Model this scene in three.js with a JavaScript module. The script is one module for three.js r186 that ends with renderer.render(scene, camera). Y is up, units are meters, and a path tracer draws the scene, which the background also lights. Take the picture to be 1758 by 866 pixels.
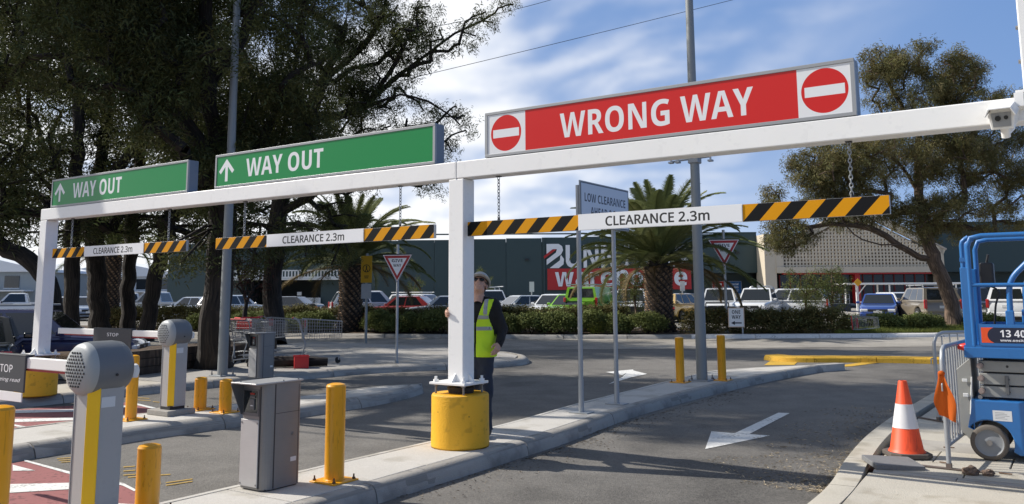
import * as THREE from 'three';
import { mergeGeometries, mergeVertices, toCreasedNormals } from 'three/addons/utils/BufferGeometryUtils.js';
import { RoundedBoxGeometry } from 'three/addons/geometries/RoundedBoxGeometry.js';
import { FontLoader } from 'three/addons/loaders/FontLoader.js';
import { TextGeometry } from 'three/addons/geometries/TextGeometry.js';

// ---------------------------------------------------------------- camera, sky, sun, exposure
const V3 = (x, y, z) => new THREE.Vector3(x, y, z);
const EYE = V3(5.5434, 1.7079, 7.0784), YAW = THREE.MathUtils.degToRad(33.7056), PITCH = THREE.MathUtils.degToRad(7.5382), FOCAL = 1441.98;
const scene = new THREE.Scene();
const camera = new THREE.PerspectiveCamera(2 * Math.atan(551.5 / FOCAL) * 180 / Math.PI, 1758 / 1103, 0.1, 2500);
camera.position.copy(EYE);
camera.rotation.order = 'YXZ';
camera.rotation.set(PITCH, YAW, THREE.MathUtils.degToRad(-0.309));
camera.setViewOffset(1758, 1103, 0, 237, 1758, 866);
scene.add(camera);

const SUN_DIR = V3(-0.740, 0.640, 0.215).normalize();
const sun = new THREE.DirectionalLight(new THREE.Color(1.0, 0.945, 0.865), 5.0);
sun.name = 'sun';
sun.position.copy(SUN_DIR).multiplyScalar(80);
sun.castShadow = true;
sun.shadow.radius = 1.0;
sun.shadow.mapSize.set(4096, 4096);
Object.assign(sun.shadow.camera, { left: -60, right: 60, top: 50, bottom: -50, near: 1, far: 260 });
scene.add(sun, sun.target);

// value noise in three dimensions, seeded
function hash3(x, y, z) { let h = Math.imul(x, 374761393) ^ Math.imul(y, 668265263) ^ Math.imul(z, 2147483647 - 1274126177); h = Math.imul(h ^ (h >>> 13), 1274126177); return ((h ^ (h >>> 16)) >>> 0) / 4294967296; }
function noise3(x, y, z) {
  const xi = Math.floor(x), yi = Math.floor(y), zi = Math.floor(z); let fx = x - xi, fy = y - yi, fz = z - zi;
  fx = fx * fx * (3 - 2 * fx); fy = fy * fy * (3 - 2 * fy); fz = fz * fz * (3 - 2 * fz);
  const L = (a, b, t) => a + (b - a) * t;
  return L(L(L(hash3(xi, yi, zi), hash3(xi + 1, yi, zi), fx), L(hash3(xi, yi + 1, zi), hash3(xi + 1, yi + 1, zi), fx), fy),
    L(L(hash3(xi, yi, zi + 1), hash3(xi + 1, yi, zi + 1), fx), L(hash3(xi, yi + 1, zi + 1), hash3(xi + 1, yi + 1, zi + 1), fx), fy), fz);
}
const fbm = (x, y, z, n = 5) => { let s = 0, a = 0.5, t = 0; for (let i = 0; i < n; i++) { s += a * noise3(x, y, z); t += a; a *= 0.5; x = x * 2.03 + 17; y = y * 2.03 + 31; z = z * 2.03 + 7; } return s / t; };
const sstep = (a, b, x) => { const t = Math.min(1, Math.max(0, (x - a) / (b - a))); return t * t * (3 - 2 * t); };

{ // a blue afternoon sky with thin streaked cloud that thickens towards the sun's side
  const W = 1536, H = 768, data = new Float32Array(W * H * 4);
  for (let r = 0; r < H; r++) for (let c = 0; c < W; c++) {
    const up = ((r + 0.5) / H - 0.5) * Math.PI, az = ((c + 0.5) / W - 0.5) * 2 * Math.PI, y = Math.sin(up), x = Math.cos(up) * Math.cos(az), z = Math.cos(up) * Math.sin(az);
    const mu = x * SUN_DIR.x + y * SUN_DIR.y + z * SUN_DIR.z, h = Math.max(0, y);
    const low = Math.exp(-h * 6.0), glow = Math.pow(Math.max(0, 0.5 + 0.5 * mu), 4);
    const zen = 1 - 0.55 * sstep(0.3, 0.95, h); let R = 0.105 * zen + 0.20 * low, G = 0.225 * zen + 0.23 * low, B = 0.50 * zen + 0.20 * low;
    R += 0.12 * glow; G += 0.12 * glow; B += 0.10 * glow;
    if (y < -0.08) { const o = (r * W + c) * 4; data[o] = 0.2; data[o + 1] = 0.19; data[o + 2] = 0.18; data[o + 3] = 1; continue; }
    // cloud plane lookup, wisps streaked along one direction
    const k = 1 / (h + 0.09), px = x * k, pz = z * k, a = 0.5, u = px * Math.cos(a) + pz * Math.sin(a), v = -px * Math.sin(a) + pz * Math.cos(a);
    const w = fbm(u * 1.1 + 3, v * 1.1, 2.5, 3), thin = fbm(u * 3.2 + w * 3.4, v * 4.6 + w * 3.0, 5.1, 6), thick = fbm(u * 1.9 + 9 + w * 1.6, v * 2.2 + 4, 8.7, 6);
    const bank = sstep(-0.10, 0.44, mu - 0.25 * h);      // more cloud on the sun's side of the sky
    const cover = bank * 1.0 - 0.10;
    let cl = sstep(0.62 - 0.42 * cover, 0.98 - 0.36 * cover, thick * 0.55 + thin * 0.5) * (0.25 + 0.75 * bank);
    cl = Math.max(cl, sstep(0.36, 0.78, thin * 0.7 + thick * 0.3) * 0.74 * sstep(0.02, 0.26, mu));
    cl *= 1 - 0.75 * sstep(0.38, 0.85, h); cl = Math.min(1, cl + 0.75 * Math.pow(low, 1.5) * sstep(-0.2, 0.32, mu));
    const CR = 0.80 + 0.2 * glow, CG = 0.82 + 0.19 * glow, CB = 0.86 + 0.17 * glow;
    R += (CR - R) * cl; G += (CG - G) * cl; B += (CB - B) * cl;
    if (y < 0) { const t = sstep(0, -0.08, y); R += (0.20 - R) * t; G += (0.19 - G) * t; B += (0.18 - B) * t; }
    const o = (r * W + c) * 4; data[o] = R; data[o + 1] = G; data[o + 2] = B; data[o + 3] = 1;
  }
  const t = new THREE.DataTexture(data, W, H, THREE.RGBAFormat, THREE.FloatType);
  t.mapping = THREE.EquirectangularReflectionMapping; t.magFilter = THREE.LinearFilter; t.minFilter = THREE.LinearFilter; t.needsUpdate = true;
  scene.background = t; scene.environment = t;
}

const renderer = new THREE.WebGLRenderer({ antialias: true });
renderer.toneMapping = THREE.LinearToneMapping;
renderer.toneMappingExposure = 1.2;
renderer.shadowMap.enabled = true;

// ---------------------------------------------------------------- helpers
function rng(s) { return () => { s = (s + 0x6d2b79f5) | 0; let t = Math.imul(s ^ (s >>> 15), 1 | s); t = (t + Math.imul(t ^ (t >>> 7), 61 | t)) ^ t; return ((t ^ (t >>> 14)) >>> 0) / 4294967296; }; }
const used = new Map();
function numbered(n) { n = n.replace(/_\d{3}$/, ''); const k = used.get(n) ?? 0; used.set(n, k + 1); return k ? n + '_' + String(k).padStart(3, '0') : n; }
function tag(o, label, category, group, kind) { if (label) o.userData.label = label; if (category) o.userData.category = category; if (group) o.userData.group = group; if (kind) o.userData.kind = kind; return o; }
function thing(name, label, category, pos = [0, 0, 0], turn = 0, group) {
  const o = new THREE.Group(); o.name = numbered(name); o.position.set(...pos); o.rotation.y = turn; scene.add(o);
  return tag(o, label, category, group);
}
function mesh(name, geo, mat, parent) {
  if (Array.isArray(geo)) geo = join(geo);
  const m = new THREE.Mesh(geo, mat); m.name = name; m.castShadow = m.receiveShadow = true;
  if (parent) parent.add(m);
  return m;
}
function solo(name, geo, mat, label, category, group) { const m = mesh(numbered(name), geo, mat, scene); return tag(m, label, category, group); }
function struct(name, geo, mat) { const m = mesh(numbered(name), geo, mat, scene); m.userData.kind = 'structure'; return m; }
function structGroup(name) { const o = new THREE.Group(); o.name = numbered(name); o.userData.kind = 'structure'; scene.add(o); return o; }
function copyOf(root, pos, turn, label) {
  const r = root.clone(); r.name = numbered(root.name); r.position.set(...pos); r.rotation.y = turn; scene.add(r);
  r.userData = { ...root.userData }; if (label) r.userData.label = label;
  return r;
}
function join(list) { // merge geometries of any kind
  const gs = list.map((g) => { g = g.index ? g.toNonIndexed() : g.clone(); for (const k of Object.keys(g.attributes)) if (!['position', 'normal', 'uv', 'color'].includes(k)) g.deleteAttribute(k); g.morphAttributes = {}; return g; });
  const withColor = gs.some((g) => g.attributes.color);
  for (const g of gs) {
    if (!g.attributes.normal) g.computeVertexNormals();
    if (!g.attributes.uv) boxUV(g);
    if (withColor && !g.attributes.color) g.setAttribute('color', new THREE.BufferAttribute(new Float32Array(g.attributes.position.count * 3).fill(1), 3));
  }
  return gs.length === 1 ? gs[0] : mergeGeometries(gs, false);
}
function boxUV(g, s = 1, ox = 0, oy = 0) { // uv in metres by the main direction of each normal
  if (!g.attributes.normal) g.computeVertexNormals();
  const p = g.attributes.position, n = g.attributes.normal, uv = new Float32Array(p.count * 2);
  for (let i = 0; i < p.count; i++) {
    const ax = Math.abs(n.getX(i)), ay = Math.abs(n.getY(i)), az = Math.abs(n.getZ(i));
    let a, b; if (ay >= ax && ay >= az) { a = p.getX(i); b = p.getZ(i); } else if (ax >= az) { a = p.getZ(i); b = p.getY(i); } else { a = p.getX(i); b = p.getY(i); }
    uv[2 * i] = a * s + ox; uv[2 * i + 1] = b * s + oy;
  }
  g.setAttribute('uv', new THREE.BufferAttribute(uv, 2)); return g;
}
const mv = (g, x = 0, y = 0, z = 0) => g.translate(x, y, z);
// axis box centred in x and z, standing on y
function box(w, h, d, x = 0, y = 0, z = 0, bevel = 0) {
  const g = bevel ? new RoundedBoxGeometry(w, h, d, 2, Math.min(bevel, w / 2.01, h / 2.01, d / 2.01)) : new THREE.BoxGeometry(w, h, d);
  g.translate(x, y + h / 2, z); return boxUV(g.index ? g.toNonIndexed() : g);
}
function cyl(r0, r1, h, x = 0, y = 0, z = 0, seg = 20, open = false) { const g = new THREE.CylinderGeometry(r1, r0, h, seg, 1, open); g.translate(x, y + h / 2, z); return g; }
function rod(a, b, r, seg = 8, r2 = r) { // cylinder between two points
  const A = Array.isArray(a) ? V3(...a) : a, B = Array.isArray(b) ? V3(...b) : b, d = B.clone().sub(A), g = new THREE.CylinderGeometry(r2, r, d.length(), seg);
  g.applyQuaternion(new THREE.Quaternion().setFromUnitVectors(V3(0, 1, 0), d.clone().normalize())); g.translate((A.x + B.x) / 2, (A.y + B.y) / 2, (A.z + B.z) / 2); return g;
}
function tube(pts, r, seg = 24, rs = 8, closed = false, tension) { const c = new THREE.CatmullRomCurve3(pts.map((p) => (Array.isArray(p) ? V3(...p) : p)), closed, 'catmullrom', tension ?? 0.5); return new THREE.TubeGeometry(c, seg, r, rs, closed); }
function bentPipe(pts, r, bend = 0.08, rs = 8) { // straight runs with rounded corners
  const P = pts.map((p) => V3(...p)), path = new THREE.CurvePath(); let last = P[0];
  for (let i = 1; i < P.length; i++) {
    if (i < P.length - 1) {
      const a = P[i].clone().sub(P[i - 1]), b = P[i + 1].clone().sub(P[i]), k = Math.min(bend, a.length() / 2.01, b.length() / 2.01), p1 = P[i].clone().addScaledVector(a.normalize(), -k), p2 = P[i].clone().addScaledVector(b.normalize(), k);
      path.add(new THREE.LineCurve3(last, p1)); path.add(new THREE.QuadraticBezierCurve3(p1, P[i], p2)); last = p2;
    } else path.add(new THREE.LineCurve3(last, P[i]));
  }
  return new THREE.TubeGeometry(path, Math.max(16, P.length * 10), r, rs, false);
}
function taperTube(pts, radii, rs = 8, cap = true) { // polyline swept with a radius per point
  const n = pts.length, pos = [], idx = [], uv = []; let up = V3(0.31, 0.2, 0.93).normalize(), len = 0;
  for (let i = 0; i < n; i++) {
    const t = pts[Math.min(n - 1, i + 1)].clone().sub(pts[Math.max(0, i - 1)]).normalize();
    up = up.clone().addScaledVector(t, -up.dot(t)); if (up.lengthSq() < 1e-6) up.set(t.y, t.z, t.x).addScaledVector(t, -(t.y * t.x + t.z * t.y + t.x * t.z)); up.normalize();
    const s = t.clone().cross(up); if (i) len += pts[i].distanceTo(pts[i - 1]);
    for (let j = 0; j <= rs; j++) { const a = j / rs * Math.PI * 2, r = radii[i]; pos.push(pts[i].x + (up.x * Math.cos(a) + s.x * Math.sin(a)) * r, pts[i].y + (up.y * Math.cos(a) + s.y * Math.sin(a)) * r, pts[i].z + (up.z * Math.cos(a) + s.z * Math.sin(a)) * r); uv.push(j / rs * Math.max(0.2, radii[0] * 6), len); }
  }
  for (let i = 0; i < n - 1; i++) for (let j = 0; j < rs; j++) { const a = i * (rs + 1) + j, b = a + rs + 1; idx.push(a, a + 1, b, b, a + 1, b + 1); }
  const g = new THREE.BufferGeometry(); g.setAttribute('position', new THREE.Float32BufferAttribute(pos, 3)); g.setAttribute('uv', new THREE.Float32BufferAttribute(uv, 2)); g.setIndex(idx); g.computeVertexNormals(); return g;
}
function polyShape(pts) { const s = new THREE.Shape(); pts.forEach(([x, y], i) => (i ? s.lineTo(x, y) : s.moveTo(x, y))); s.closePath(); return s; }
// plan outline in (x, z) raised from y0 to y1
function plan(pts, y0, y1, bevel = 0) {
  const s = polyShape(pts.map(([x, z]) => [x, -z]));
  const g = new THREE.ExtrudeGeometry(s, { depth: y1 - y0 - bevel, bevelEnabled: bevel > 0, bevelThickness: bevel, bevelSize: bevel, bevelOffset: -bevel, bevelSegments: 2, curveSegments: 6 });
  g.rotateX(-Math.PI / 2); g.translate(0, y0 + 0, 0); return boxUV(g);
}
// side outline in (x, y) extruded over depth d, centred in z
function side(pts, d, bevel = 0, seg = 2) {
  const g = new THREE.ExtrudeGeometry(Array.isArray(pts) ? polyShape(pts) : pts, { depth: d - 2 * bevel, bevelEnabled: bevel > 0, bevelThickness: bevel, bevelSize: bevel, bevelOffset: -bevel, bevelSegments: seg, curveSegments: 10 });
  g.translate(0, 0, -(d - 2 * bevel) / 2); return boxUV(g);
}
function sheet(pts, y) { return plan2(pts, y); }
function plan2(pts, y) { const g = new THREE.ShapeGeometry(polyShape(pts.map(([x, z]) => [x, -z]))); g.rotateX(-Math.PI / 2); g.translate(0, y, 0); return boxUV(g); }
function instanced(name, geo, mat, mats, parent, colors) {
  const m = new THREE.InstancedMesh(geo, mat, mats.length); m.name = name; m.castShadow = m.receiveShadow = true; mats.forEach((x, i) => m.setMatrixAt(i, x));
  if (colors) colors.forEach((c, i) => m.setColorAt(i, c)); m.userData.kind = 'stuff'; if (parent) parent.add(m); return m;
}
// point in space that lies `d` metres ahead and on the line of sight of photo pixel (u, v): used to survey positions
const FH = V3(-Math.sin(YAW), 0, -Math.cos(YAW)), RT = V3(Math.cos(YAW), 0, -Math.sin(YAW));
function at(u, v, d) {
  const cp = Math.cos(PITCH), sp = Math.sin(PITCH), F = FH.clone().multiplyScalar(cp).add(V3(0, sp, 0)), U = FH.clone().multiplyScalar(-sp).add(V3(0, cp, 0));
  const r = THREE.MathUtils.degToRad(-0.309), R2 = RT.clone().multiplyScalar(Math.cos(r)).addScaledVector(U, Math.sin(r)), U2 = RT.clone().multiplyScalar(-Math.sin(r)).addScaledVector(U, Math.cos(r));
  const D = F.addScaledVector(R2, (u - 879) / FOCAL).addScaledVector(U2, -(v - 314.52) / FOCAL);
  return EYE.clone().addScaledVector(D, d / D.dot(FH));
}
const onGround = (u, d, y = 0) => { const p = at(u, 505, d); p.y = y; return p; };
const ahead = (x, d, y = 0) => V3(EYE.x, y, EYE.z).addScaledVector(RT, x).addScaledVector(FH, d);
// ---------------------------------------------------------------- textures and materials
function pn(x, y, per, s = 0) { // tiling value noise, lattice period per
  const xi = Math.floor(x), yi = Math.floor(y); let fx = x - xi, fy = y - yi; fx = fx * fx * (3 - 2 * fx); fy = fy * fy * (3 - 2 * fy);
  const m = (k) => ((k % per) + per) % per, a = hash3(m(xi), m(yi), s), b = hash3(m(xi + 1), m(yi), s), c = hash3(m(xi), m(yi + 1), s), d = hash3(m(xi + 1), m(yi + 1), s);
  return a + (b - a) * fx + (c - a) * fy + (a - b - c + d) * fx * fy;
}
function pf(u, v, per, n, s) { let t = 0, a = 0.5, w = 0; for (let i = 0; i < n; i++) { t += a * pn(u * per, v * per, per, s + i); w += a; a *= 0.5; per *= 2; } return t / w; }
const enc = (x) => { x = Math.min(1, Math.max(0, x)); return 255 * (x <= 0.0031308 ? 12.92 * x : 1.055 * Math.pow(x, 1 / 2.4) - 0.055); };
function tex(size, metres, fn, srgb = true) {
  const d = new Uint8Array(size * size * 4);
  for (let y = 0; y < size; y++) for (let x = 0; x < size; x++) { const c = fn((x + 0.5) / size, (y + 0.5) / size), o = (y * size + x) * 4, f = srgb ? enc : (q) => 255 * Math.min(1, Math.max(0, q)); if (typeof c === 'number') d[o] = d[o + 1] = d[o + 2] = f(c); else { d[o] = f(c[0]); d[o + 1] = f(c[1]); d[o + 2] = f(c[2]); } d[o + 3] = 255; }
  const t = new THREE.DataTexture(d, size, size, THREE.RGBAFormat); t.wrapS = t.wrapT = THREE.RepeatWrapping; t.magFilter = THREE.LinearFilter; t.minFilter = THREE.LinearMipmapLinearFilter; t.generateMipmaps = true;
  if (srgb) t.colorSpace = THREE.SRGBColorSpace; t.repeat.set(1 / metres, 1 / metres); t.needsUpdate = true; return t;
}
const rnd0 = rng(77), oil = [...Array(14)].map(() => [rnd0(), rnd0(), 0.008 + 0.03 * rnd0(), 0.2 + 0.5 * rnd0()]);
const T = {};
T.asphalt = tex(1536, 12, (u, v) => {
  const big = pf(u, v, 4, 5, 1), mid = pf(u, v, 34, 4, 20), sp = hash3(Math.floor(u * 1536), Math.floor(v * 1536), 4), sp2 = pn(u * 700, v * 700, 700, 9);
  let k = 0.72 + 0.42 * (big - 0.5) * 1.6 + 0.36 * (mid - 0.5) + 0.24 * (sp - 0.5) + 0.24 * (sp2 - 0.5);
  if (sp > 0.972) k += 0.24; if (sp < 0.04) k -= 0.16;
  for (const [a, b, r, s] of oil) { let dx = Math.abs(u - a), dy = Math.abs(v - b); dx = Math.min(dx, 1 - dx); dy = Math.min(dy, 1 - dy); const q = Math.hypot(dx, dy * 0.6) / r; if (q < 1.4) k *= 1 - 0.34 * s * (1 - sstep(0.4, 1.4, q + 0.8 * (mid - 0.5))); }
  
  return [k, k * 0.985, k * 0.955];
});
T.grit = tex(512, 1.1, (u, v) => 0.5 + 0.8 * (pn(u * 200, v * 200, 200, 3) - 0.5) + 0.5 * (hash3(Math.floor(u * 512), Math.floor(v * 512), 7) - 0.5), false);
T.concrete = tex(1024, 3.7, (u, v) => {
  const big = pf(u, v, 4, 5, 2), st = pf(u, v, 9, 4, 30), sp = hash3(Math.floor(u * 1024), Math.floor(v * 1024), 5), pore = pn(u * 330, v * 330, 330, 6);
  let k = 0.84 + 0.26 * (big - 0.5) + 0.10 * (sp - 0.5) + 0.1 * (pore - 0.5);
  const dirt = sstep(0.58, 0.78, st); k *= 1 - 0.2 * dirt; if (sp < 0.012) k *= 0.6;
  return [k, k * (0.985 - 0.02 * dirt), k * (0.945 - 0.06 * dirt)];
});
T.kerb = tex(1024, 2.9, (u, v) => {
  const big = pf(u, v, 6, 5, 12), st = pf(u, v, 14, 4, 34), sp = hash3(Math.floor(u * 1024), Math.floor(v * 1024), 15);
  let k = 0.74 + 0.36 * (big - 0.5) + 0.13 * (sp - 0.5); k *= 1 - 0.26 * sstep(0.52, 0.78, st); const sc = pn(u * 10, v * 70 + 3 * pn(u * 5, v * 5, 5, 19), 70, 17); if (sc > 0.72 && pf(u, v, 8, 3, 52) > 0.54) k *= 0.72;
  return [k, k * 0.98, k * 0.94];
});
T.bark = tex(512, 1.6, (u, v) => { const r = pn(u * 42 + 2 * pn(u * 6, v * 6, 6, 3), v * 7, 42, 5), b = pf(u, v, 6, 4, 8); const k = 0.35 + 0.75 * r * r + 0.5 * (b - 0.5); return [k, k * 0.9, k * 0.8]; });
T.paint = tex(512, 1.3, (u, v) => { const b = pf(u, v, 5, 5, 41), s = pf(u, v, 30, 2, 47), sp = hash3(Math.floor(u * 512), Math.floor(v * 512), 55); let k = 0.97 + 0.05 * (b - 0.5) - 0.04 * sstep(0.66, 0.8, s); if (sp < 0.002) k *= 0.85; return [k, k * 0.99, k * 0.97]; });
T.scuff = tex(512, 0.9, (u, v) => { const b = pf(u, v, 6, 5, 71), s = pf(u, v, 22, 3, 75), sp = pn(u * 60, v * 60, 60, 78); let k = 0.93 + 0.16 * (b - 0.5); k *= 1 - 0.22 * sstep(0.6, 0.78, s * 0.6 + sp * 0.4); if (hash3(Math.floor(u * 170), Math.floor(v * 170), 79) > 0.9988) k *= 0.5; return [k, k * 0.98, k * 0.95]; });
T.worn = tex(512, 1.5, (u, v) => { const b = pf(u, v, 7, 5, 91), s = pf(u, v, 60, 2, 95), g = hash3(Math.floor(u * 512), Math.floor(v * 512), 99); let k = 0.92 + 0.2 * (b - 0.5) + 0.12 * (g - 0.5); k *= 1 - 0.45 * sstep(0.56, 0.72, s * 0.6 + b * 0.4); return k; });
T.brush = tex(512, 0.7, (u, v) => 0.93 + 0.05 * (pn(u * 12, v * 256, 256, 61) - 0.5) + 0.10 * (pf(u, v, 5, 4, 66) - 0.5));
T.rough = tex(512, 1.2, (u, v) => 0.62 + 0.5 * (pf(u, v, 6, 5, 81) - 0.5) + 0.1 * (pn(u * 128, v * 128, 128, 88) - 0.5), false);
T.soil = tex(512, 2.3, (u, v) => { const b = pf(u, v, 8, 5, 101), sp = hash3(Math.floor(u * 256), Math.floor(v * 256), 105), m = pn(u * 90, v * 90, 90, 108); let k = 0.6 + 0.5 * (b - 0.5) + 0.45 * (m - 0.5) + 0.25 * (sp - 0.5); return [k, k * 0.82, k * 0.64]; });
const lin = (r, g, b) => new THREE.Color().setRGB(r, g, b);
function std(name, color, o = {}) { const m = new THREE.MeshStandardMaterial({ roughness: 0.8, ...o }); m.name = name; m.color.copy(color); m.side = o.side ?? THREE.FrontSide; return m; }
function phys(name, color, o = {}) { const m = new THREE.MeshPhysicalMaterial({ roughness: 0.5, ...o }); m.name = name; m.color.copy(color); return m; }
const rep = (t, m) => { const c = t.clone(); c.repeat.set(1 / m, 1 / m); c.needsUpdate = true; return c; };
const M = {
  asphalt: std('asphalt', lin(0.205, 0.194, 0.178), { map: T.asphalt, bumpMap: T.grit, bumpScale: 0.006, roughness: 0.92 }),
  asphalt_pale: std('pale asphalt', lin(0.40, 0.375, 0.335), { map: rep(T.asphalt, 17), bumpMap: T.grit, bumpScale: 0.006, roughness: 0.93 }),  // same map as the lane asphalt, in a paler tone
  concrete: std('concrete', lin(0.60, 0.58, 0.55), { map: T.concrete, bumpMap: T.grit, bumpScale: 0.002, roughness: 0.9 }),
  concrete_grey: std('grey concrete', lin(0.40, 0.385, 0.365), { map: rep(T.concrete, 4.3), bumpMap: T.grit, bumpScale: 0.003, roughness: 0.92 }),
  cream: std('cream concrete', lin(0.53, 0.50, 0.44), { map: rep(T.concrete, 2.6), bumpMap: T.grit, bumpScale: 0.003, roughness: 0.92 }),
  kerb: std('kerb concrete', lin(0.47, 0.45, 0.42), { map: T.kerb, bumpMap: T.grit, bumpScale: 0.003, roughness: 0.9 }),
  kerb_white: std('white painted kerb', lin(0.72, 0.70, 0.66), { map: rep(T.worn, 2.1), roughness: 0.85 }),
  kerb_yellow: std('yellow painted kerb', lin(0.62, 0.36, 0.03), { map: T.worn, roughness: 0.8 }),
  road_white: std('white road paint', lin(0.74, 0.73, 0.69), { map: T.worn, roughness: 0.8 }),
  road_yellow: std('faded yellow road paint', lin(0.42, 0.27, 0.06), { map: rep(T.worn, 0.8), roughness: 0.85 }),
  road_red: std('red road paint', lin(0.30, 0.105, 0.10), { map: rep(T.worn, 1.9), roughness: 0.9 }),
  white: phys('white painted steel', lin(0.86, 0.86, 0.85), { map: T.paint, roughness: 0.32 }),
  yellow: phys('yellow painted steel', lin(0.88, 0.40, 0.008), { map: T.scuff, roughness: 0.34, clearcoat: 0.25, clearcoatRoughness: 0.3 }),
  drum: phys('yellow painted concrete', lin(0.86, 0.46, 0.015), { map: rep(T.scuff, 1.4), bumpMap: T.grit, bumpScale: 0.002, roughness: 0.55 }),
  galv: std('galvanised steel', lin(0.42, 0.44, 0.46), { map: T.brush, metalness: 0.55, roughness: 0.5 }),
  galv_dull: std('dull galvanised steel', lin(0.34, 0.36, 0.375), { map: T.brush, metalness: 0.3, roughness: 0.6 }),
  pole: std('grey lamp pole', lin(0.25, 0.27, 0.28), { map: T.paint, metalness: 0.2, roughness: 0.5 }),
  steel: std('stainless steel', lin(0.25, 0.243, 0.235), { map: T.brush, metalness: 0.35, roughness: 0.42 }),
  steel_dark: std('dark steel', lin(0.14, 0.145, 0.15), { map: T.brush, metalness: 0.4, roughness: 0.42 }),
  frame: std('grey aluminium frame', lin(0.30, 0.31, 0.32), { metalness: 0.35, roughness: 0.45 }),
  frame_blue: std('slate painted sheet', lin(0.145, 0.18, 0.24), { map: T.paint, roughness: 0.5 }),
  back_blue: std('back of an aluminium sign', lin(0.42, 0.47, 0.54), { map: T.paint, metalness: 0.2, roughness: 0.55 }),
  dark: std('dark rubber', lin(0.025, 0.025, 0.027), { roughness: 0.7 }),
  black: std('black paint', lin(0.02, 0.02, 0.022), { roughness: 0.5 }),
  bolt: std('zinc bolt', lin(0.25, 0.24, 0.23), { metalness: 0.6, roughness: 0.5 }),
  rust: std('rusty steel', lin(0.13, 0.075, 0.045), { map: T.scuff, roughness: 0.9 }),
  glass: phys('tinted glass', lin(0.012, 0.015, 0.017), { roughness: 0.06, specularIntensity: 1, clearcoat: 0.6, clearcoatRoughness: 0.04 }),
  tyre: std('tyre rubber', lin(0.022, 0.022, 0.023), { roughness: 0.85 }),
  rim: std('alloy rim', lin(0.45, 0.46, 0.47), { metalness: 0.7, roughness: 0.35 }),
  lamp: phys('lamp lens', lin(0.75, 0.77, 0.8), { roughness: 0.12, clearcoat: 0.8 }),
  taillamp: phys('red lamp lens', lin(0.45, 0.012, 0.012), { roughness: 0.15, clearcoat: 0.8 }),
  plate: std('number plate', lin(0.66, 0.67, 0.66), { roughness: 0.5 }),
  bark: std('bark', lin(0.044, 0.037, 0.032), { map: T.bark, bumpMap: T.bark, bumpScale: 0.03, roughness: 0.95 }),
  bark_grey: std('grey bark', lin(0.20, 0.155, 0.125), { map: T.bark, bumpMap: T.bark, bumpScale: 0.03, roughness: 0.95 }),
  soil: std('mulched soil', lin(0.13, 0.10, 0.075), { map: T.soil, bumpMap: T.soil, bumpScale: 0.03, roughness: 1 }),
  timber: std('weathered timber', lin(0.13, 0.105, 0.085), { map: T.bark, bumpMap: T.bark, bumpScale: 0.01, roughness: 0.95 }),
};
function leafMat(name, r, g, b, tr = 0.3) { const m = new THREE.MeshPhysicalMaterial({ roughness: 0.75, transmission: tr, thickness: 0, side: THREE.DoubleSide, specularIntensity: 0.2 }); m.name = name; m.color.setRGB(r, g, b); return m; }
// flat print for signs: draws on a canvas, returns a texture for faces with uv 0..1
function print(w, h, draw) {
  const c = document.createElement('canvas'); c.width = w; c.height = h; const x = c.getContext('2d'); draw(x, w, h);
  const t = new THREE.CanvasTexture(c); t.colorSpace = THREE.SRGBColorSpace; t.magFilter = THREE.LinearFilter; t.anisotropy = 8; return t;
}
function fitText(x, s, cx, cy, w, h, font = 'bold 200px Arial', fat = 0) { // text stretched to a given box, caps height h
  x.save(); x.font = font; x.textAlign = 'center'; x.textBaseline = 'alphabetic'; const m = x.measureText(s), tw = m.actualBoundingBoxLeft + m.actualBoundingBoxRight, th = 200 * 0.716;
  x.translate(cx, cy + h / 2); x.scale(w / tw, h / th); x.fillText(s, 0, 0); if (fat) { x.lineWidth = fat; x.strokeStyle = x.fillStyle; x.strokeText(s, 0, 0); } x.restore();
}
const face = (w, h, x = 0, y = 0, z = 0) => new THREE.PlaneGeometry(w, h).translate(x, y, z); // uv 0..1, facing +z
// ---------------------------------------------------------------- ground, roads, kerbs, islands
struct('ground', boxUV(new THREE.PlaneGeometry(2400, 2400, 1, 1).rotateX(-Math.PI / 2).translate(0, -0.03, 0)), M.asphalt_pale);
struct('road', plan2([[-70, 30], [30, 30], [30, -46], [-70, -46]], 0), M.asphalt);
const kerbLine = [[-60, 52], [-40, 46.5], [-25, 41], [-18, 38.2], [-11.9, 35.8], [-6.7, 34.4], [-1.8, 33], [2.7, 32.4], [7.2, 32.1], [11.6, 32.0], [16.2, 32.3], [20, 32.9], [30, 34.5], [46, 38]];
function kd(x) { for (let i = 1; i < kerbLine.length; i++) if (x <= kerbLine[i][0]) { const [a, b] = kerbLine[i - 1], [c, d] = kerbLine[i]; return b + (d - b) * (x - a) / (c - a); } return 38; }
{ // the pale cross road in front of the planted median
  const near = [], far = [];
  for (let x = -50; x <= 40; x += 2) { const n = ahead(x, 26.2 + 0.6 * Math.sin(x * 0.11) + Math.max(0, (-x - 12) * 0.25)), f = ahead(x, kd(x) + 0.1); near.push([n.x, n.z]); far.unshift([f.x, f.z]); }
  struct('cross_road', plan2([...near, ...far], 0.006), M.asphalt_pale);
}
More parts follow.
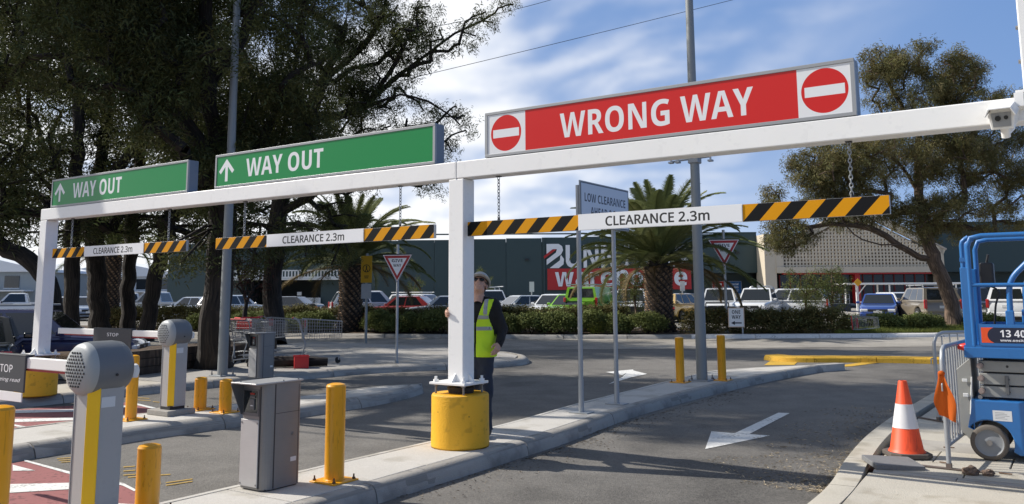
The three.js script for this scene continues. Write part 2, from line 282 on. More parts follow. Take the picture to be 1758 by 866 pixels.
// sweep a kerb profile along a line; profile = [inward, height] pairs; pieces with open joints
function kerbPieces(line, profile, piece, gap, name, matFor, parent, flip = 1) {
  const c = new THREE.CatmullRomCurve3(line.map(([x, z]) => V3(x, 0, z)), false, 'centripetal'), L = c.getLength(), n = Math.max(1, Math.round(L / piece));
  for (let k = 0; k < n; k++) {
    const a = k / n + gap / 2 / L, b = (k + 1) / n - gap / 2 / L, steps = 8, pos = [], idx = [], m = profile.length;
    for (let i = 0; i <= steps; i++) {
      const u = a + (b - a) * i / steps, p = c.getPointAt(u), t = c.getTangentAt(u), nx = -t.z * flip, nz = t.x * flip;
      for (const [o, h] of profile) pos.push(p.x + nx * o, h, p.z + nz * o);
    }
    for (let i = 0; i < steps; i++) for (let j = 0; j < m - 1; j++) { const q = i * m + j; flip > 0 ? idx.push(q, q + 1, q + m, q + m, q + 1, q + m + 1) : idx.push(q, q + m, q + 1, q + m, q + m + 1, q + 1); }
    const capA = [], capB = []; for (let j = 1; j < m - 1; j++) { capA.push(0, j, j + 1); capB.push(steps * m, steps * m + j + 1, steps * m + j); }
    for (const q of [capA, capB]) for (let j = 0; j < q.length; j += 3) flip > 0 ? idx.push(q[j], q[j + 2], q[j + 1]) : idx.push(q[j], q[j + 1], q[j + 2]);
    let g = new THREE.BufferGeometry(); g.setAttribute('position', new THREE.Float32BufferAttribute(pos, 3)); g.setIndex(idx); g = toCreasedNormals(g, 0.7); boxUV(g, 1, k * 0.37, 0);
    mesh(name, g, matFor(k / n), parent);
  }
}
const KERB = [[0, 0], [0.012, 0.07], [0.03, 0.115], [0.06, 0.142], [0.10, 0.15], [0.165, 0.15], [0.165, 0]];
const KERB_ROUND = [[0, 0], [0.02, 0.06], [0.055, 0.11], [0.10, 0.14], [0.15, 0.15], [0.21, 0.15], [0.21, 0]];
function slabRow(left, right, z0, z1, step, parent, mat, y = 0.15, name = 'paving_slab') { // slabs between two edges given as functions of z
  const n = Math.max(1, Math.round(Math.abs(z1 - z0) / step));
  for (let k = 0; k < n; k++) {
    const a = z0 + (z1 - z0) * k / n, b = z0 + (z1 - z0) * (k + 1) / n, g = 0.006 * Math.sign(z1 - z0), pts = [];
    for (let i = 0; i <= 4; i++) { const z = a + g + (b - a - 2 * g) * i / 4; pts.push([left(z), z]); }
    for (let i = 4; i >= 0; i--) { const z = a + g + (b - a - 2 * g) * i / 4; pts.push([right(z), z]); }
    mesh(name, plan(pts, 0.02, y - 0.002 * (k % 2), 0.006), mat, parent);
  }
}
const interp = (tab) => (z) => { for (let i = 1; i < tab.length; i++) if (z >= tab[i][0]) { const [a, b] = tab[i - 1], [c, d] = tab[i]; return b + (d - b) * (z - a) / (c - a); } return tab[tab.length - 1][1]; };
{ // middle island that carries the gantry post, the bollards and the near boom gate
  const R = [[9, 0.66], [1.7, 0.62], [-0.6, 0.55], [-1.7, 0.50], [-3.6, 0.30], [-5.4, 0.27], [-7.8, 0.34], [-9.5, 0.46], [-11.1, 0.66], [-12.3, 0.88]], Lf = [[9, -0.42], [1.2, -0.385], [-1.2, -0.36], [-2.1, -0.41], [-3.6, -0.55], [-5.6, -0.63], [-7.8, -0.71], [-9.6, -0.70], [-10.6, -0.30], [-12.3, 0.86]];
  const isl = structGroup('traffic_island');
  kerbPieces([...R.map(([z, x]) => [x, z]), [1.08, -12.75]], KERB, 2.35, 0.014, 'kerb_stone', () => M.kerb, isl, -1);
  kerbPieces([...Lf.map(([z, x]) => [x - 0.02, z]), [1.06, -12.8]], [[0, 0], [0.008, 0.12], [0.03, 0.15], [0.085, 0.15], [0.085, 0]], 2.6, 0.01, 'kerb_stone', () => M.concrete, isl, 1);
  const r = interp(R), l = interp(Lf);
  slabRow((z) => l(z) + 0.075, (z) => Math.max(l(z) + 0.09, r(z) - 0.175), 9, -12.2, 1.62, isl, M.concrete);
}
{ // second island with the far boom gate
  const R = [[7, -3.72], [2, -3.82], [0.9, -3.86], [-0.4, -3.74], [-1.9, -3.66], [-2.9, -3.66], [-3.8, -3.82], [-4.6, -4.12]], Lf = [[7, -5.2], [1, -5.3], [0, -5.12], [-1.4, -4.88], [-2.6, -4.8], [-3.9, -4.76], [-4.6, -4.42]];
  const isl = structGroup('traffic_island');
  kerbPieces([...R.map(([z, x]) => [x, z]), [-4.28, -4.78], ...Lf.slice().reverse().map(([z, x]) => [x, z])], KERB_ROUND, 2.3, 0.014, 'kerb_stone', () => M.kerb, isl, -1);
  slabRow((z) => interp(Lf)(z) + 0.22, (z) => interp(R)(z) - 0.22, 7, -4.3, 1.5, isl, M.concrete);
}
{ // paved area on the left with the outer post, the far ticket machine and the trolleys
  const R = [[5, -8.3], [0.6, -8.2], [-1.2, -8.15], [-2.6, -8.05], [-4, -7.9], [-5.2, -7.7], [-6.8, -7.4], [-8.4, -6.5]];
  const isl = structGroup('footpath');
  kerbPieces([...R.map(([z, x]) => [x, z]), [-5.9, -9.4], [-5.75, -10.3], [-6.3, -11.4], [-7.6, -12.4], [-10, -13.1], [-13, -13.4], [-16, -13.6]], KERB_ROUND, 2.6, 0.014, 'kerb_stone', () => M.kerb, isl, -1);
  const r = interp(R);
  slabRow((z) => -9.75, (z) => r(z) - 0.22, 5, -2.4, 1.85, isl, M.cream);
  const far = []; for (let z = -2.42; z >= -8.4; z -= 0.5) far.push([r(z) - 0.22, z]);
  mesh('paving_slab', plan([[-13, -2.42], [-13, -9], ...[[-16, -10], [-16, -13.3], [-13, -13.15], [-10, -12.85], [-7.7, -12.15], [-6.5, -11.2], [-5.98, -10.25], [-6.1, -9.5]], ...far.reverse()].reverse(), 0.02, 0.15), M.concrete_grey, isl);
}
{ // right-hand footpath with its kerb stones and pavers
  const fp = structGroup('footpath');
  kerbPieces([[3.82, 6], [3.72, 1], [3.70, -0.25], [3.57, -1.5], [3.47, -2.9], [3.44, -4.7], [3.48, -6.3], [3.62, -8.6], [4.4, -11], [6.4, -13], [10, -14.6]], [[0, 0], [0.012, 0.11], [0.03, 0.145], [0.05, 0.15], [0.235, 0.15], [0.235, 0]], 1.25, 0.012, 'kerb_stone', (t) => M.cream, fp, 1);
  const kx = interp([[6, 4.07], [-0.25, 3.95], [-1.5, 3.82], [-2.9, 3.73], [-4.7, 3.70], [-6.3, 3.74], [-8.6, 3.88], [-11, 4.7], [-13, 6.7]]);
  const A = (z0, z1, x0f, x1f, mat, drop) => { const pts = []; for (let i = 0; i <= 3; i++) { const z = z0 + (z1 - z0) * i / 3; pts.push([x0f(z), z]); } for (let i = 3; i >= 0; i--) { const z = z0 + (z1 - z0) * i / 3; pts.push([x1f(z), z]); } mesh('paving_slab', plan(pts, 0.02, 0.15 - drop, 0.005), mat, fp); };
  A(6, -0.98, (z) => kx(z) + 0.03, () => 9, M.cream, 0.004);
  const R = rng(5);
  for (let i = 0; i < 8; i++) A(-1.0, -1.14, (z) => (i ? 3.95 + i * 0.63 + 0.005 : kx(z) + 0.06), () => 3.95 + (i + 1) * 0.63, M.kerb, 0.0);
  mesh('bedding_sand', plan([[3.72, -1.15], [9, -1.15], [9, -11], [4.7, -11], [3.88, -8.6], [3.7, -4.7], [3.8, -1.6]].reverse(), 0.02, 0.085), M.soil, fp);
  for (let row = 0; row < 13; row++) { // staggered pavers, the first beside the kerb is lifted out
    const z0 = -1.155 - row * 0.62, z1 = z0 - 0.61;
    for (let i = 0; i < 9; i++) {
      const x0 = 4.0 + i * 0.62 - (row % 2) * 0.31; const sh = 0.006 * R(); A(z0, z1, (z) => (i === 0 ? kx(z) + 0.07 : Math.max(kx(z) + 0.07, x0)) + 0.004, (z) => Math.max(kx(z) + 0.09, x0 + 0.612), R() < 0.85 ? M.cream : M.kerb, sh);
    }
  }
  const lp = solo('loose_paver', box(0.42, 0.045, 0.40, 0, 0, 0, 0.006), std('blue grey paver', lin(0.215, 0.22, 0.235), { map: T.concrete, roughness: 0.9 }), 'loose grey paver lying tilted beside the traffic cone', 'paver');
  lp.position.set(4.03, 0.150, -1.38); lp.rotation.set(0.03, 0.5, -0.05);
}
const LOT = 0.2;
{ // median: kerb, garden bed and the car park that rises behind it
  const kb = structGroup('median_kerb');
  const line = []; for (let x = -46; x <= 40; x += 2) { const p = ahead(x, kd(x)); line.push([p.x, p.z]); }
  kerbPieces(line, [[0, 0], [0.04, 0.11], [0.10, 0.15], [0.36, 0.155], [0.36, 0]], 2.4, 0.02, 'kerb_stone', (t) => { const x = -46 + t * 86; return x > 7.1 && x < 16.8 ? M.kerb_white : M.kerb; }, kb, -1);
  const prof = [[0.3, 0.13], [0.8, 0.155], [1.6, 0.17], [2.8, 0.19], [3.8, 0.205], [4.4, 0.215]], pos = [], idx = [], cols = 60;
  for (let i = 0; i <= cols; i++) { const x = -46 + 86 * i / cols; for (const [o, h] of prof) { const p = ahead(x, kd(x) + o, h + 0.03 * (noise3(x, o * 2, 3) - 0.5)); pos.push(p.x, p.y, p.z); } }
  const m = prof.length; for (let i = 0; i < cols; i++) for (let j = 0; j < m - 1; j++) { const q = i * m + j; idx.push(q, q + m, q + 1, q + m, q + m + 1, q + 1); }
  const g = new THREE.BufferGeometry(); g.setAttribute('position', new THREE.Float32BufferAttribute(pos, 3)); g.setIndex(idx); g.computeVertexNormals(); if (g.attributes.normal.getY(5) < 0) { for (let i = 0; i < idx.length; i += 3) [idx[i], idx[i + 1]] = [idx[i + 1], idx[i]]; g.setIndex(idx); g.computeVertexNormals(); }
  struct('garden_bed', boxUV(g), M.soil);
  const cp = []; for (let x = -46; x <= 40; x += 4) { const p = ahead(x, kd(x) + 4.3); cp.push([p.x, p.z]); }
  const e1 = ahead(90, 60), e2 = ahead(90, 190), e3 = ahead(-160, 190), e4 = ahead(-120, 80);
  struct('car_park', plan2([...cp, [e1.x, e1.z], [e2.x, e2.z], [e3.x, e3.z], [e4.x, e4.z]], LOT), M.asphalt_pale);
}
// road markings
function mark(name, pts, mat, y = 0.005) { return struct(name, plan2(pts, y), mat); }
mark('road_arrow', [[2.0, -2.04], [1.63, -3.22], [1.92, -3.24], [1.85, -5.3], [2.0, -5.34], [2.09, -3.27], [2.34, -3.29]].reverse(), M.road_white);
mark('road_arrow', [[-1.98, -7.45], [-2.38, -8.85], [-2.72, -9.75], [-2.55, -9.2], [-3.18, -9.66], [-2.95, -10.55], [-2.82, -10.3], [-2.22, -9.72], [-2.2, -8.9]], M.road_white, 0.0052);
const gq = (u, v) => { const d = at(u, v, 1), t = EYE.y / (EYE.y - d.y); return [EYE.x + (d.x - EYE.x) * t, EYE.z + (d.z - EYE.z) * t]; }; // where a line of sight meets the road
{ // red hump with white bands across the two way-out lanes
  const red = structGroup('red_road_marking'), q = (name, pts, y, m) => mesh(name, plan2(pts, y), m, red);
  q('red_patch', [gq(41, 793), gq(122, 815), gq(210, 833), gq(252, 852), [-0.45, 3.2], [-0.45, 6.2], [-3.75, 6.6], [-3.78, 3.0]], 0.0045, M.road_red);
  q('red_patch', [[-8.15, 0.55], [-7.4, -1.05], [-5.32, -0.62], [-5.35, 0.3], [-5.4, 3.2], [-8.2, 3.4]], 0.0045, M.road_red);
  for (const p of [[[41, 791], [41, 794], [122, 817], [210, 836], [230, 846], [233, 843], [211, 831.5], [122, 812.5]], [[-10, 834], [122, 831], [122, 842], [-10, 850]], [[21, 800], [60, 810], [21, 810.5]], [[122, 862], [240, 869], [240, 876], [122, 872]], [[-20, 706.5], [125, 704], [225, 697], [225, 700.5], [125, 708.2], [-20, 712]], [[-20, 722], [125, 718.5], [200, 714], [200, 718], [125, 723], [-20, 728]], [[23, 730], [70, 739], [62, 741], [23, 733]], [[229, 692.5], [276, 704], [272, 706], [229, 695.5]]]) q('white_band', p.map(([u, v]) => gq(u, v)), 0.009, M.road_white);
}
{ // worn yellow marks on the asphalt of the way-out lanes
  const list = []; for (const [a, b, c, d, t] of [[211, 802.5, 231, 801, 1.6], [211, 809.5, 232, 808, 1.6], [211, 816.5, 232, 815, 1.6], [219, 820, 292, 815, 1.8], [284, 829.5, 330, 823, 1.7], [284, 834, 330, 827, 1.7], [268, 817, 276, 831, 2.2], [97, 788, 121, 786.5, 1.3], [100, 791.2, 121, 790, 1.3], [104, 794.3, 121, 793.2, 1.3], [232, 683, 256, 684.5, 1.1], [232, 687, 258, 688.5, 1.1], [262, 690, 284, 692, 1.1]]) list.push(plan2([gq(a, b), gq(c, d), gq(c, d + t), gq(a, b + t)], 0.0055));
  struct('yellow_road_marking', join(list), M.road_yellow);
  const my = std('yellow road paint', lin(0.62, 0.37, 0.03), { map: T.worn, roughness: 0.8 }), quad = (q) => { struct('yellow_road_marking', plan2(q.map(([u, v]) => gq(u, v)), 0.0085), my); };
  quad([[1312, 628], [1364, 627.5], [1374, 618.5], [1326, 618.5]]); quad([[1424, 631], [1462, 630], [1556, 617.5], [1516, 618]]);
}
{ const yk = structGroup('yellow_kerb'); const a = onGround(1306, 21.9), b = onGround(1345, 21.2), c = onGround(1480, 20.9), d = onGround(1612, 20.4);
  kerbPieces([a, b, c, d].map((p) => [p.x, p.z]), [[0, 0], [0.03, 0.1], [0.08, 0.13], [0.5, 0.135], [0.55, 0]], 1.6, 0.015, 'kerb_stone', () => M.kerb_yellow, yk, -1); }
{ // litter of dry leaves and grit along the right-hand kerb
  const R = rng(8), g = new THREE.BufferGeometry(); g.setAttribute('position', new THREE.Float32BufferAttribute([-0.03, 0, 0, 0, 0.004, 0.006, 0.03, 0, 0, 0, 0.006, -0.006], 3)); g.setIndex([0, 1, 2, 0, 2, 3]); g.computeVertexNormals();
  const ms = [], cs = [], q = new THREE.Quaternion(), e = new THREE.Euler();
  for (let i = 0; i < 1500; i++) { const z = -0.6 - 6 * Math.pow(R(), 1.5), x = 3.5 + (z > -1.5 ? 0.08 : 0) - Math.pow(R(), 2.4) * 1.1 * (0.4 + 0.9 * noise3(z * 1.4, 3, 1)); e.set((R() - 0.5) * 0.5, R() * 6.3, (R() - 0.5) * 0.5); q.setFromEuler(e); ms.push(new THREE.Matrix4().compose(V3(x, 0.008, z), q, V3(0.3 + R() * 0.9, 1, 0.3 + 0.5 * R()))); const k = 0.5 + R(); cs.push(lin(0.40 * k, 0.33 * k, 0.23 * k)); }
  for (let i = 0; i < 900; i++) { const z = 1.5 - 9 * R(), x = 0.62 + Math.pow(R(), 3) * 0.5 - (z < -2 ? 0.2 : 0); e.set(0, R() * 6.3, 0); q.setFromEuler(e); ms.push(new THREE.Matrix4().compose(V3(x, 0.006, z), q, V3(0.3 + R() * 0.5, 1, 0.6))); const k = 0.4 + R() * 0.6; cs.push(lin(0.26 * k, 0.21 * k, 0.15 * k)); }
  const m = instanced('leaf_litter', g, std('dry leaf', lin(1, 1, 1), { side: THREE.DoubleSide }), ms, scene, cs); tag(m, 'dry leaf litter and grit scattered along the kerbs', 'litter');
}
// ---------------------------------------------------------------- buildings
const FONT = await new FontLoader().loadAsync('fonts/droid/droid_sans_bold.typeface.json');
{
  const D = 85, O = ahead(0, D, LOT), bx = (u) => at(u, 500, D).sub(EYE).dot(RT), by = (v) => at(1000, v, D).y - LOT;
  const green = std('dark green wall sheet', lin(0.030, 0.058, 0.062), { map: T.paint, roughness: 0.55 }), green2 = std('dark green wall sheet 2', lin(0.033, 0.062, 0.066), { map: T.paint, roughness: 0.55 });
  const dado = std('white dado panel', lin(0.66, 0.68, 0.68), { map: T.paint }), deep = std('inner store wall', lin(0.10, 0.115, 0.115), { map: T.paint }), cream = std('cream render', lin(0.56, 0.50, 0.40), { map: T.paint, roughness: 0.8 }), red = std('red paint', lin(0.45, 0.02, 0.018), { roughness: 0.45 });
  const B = thing('hardware_store', 'long dark green warehouse store with big lettering behind the car park', 'building', [O.x, O.y, O.z], YAW);
  const panel = (u0, u1, v0, v1, mat, z = 0, d = 0.25, name = 'wall_panel', parent = B) => mesh(name, box(bx(u1) - bx(u0) - 0.03, by(v0) - by(v1), d, (bx(u0) + bx(u1)) / 2, by(v1), z - d / 2, 0), mat, parent);
  const wallBase = by(511);
  for (let i = 0; i < 9; i++) { const a = 745 + i * 62, b = Math.min(a + 62, 1303); if (a < 1303) panel(a, b, 411 - 1.2 * i * 0.9, i > 6 ? 470 : 509, i % 2 ? green : green2); }
  for (let i = 0; i < 7; i++) panel(286 + i * 66, 286 + (i + 1) * 66 - (i === 6 ? 3 : 0), 417 - i, i >= 2 && i < 4 ? 476 : 523, i % 2 ? green : green2);
  panel(745, 1180, 510.5, 524, dado, 0.1, 0.3, 'dado');
  panel(1181, 1302, 505, 524, dado, -2.2, 0.3, 'dado');
  panel(280, 1900, 424, 526, deep, -9, 0.3, 'inner_wall'); mesh('soffit', box(bx(1303) - bx(1176), 0.1, 8.6, (bx(1303) + bx(1176)) / 2, by(470.5), -4.6), green, B); mesh('soffit', box(bx(560) - bx(410), 0.1, 8.6, (bx(560) + bx(410)) / 2, by(474.5), -4.6), green, B);
  panel(1180, 1303, 470.5, 505, green2, -2.6, 0.2, 'recess_wall'); for (const u of [418, 551]) mesh('dock_side', box(0.25, by(474.6) - by(524), 8.4, bx(u), by(524), -4.6), green, B);
  for (const u of [807, 931, 1055]) mesh('downpipe', box(0.14, by(408) - by(510), 0.14, bx(u) + 0.22, by(510), 0.07, 0.02), green2, B);
  mesh('roof', box(bx(1600) - bx(286), 0.4, 60, (bx(1600) + bx(286)) / 2, by(422), -30.3), green, B);
  mesh('parapet_cap', box(bx(1303) - bx(745), 0.12, 0.36, (bx(1303) + bx(745)) / 2, by(402) - 0.02, -0.13), green2, B).rotation.z = 0.0;
  // canopy rail with uprights over the dock
  { const list = [], y0 = by(476), y1 = by(464), x0 = bx(392), x1 = bx(600); list.push(box(x1 - x0, 0.12, 0.12, (x0 + x1) / 2, y1, 1.6), box(x1 - x0, 0.16, 0.14, (x0 + x1) / 2, y0, 1.6)); for (let x = x0; x < x1; x += 0.32) list.push(box(0.12, y1 - y0 - 0.16, 0.08, x, y0 + 0.16, 1.6)); mesh('canopy_rail', list, dado, B); mesh('canopy', box(x1 - x0, 0.14, 1.9, (x0 + x1) / 2, y0 - 0.16, 0.78), dado, B); }
  panel(510, 552, 509, 524, dado, 0.4, 0.1, 'dock_gate');
  panel(510, 518, 499, 505, dado, 0.06, 0.04, 'notice');
  { const s = panel(395, 440, 462, 476, std('store fascia', lin(0.02, 0.03, 0.03)), 0.2, 0.1, 'fascia'); const g = new TextGeometry('Timber', { font: FONT, size: 0.62, depth: 0.05, curveSegments: 3 }); g.computeBoundingBox(); g.translate(bx(403), by(474), 0.21); mesh('lettering', boxUV(g), dado, s); }
  panel(1590, 1900, 383, 470, green, -1, 0.3); panel(1590, 1900, 471, 524, green2, -3.4, 0.2, 'recess_wall'); mesh('soffit', box(bx(1900) - bx(1590), 0.1, 3, (bx(1900) + bx(1590)) / 2, by(470.5), -2.6), green, B);
  // downlights on the wall
  for (const [u, v] of [[905, 447], [1268, 437]]) mesh('wall_light', box(0.35, 0.18, 0.3, bx(u), by(v), 0.16), M.black, B);
  // posters beside the entry
  const poster = (u0, u1, v0, v1, name, draw) => { const p = panel(u0, u1, v0, v1, std(name, lin(1, 1, 1), { roughness: 0.6 }), -2.2, 0.06, name); const w = bx(u1) - bx(u0), h = by(v0) - by(v1); const f = mesh('print', face(w - 0.06, h - 0.04, (bx(u0) + bx(u1)) / 2, (by(v0) + by(v1)) / 2, -2.195), std('poster print', lin(1, 1, 1), { map: print(256, 200, draw), roughness: 0.6 }), p); };
  poster(1232, 1258, 484, 506, 'red_poster', (x, w, h) => { x.fillStyle = '#c0221c'; x.fillRect(0, 0, w, h); x.fillStyle = '#fff'; x.fillRect(50, 30, 120, 34); x.fillRect(30, 92, 190, 9); x.fillRect(30, 116, 170, 9); x.fillRect(30, 140, 190, 9); x.fillRect(30, 164, 150, 9); });
  poster(1259.5, 1284, 484, 506, 'blue_poster', (x, w, h) => { x.fillStyle = '#1f5f9c'; x.fillRect(0, 0, w, h); x.fillStyle = '#fff'; fitText(x, 'Special', 128, 45, 150, 36); fitText(x, 'Orders', 128, 95, 140, 34); x.fillRect(40, 140, 170, 7); x.fillRect(40, 160, 150, 7); });
  // entry gable with its square lattice
  const gx0 = bx(1321), gx1 = bx(1602), gxc = (gx0 + gx1) / 2, ye = by(433), ya = by(359), yl = by(462), gz = 2.4;
  panel(1302, 1321.5, 407, 524, cream, 2.6, 3, 'pillar'); panel(1592, 1603, 462, 524, cream, 2.6, 3, 'pillar');
  mesh('entry_back', mv(side([[gx0 + 0.2, yl], [gx1 - 0.2, yl], [gx1 - 0.2, ye - 0.3], [gxc, ya - 0.5], [gx0 + 0.2, ye - 0.3]], 0.1), 0, 0, 1.2), std('lattice backing', lin(0.16, 0.13, 0.10)), B);
  const slope = (ya - ye) / (gxc - gx0), topAt = (x) => ya - Math.abs(x - gxc) * slope - 0.9, xl = gx0 + 0.75, xr = gx1 - 0.75, lat = [], st = 0.331, bw = 0.15;
  for (let x = xl; x <= xr; x += st) { const t = topAt(x); if (t > yl + 0.2) lat.push(box(bw, t - yl, 0.12, x, yl, gz)); }
  for (let y = yl + 0.06; y < ya - 1; y += st) { const half = Math.min((xr - xl) / 2, (ya - 0.9 - y) / slope); if (half > 0.3) lat.push(box(half * 2, bw, 0.09, gxc, y, gz)); }
  mesh('lattice', lat, cream, B);
  const L = Math.hypot(gxc - gx0, ya - ye), an = Math.atan2(ya - ye, gxc - gx0);
  for (const s of [-1, 1]) { const c = box(L + 0.5, 0.55, 0.5, 0, -0.55, gz, 0.02); c.rotateZ(-s * an); c.translate(gxc + s * (gxc - gx0) / 2, (ya + ye) / 2, 0); mesh('gable_trim', c, cream, B); const d = box(L + 0.6, 0.18, 0.62, 0, 0.002, gz, 0.02); d.rotateZ(-s * an); d.translate(gxc + s * (gxc - gx0) / 2, (ya + ye) / 2, 0); mesh('gable_capping', d, std('weathered capping', lin(0.42, 0.37, 0.31)), B); }
  for (const x of [gx0 + 0.35, gx1 - 0.35]) mesh('gable_post', box(0.7, ye - yl + 0.1, 0.5, x, yl, gz), cream, B);
  mesh('entry_wall', box(gx1 - gx0 - 1.0, by(472) - by(524), 0.2, gxc, by(524), -2.2), deep, B); mesh('soffit', box(gx1 - gx0 - 0.9, 0.1, 4.4, gxc, by(472) - 0.02, 0.1), cream, B);
  mesh('entry_beam', box(gx1 - gx0, yl - by(472), 0.6, gxc, by(472), gz + 0.05, 0.02), cream, B);
  mesh('entry_trim', box(gx1 - gx0 - 1.2, 0.14, 0.3, gxc, by(472) - 0.15, gz), red, B);
  const glass = phys('shopfront glass', lin(0.02, 0.022, 0.024), { roughness: 0.12 });
  for (let i = 0; i < 15; i++) { const a = 1332 + i * 17.6; const p = panel(a + 0.8, a + 17.2, 475, 523, glass, 1.4, 0.05, 'window'); mesh('mullion', box(0.12, by(475) - by(523), 0.14, bx(a), by(523), 1.4), i === 7 ? red : std('dark red frame', lin(0.16, 0.02, 0.02)), p); }
  mesh('red_column', box(0.5, by(473) - by(524), 0.5, bx(1459), by(524), 1.9), red, B);
  // lettering on the wall
  const S = thing('store_sign', 'large white and red lettering fixed on the dark green store wall', 'sign', [O.x, O.y, O.z], YAW);
  const white = std('white letter face', lin(0.78, 0.80, 0.82), { roughness: 0.5 });
  mesh('sign_panel', box(bx(1187) - bx(940), by(461.5) - by(498), 0.14, (bx(940) + bx(1187)) / 2, by(498), 0.13), red, S);
  const word = (s, u0, u1, v0, v1, z, name) => { for (const [ch, a, b] of s) { const g = new TextGeometry(ch, { font: FONT, size: 1, depth: 0.12, curveSegments: 4 }); g.computeBoundingBox(); const q = g.boundingBox, cap = v0 < v1; const x0 = bx(a), x1 = bx(b); g.translate(-q.min.x, -q.min.y, 0); g.scale((x1 - x0) / (q.max.x - q.min.x), (by(v0(ch)) - by(v1)) / (q.max.y - q.min.y), 1); g.translate(x0, by(v1), z); mesh(name, boxUV(g), white, S); } };
  const cap = () => 421; const W8 = 25.6;
  word([...'UNNINGS'].map((c, i) => { const a = 972 + i * 30.6; return c === 'I' ? [c, a + 9, a + 18] : [c, a, a + 26]; }), 0, 0, cap, 460, 0.06, 'letter');
  const low = (c) => (c === 'h' ? 454 : 467.5); let px = 953; word([...'warehouse'].map((c) => { const w = c === 'w' ? 32 : c === 'r' ? 15 : 22; const a = px; px += w + 3.2; return [c, a, a + w]; }), 0, 0, low, 492, 0.21, 'letter');
  { // the first initial: a blocky B cut by two diagonal strokes, with a red bar
    const q = (u, v) => [bx(u), by(v)];
    const m1 = side([q(939, 419), q(960, 419), q(966, 423), q(967.5, 430), q(964, 437), q(939, 455), q(939, 446), q(955, 434), q(957, 428), q(950, 428), q(939, 437)].reverse(), 0.12), m2 = side([q(964, 438), q(969, 445), q(968, 454), q(960, 460.5), q(944, 460.5), q(962, 447), q(962.5, 441)].reverse(), 0.12);
    mesh('letter', [mv(m1, 0, 0, 0.1), mv(m2, 0, 0, 0.1)], white, S); mesh('red_bar', mv(side([q(934, 440), q(949, 428.5), q(956, 428.5), q(935, 444.5)].reverse(), 0.1), 0, 0, 0.17), red, S);
  }
}
{ // pale buildings far to the left, seen between the trunks
  const pale = std('pale wall', lin(0.62, 0.64, 0.66), { map: T.paint }), grey = std('grey wall', lin(0.30, 0.34, 0.36), { map: T.paint }), roofM = std('pale roof', lin(0.72, 0.74, 0.76)), win = M.glass;
  const far = (D, u0, u1, v0, v1, label, mat, ridge) => {
    const O = onGround((u0 + u1) / 2, D, LOT), W = (u1 - u0) * D / FOCAL, yb = 0, yt = at(u0, v0, D).y - LOT; const b = thing('shop_building', label, 'building', [O.x, O.y, O.z], YAW);
    mesh('wall', box(W, yt, 14, 0, yb, -7), mat, b); mesh('roof', mv(side([[-W / 2 - 0.6, yt], [W / 2 + 0.6, yt], [W / 2 + 0.2, yt + 0.4], [0, yt + ridge], [-W / 2 - 0.2, yt + 0.4]], 15.2, 0.05), 0, 0.004, -7), roofM, b);
    const n = Math.floor(W / 3.2); for (let i = 0; i < n; i++) { const w = mesh('window', box(2.1, 1.7, 0.1, -W / 2 + 1.9 + i * 3.2, yt * 0.55, 0.03), win, b); mesh('frame', box(2.3, 0.14, 0.16, -W / 2 + 1.9 + i * 3.2, yt * 0.55 - 0.145, 0.03), pale, w); }
    mesh('awning', box(W - 1, 0.18, 2.4, 0, yt * 0.45, 1.2), roofM, b); for (let i = 0; i <= n; i += 2) mesh('awning_post', box(0.16, yt * 0.45, 0.16, -W / 2 + 0.8 + i * ((W - 1.6) / n), 0, 2.2), grey, b);
  };
  far(120, -120, 62, 468, 510, 'grey shop building with pale roof at the far left', grey, 2.2);
  far(140, 92, 300, 476, 510, 'pale low building with grey awning between the dark trunks', pale, 2.5);
}
// ---------------------------------------------------------------- gantry, its signs and hanging bars
{
  const G = thing('gantry', 'white painted square steel gantry on three posts spanning the lanes', 'gantry');
  mesh('beam', box(8.52, 0.186, 0.2, -4.17, 2.937, -0.1, 0.012), M.white, G);
  mesh('beam', box(5.83, 0.186, 0.2, 3.015, 2.937, -0.1, 0.012), M.white, G);
  for (const [x, y1] of [[-8.332, 2.934], [0.1, 2.934], [5.83, 2.934]]) {
    mesh('post', box(0.198, y1 - 0.805, 0.198, x, 0.805, -0.1, 0.01), M.white, G);
    const bp = mesh('base_plate', box(0.46, 0.025, 0.42, x - 0.02, 0.782, -0.09, 0.004), M.white, G);
    for (const [sx, sz] of [[-1, 1], [1, 1], [1, -1], [-1, -1]]) { const bx = x - 0.02 + sx * 0.18, bz = -0.09 + sz * 0.16; mesh('bolt', [cyl(0.028, 0.028, 0.024, bx, 0.808, bz, 6), cyl(0.014, 0.014, 0.03, bx, 0.832, bz, 8)], M.white, bp); mesh('stud', [cyl(0.011, 0.011, 0.11, bx, 0.672, bz, 8), cyl(0.024, 0.024, 0.016, bx, 0.765, bz, 6)], M.bolt, bp); }
    const gus = side([[0, 0], [0.075, 0], [0, 0.085]], 0.012);
    for (const [a, px, pz] of [[0, x + 0.1, -0.1], [Math.PI / 2, x, -0.2], [-Math.PI / 2, x, 0.0], [Math.PI, x - 0.1, -0.1]]) { const g = gus.clone(); g.rotateY(a); g.translate(px, 0.808, pz); mesh('gusset', g, M.white, bp); }
    mesh('grout_pad', cyl(0.13, 0.15, 0.06, x, 0.69, -0.1, 16), M.dark, bp);
  }
  mesh('weld_seam', box(0.007, 0.192, 0.206, 0.095, 2.934, -0.1), M.white, G);
  mesh('bracket', [box(0.26, 0.02, 0.26, 5.44, 3.124, -0.1), box(0.06, 0.1, 0.22, 5.3, 3.03, 0.02)], M.white, G);
}
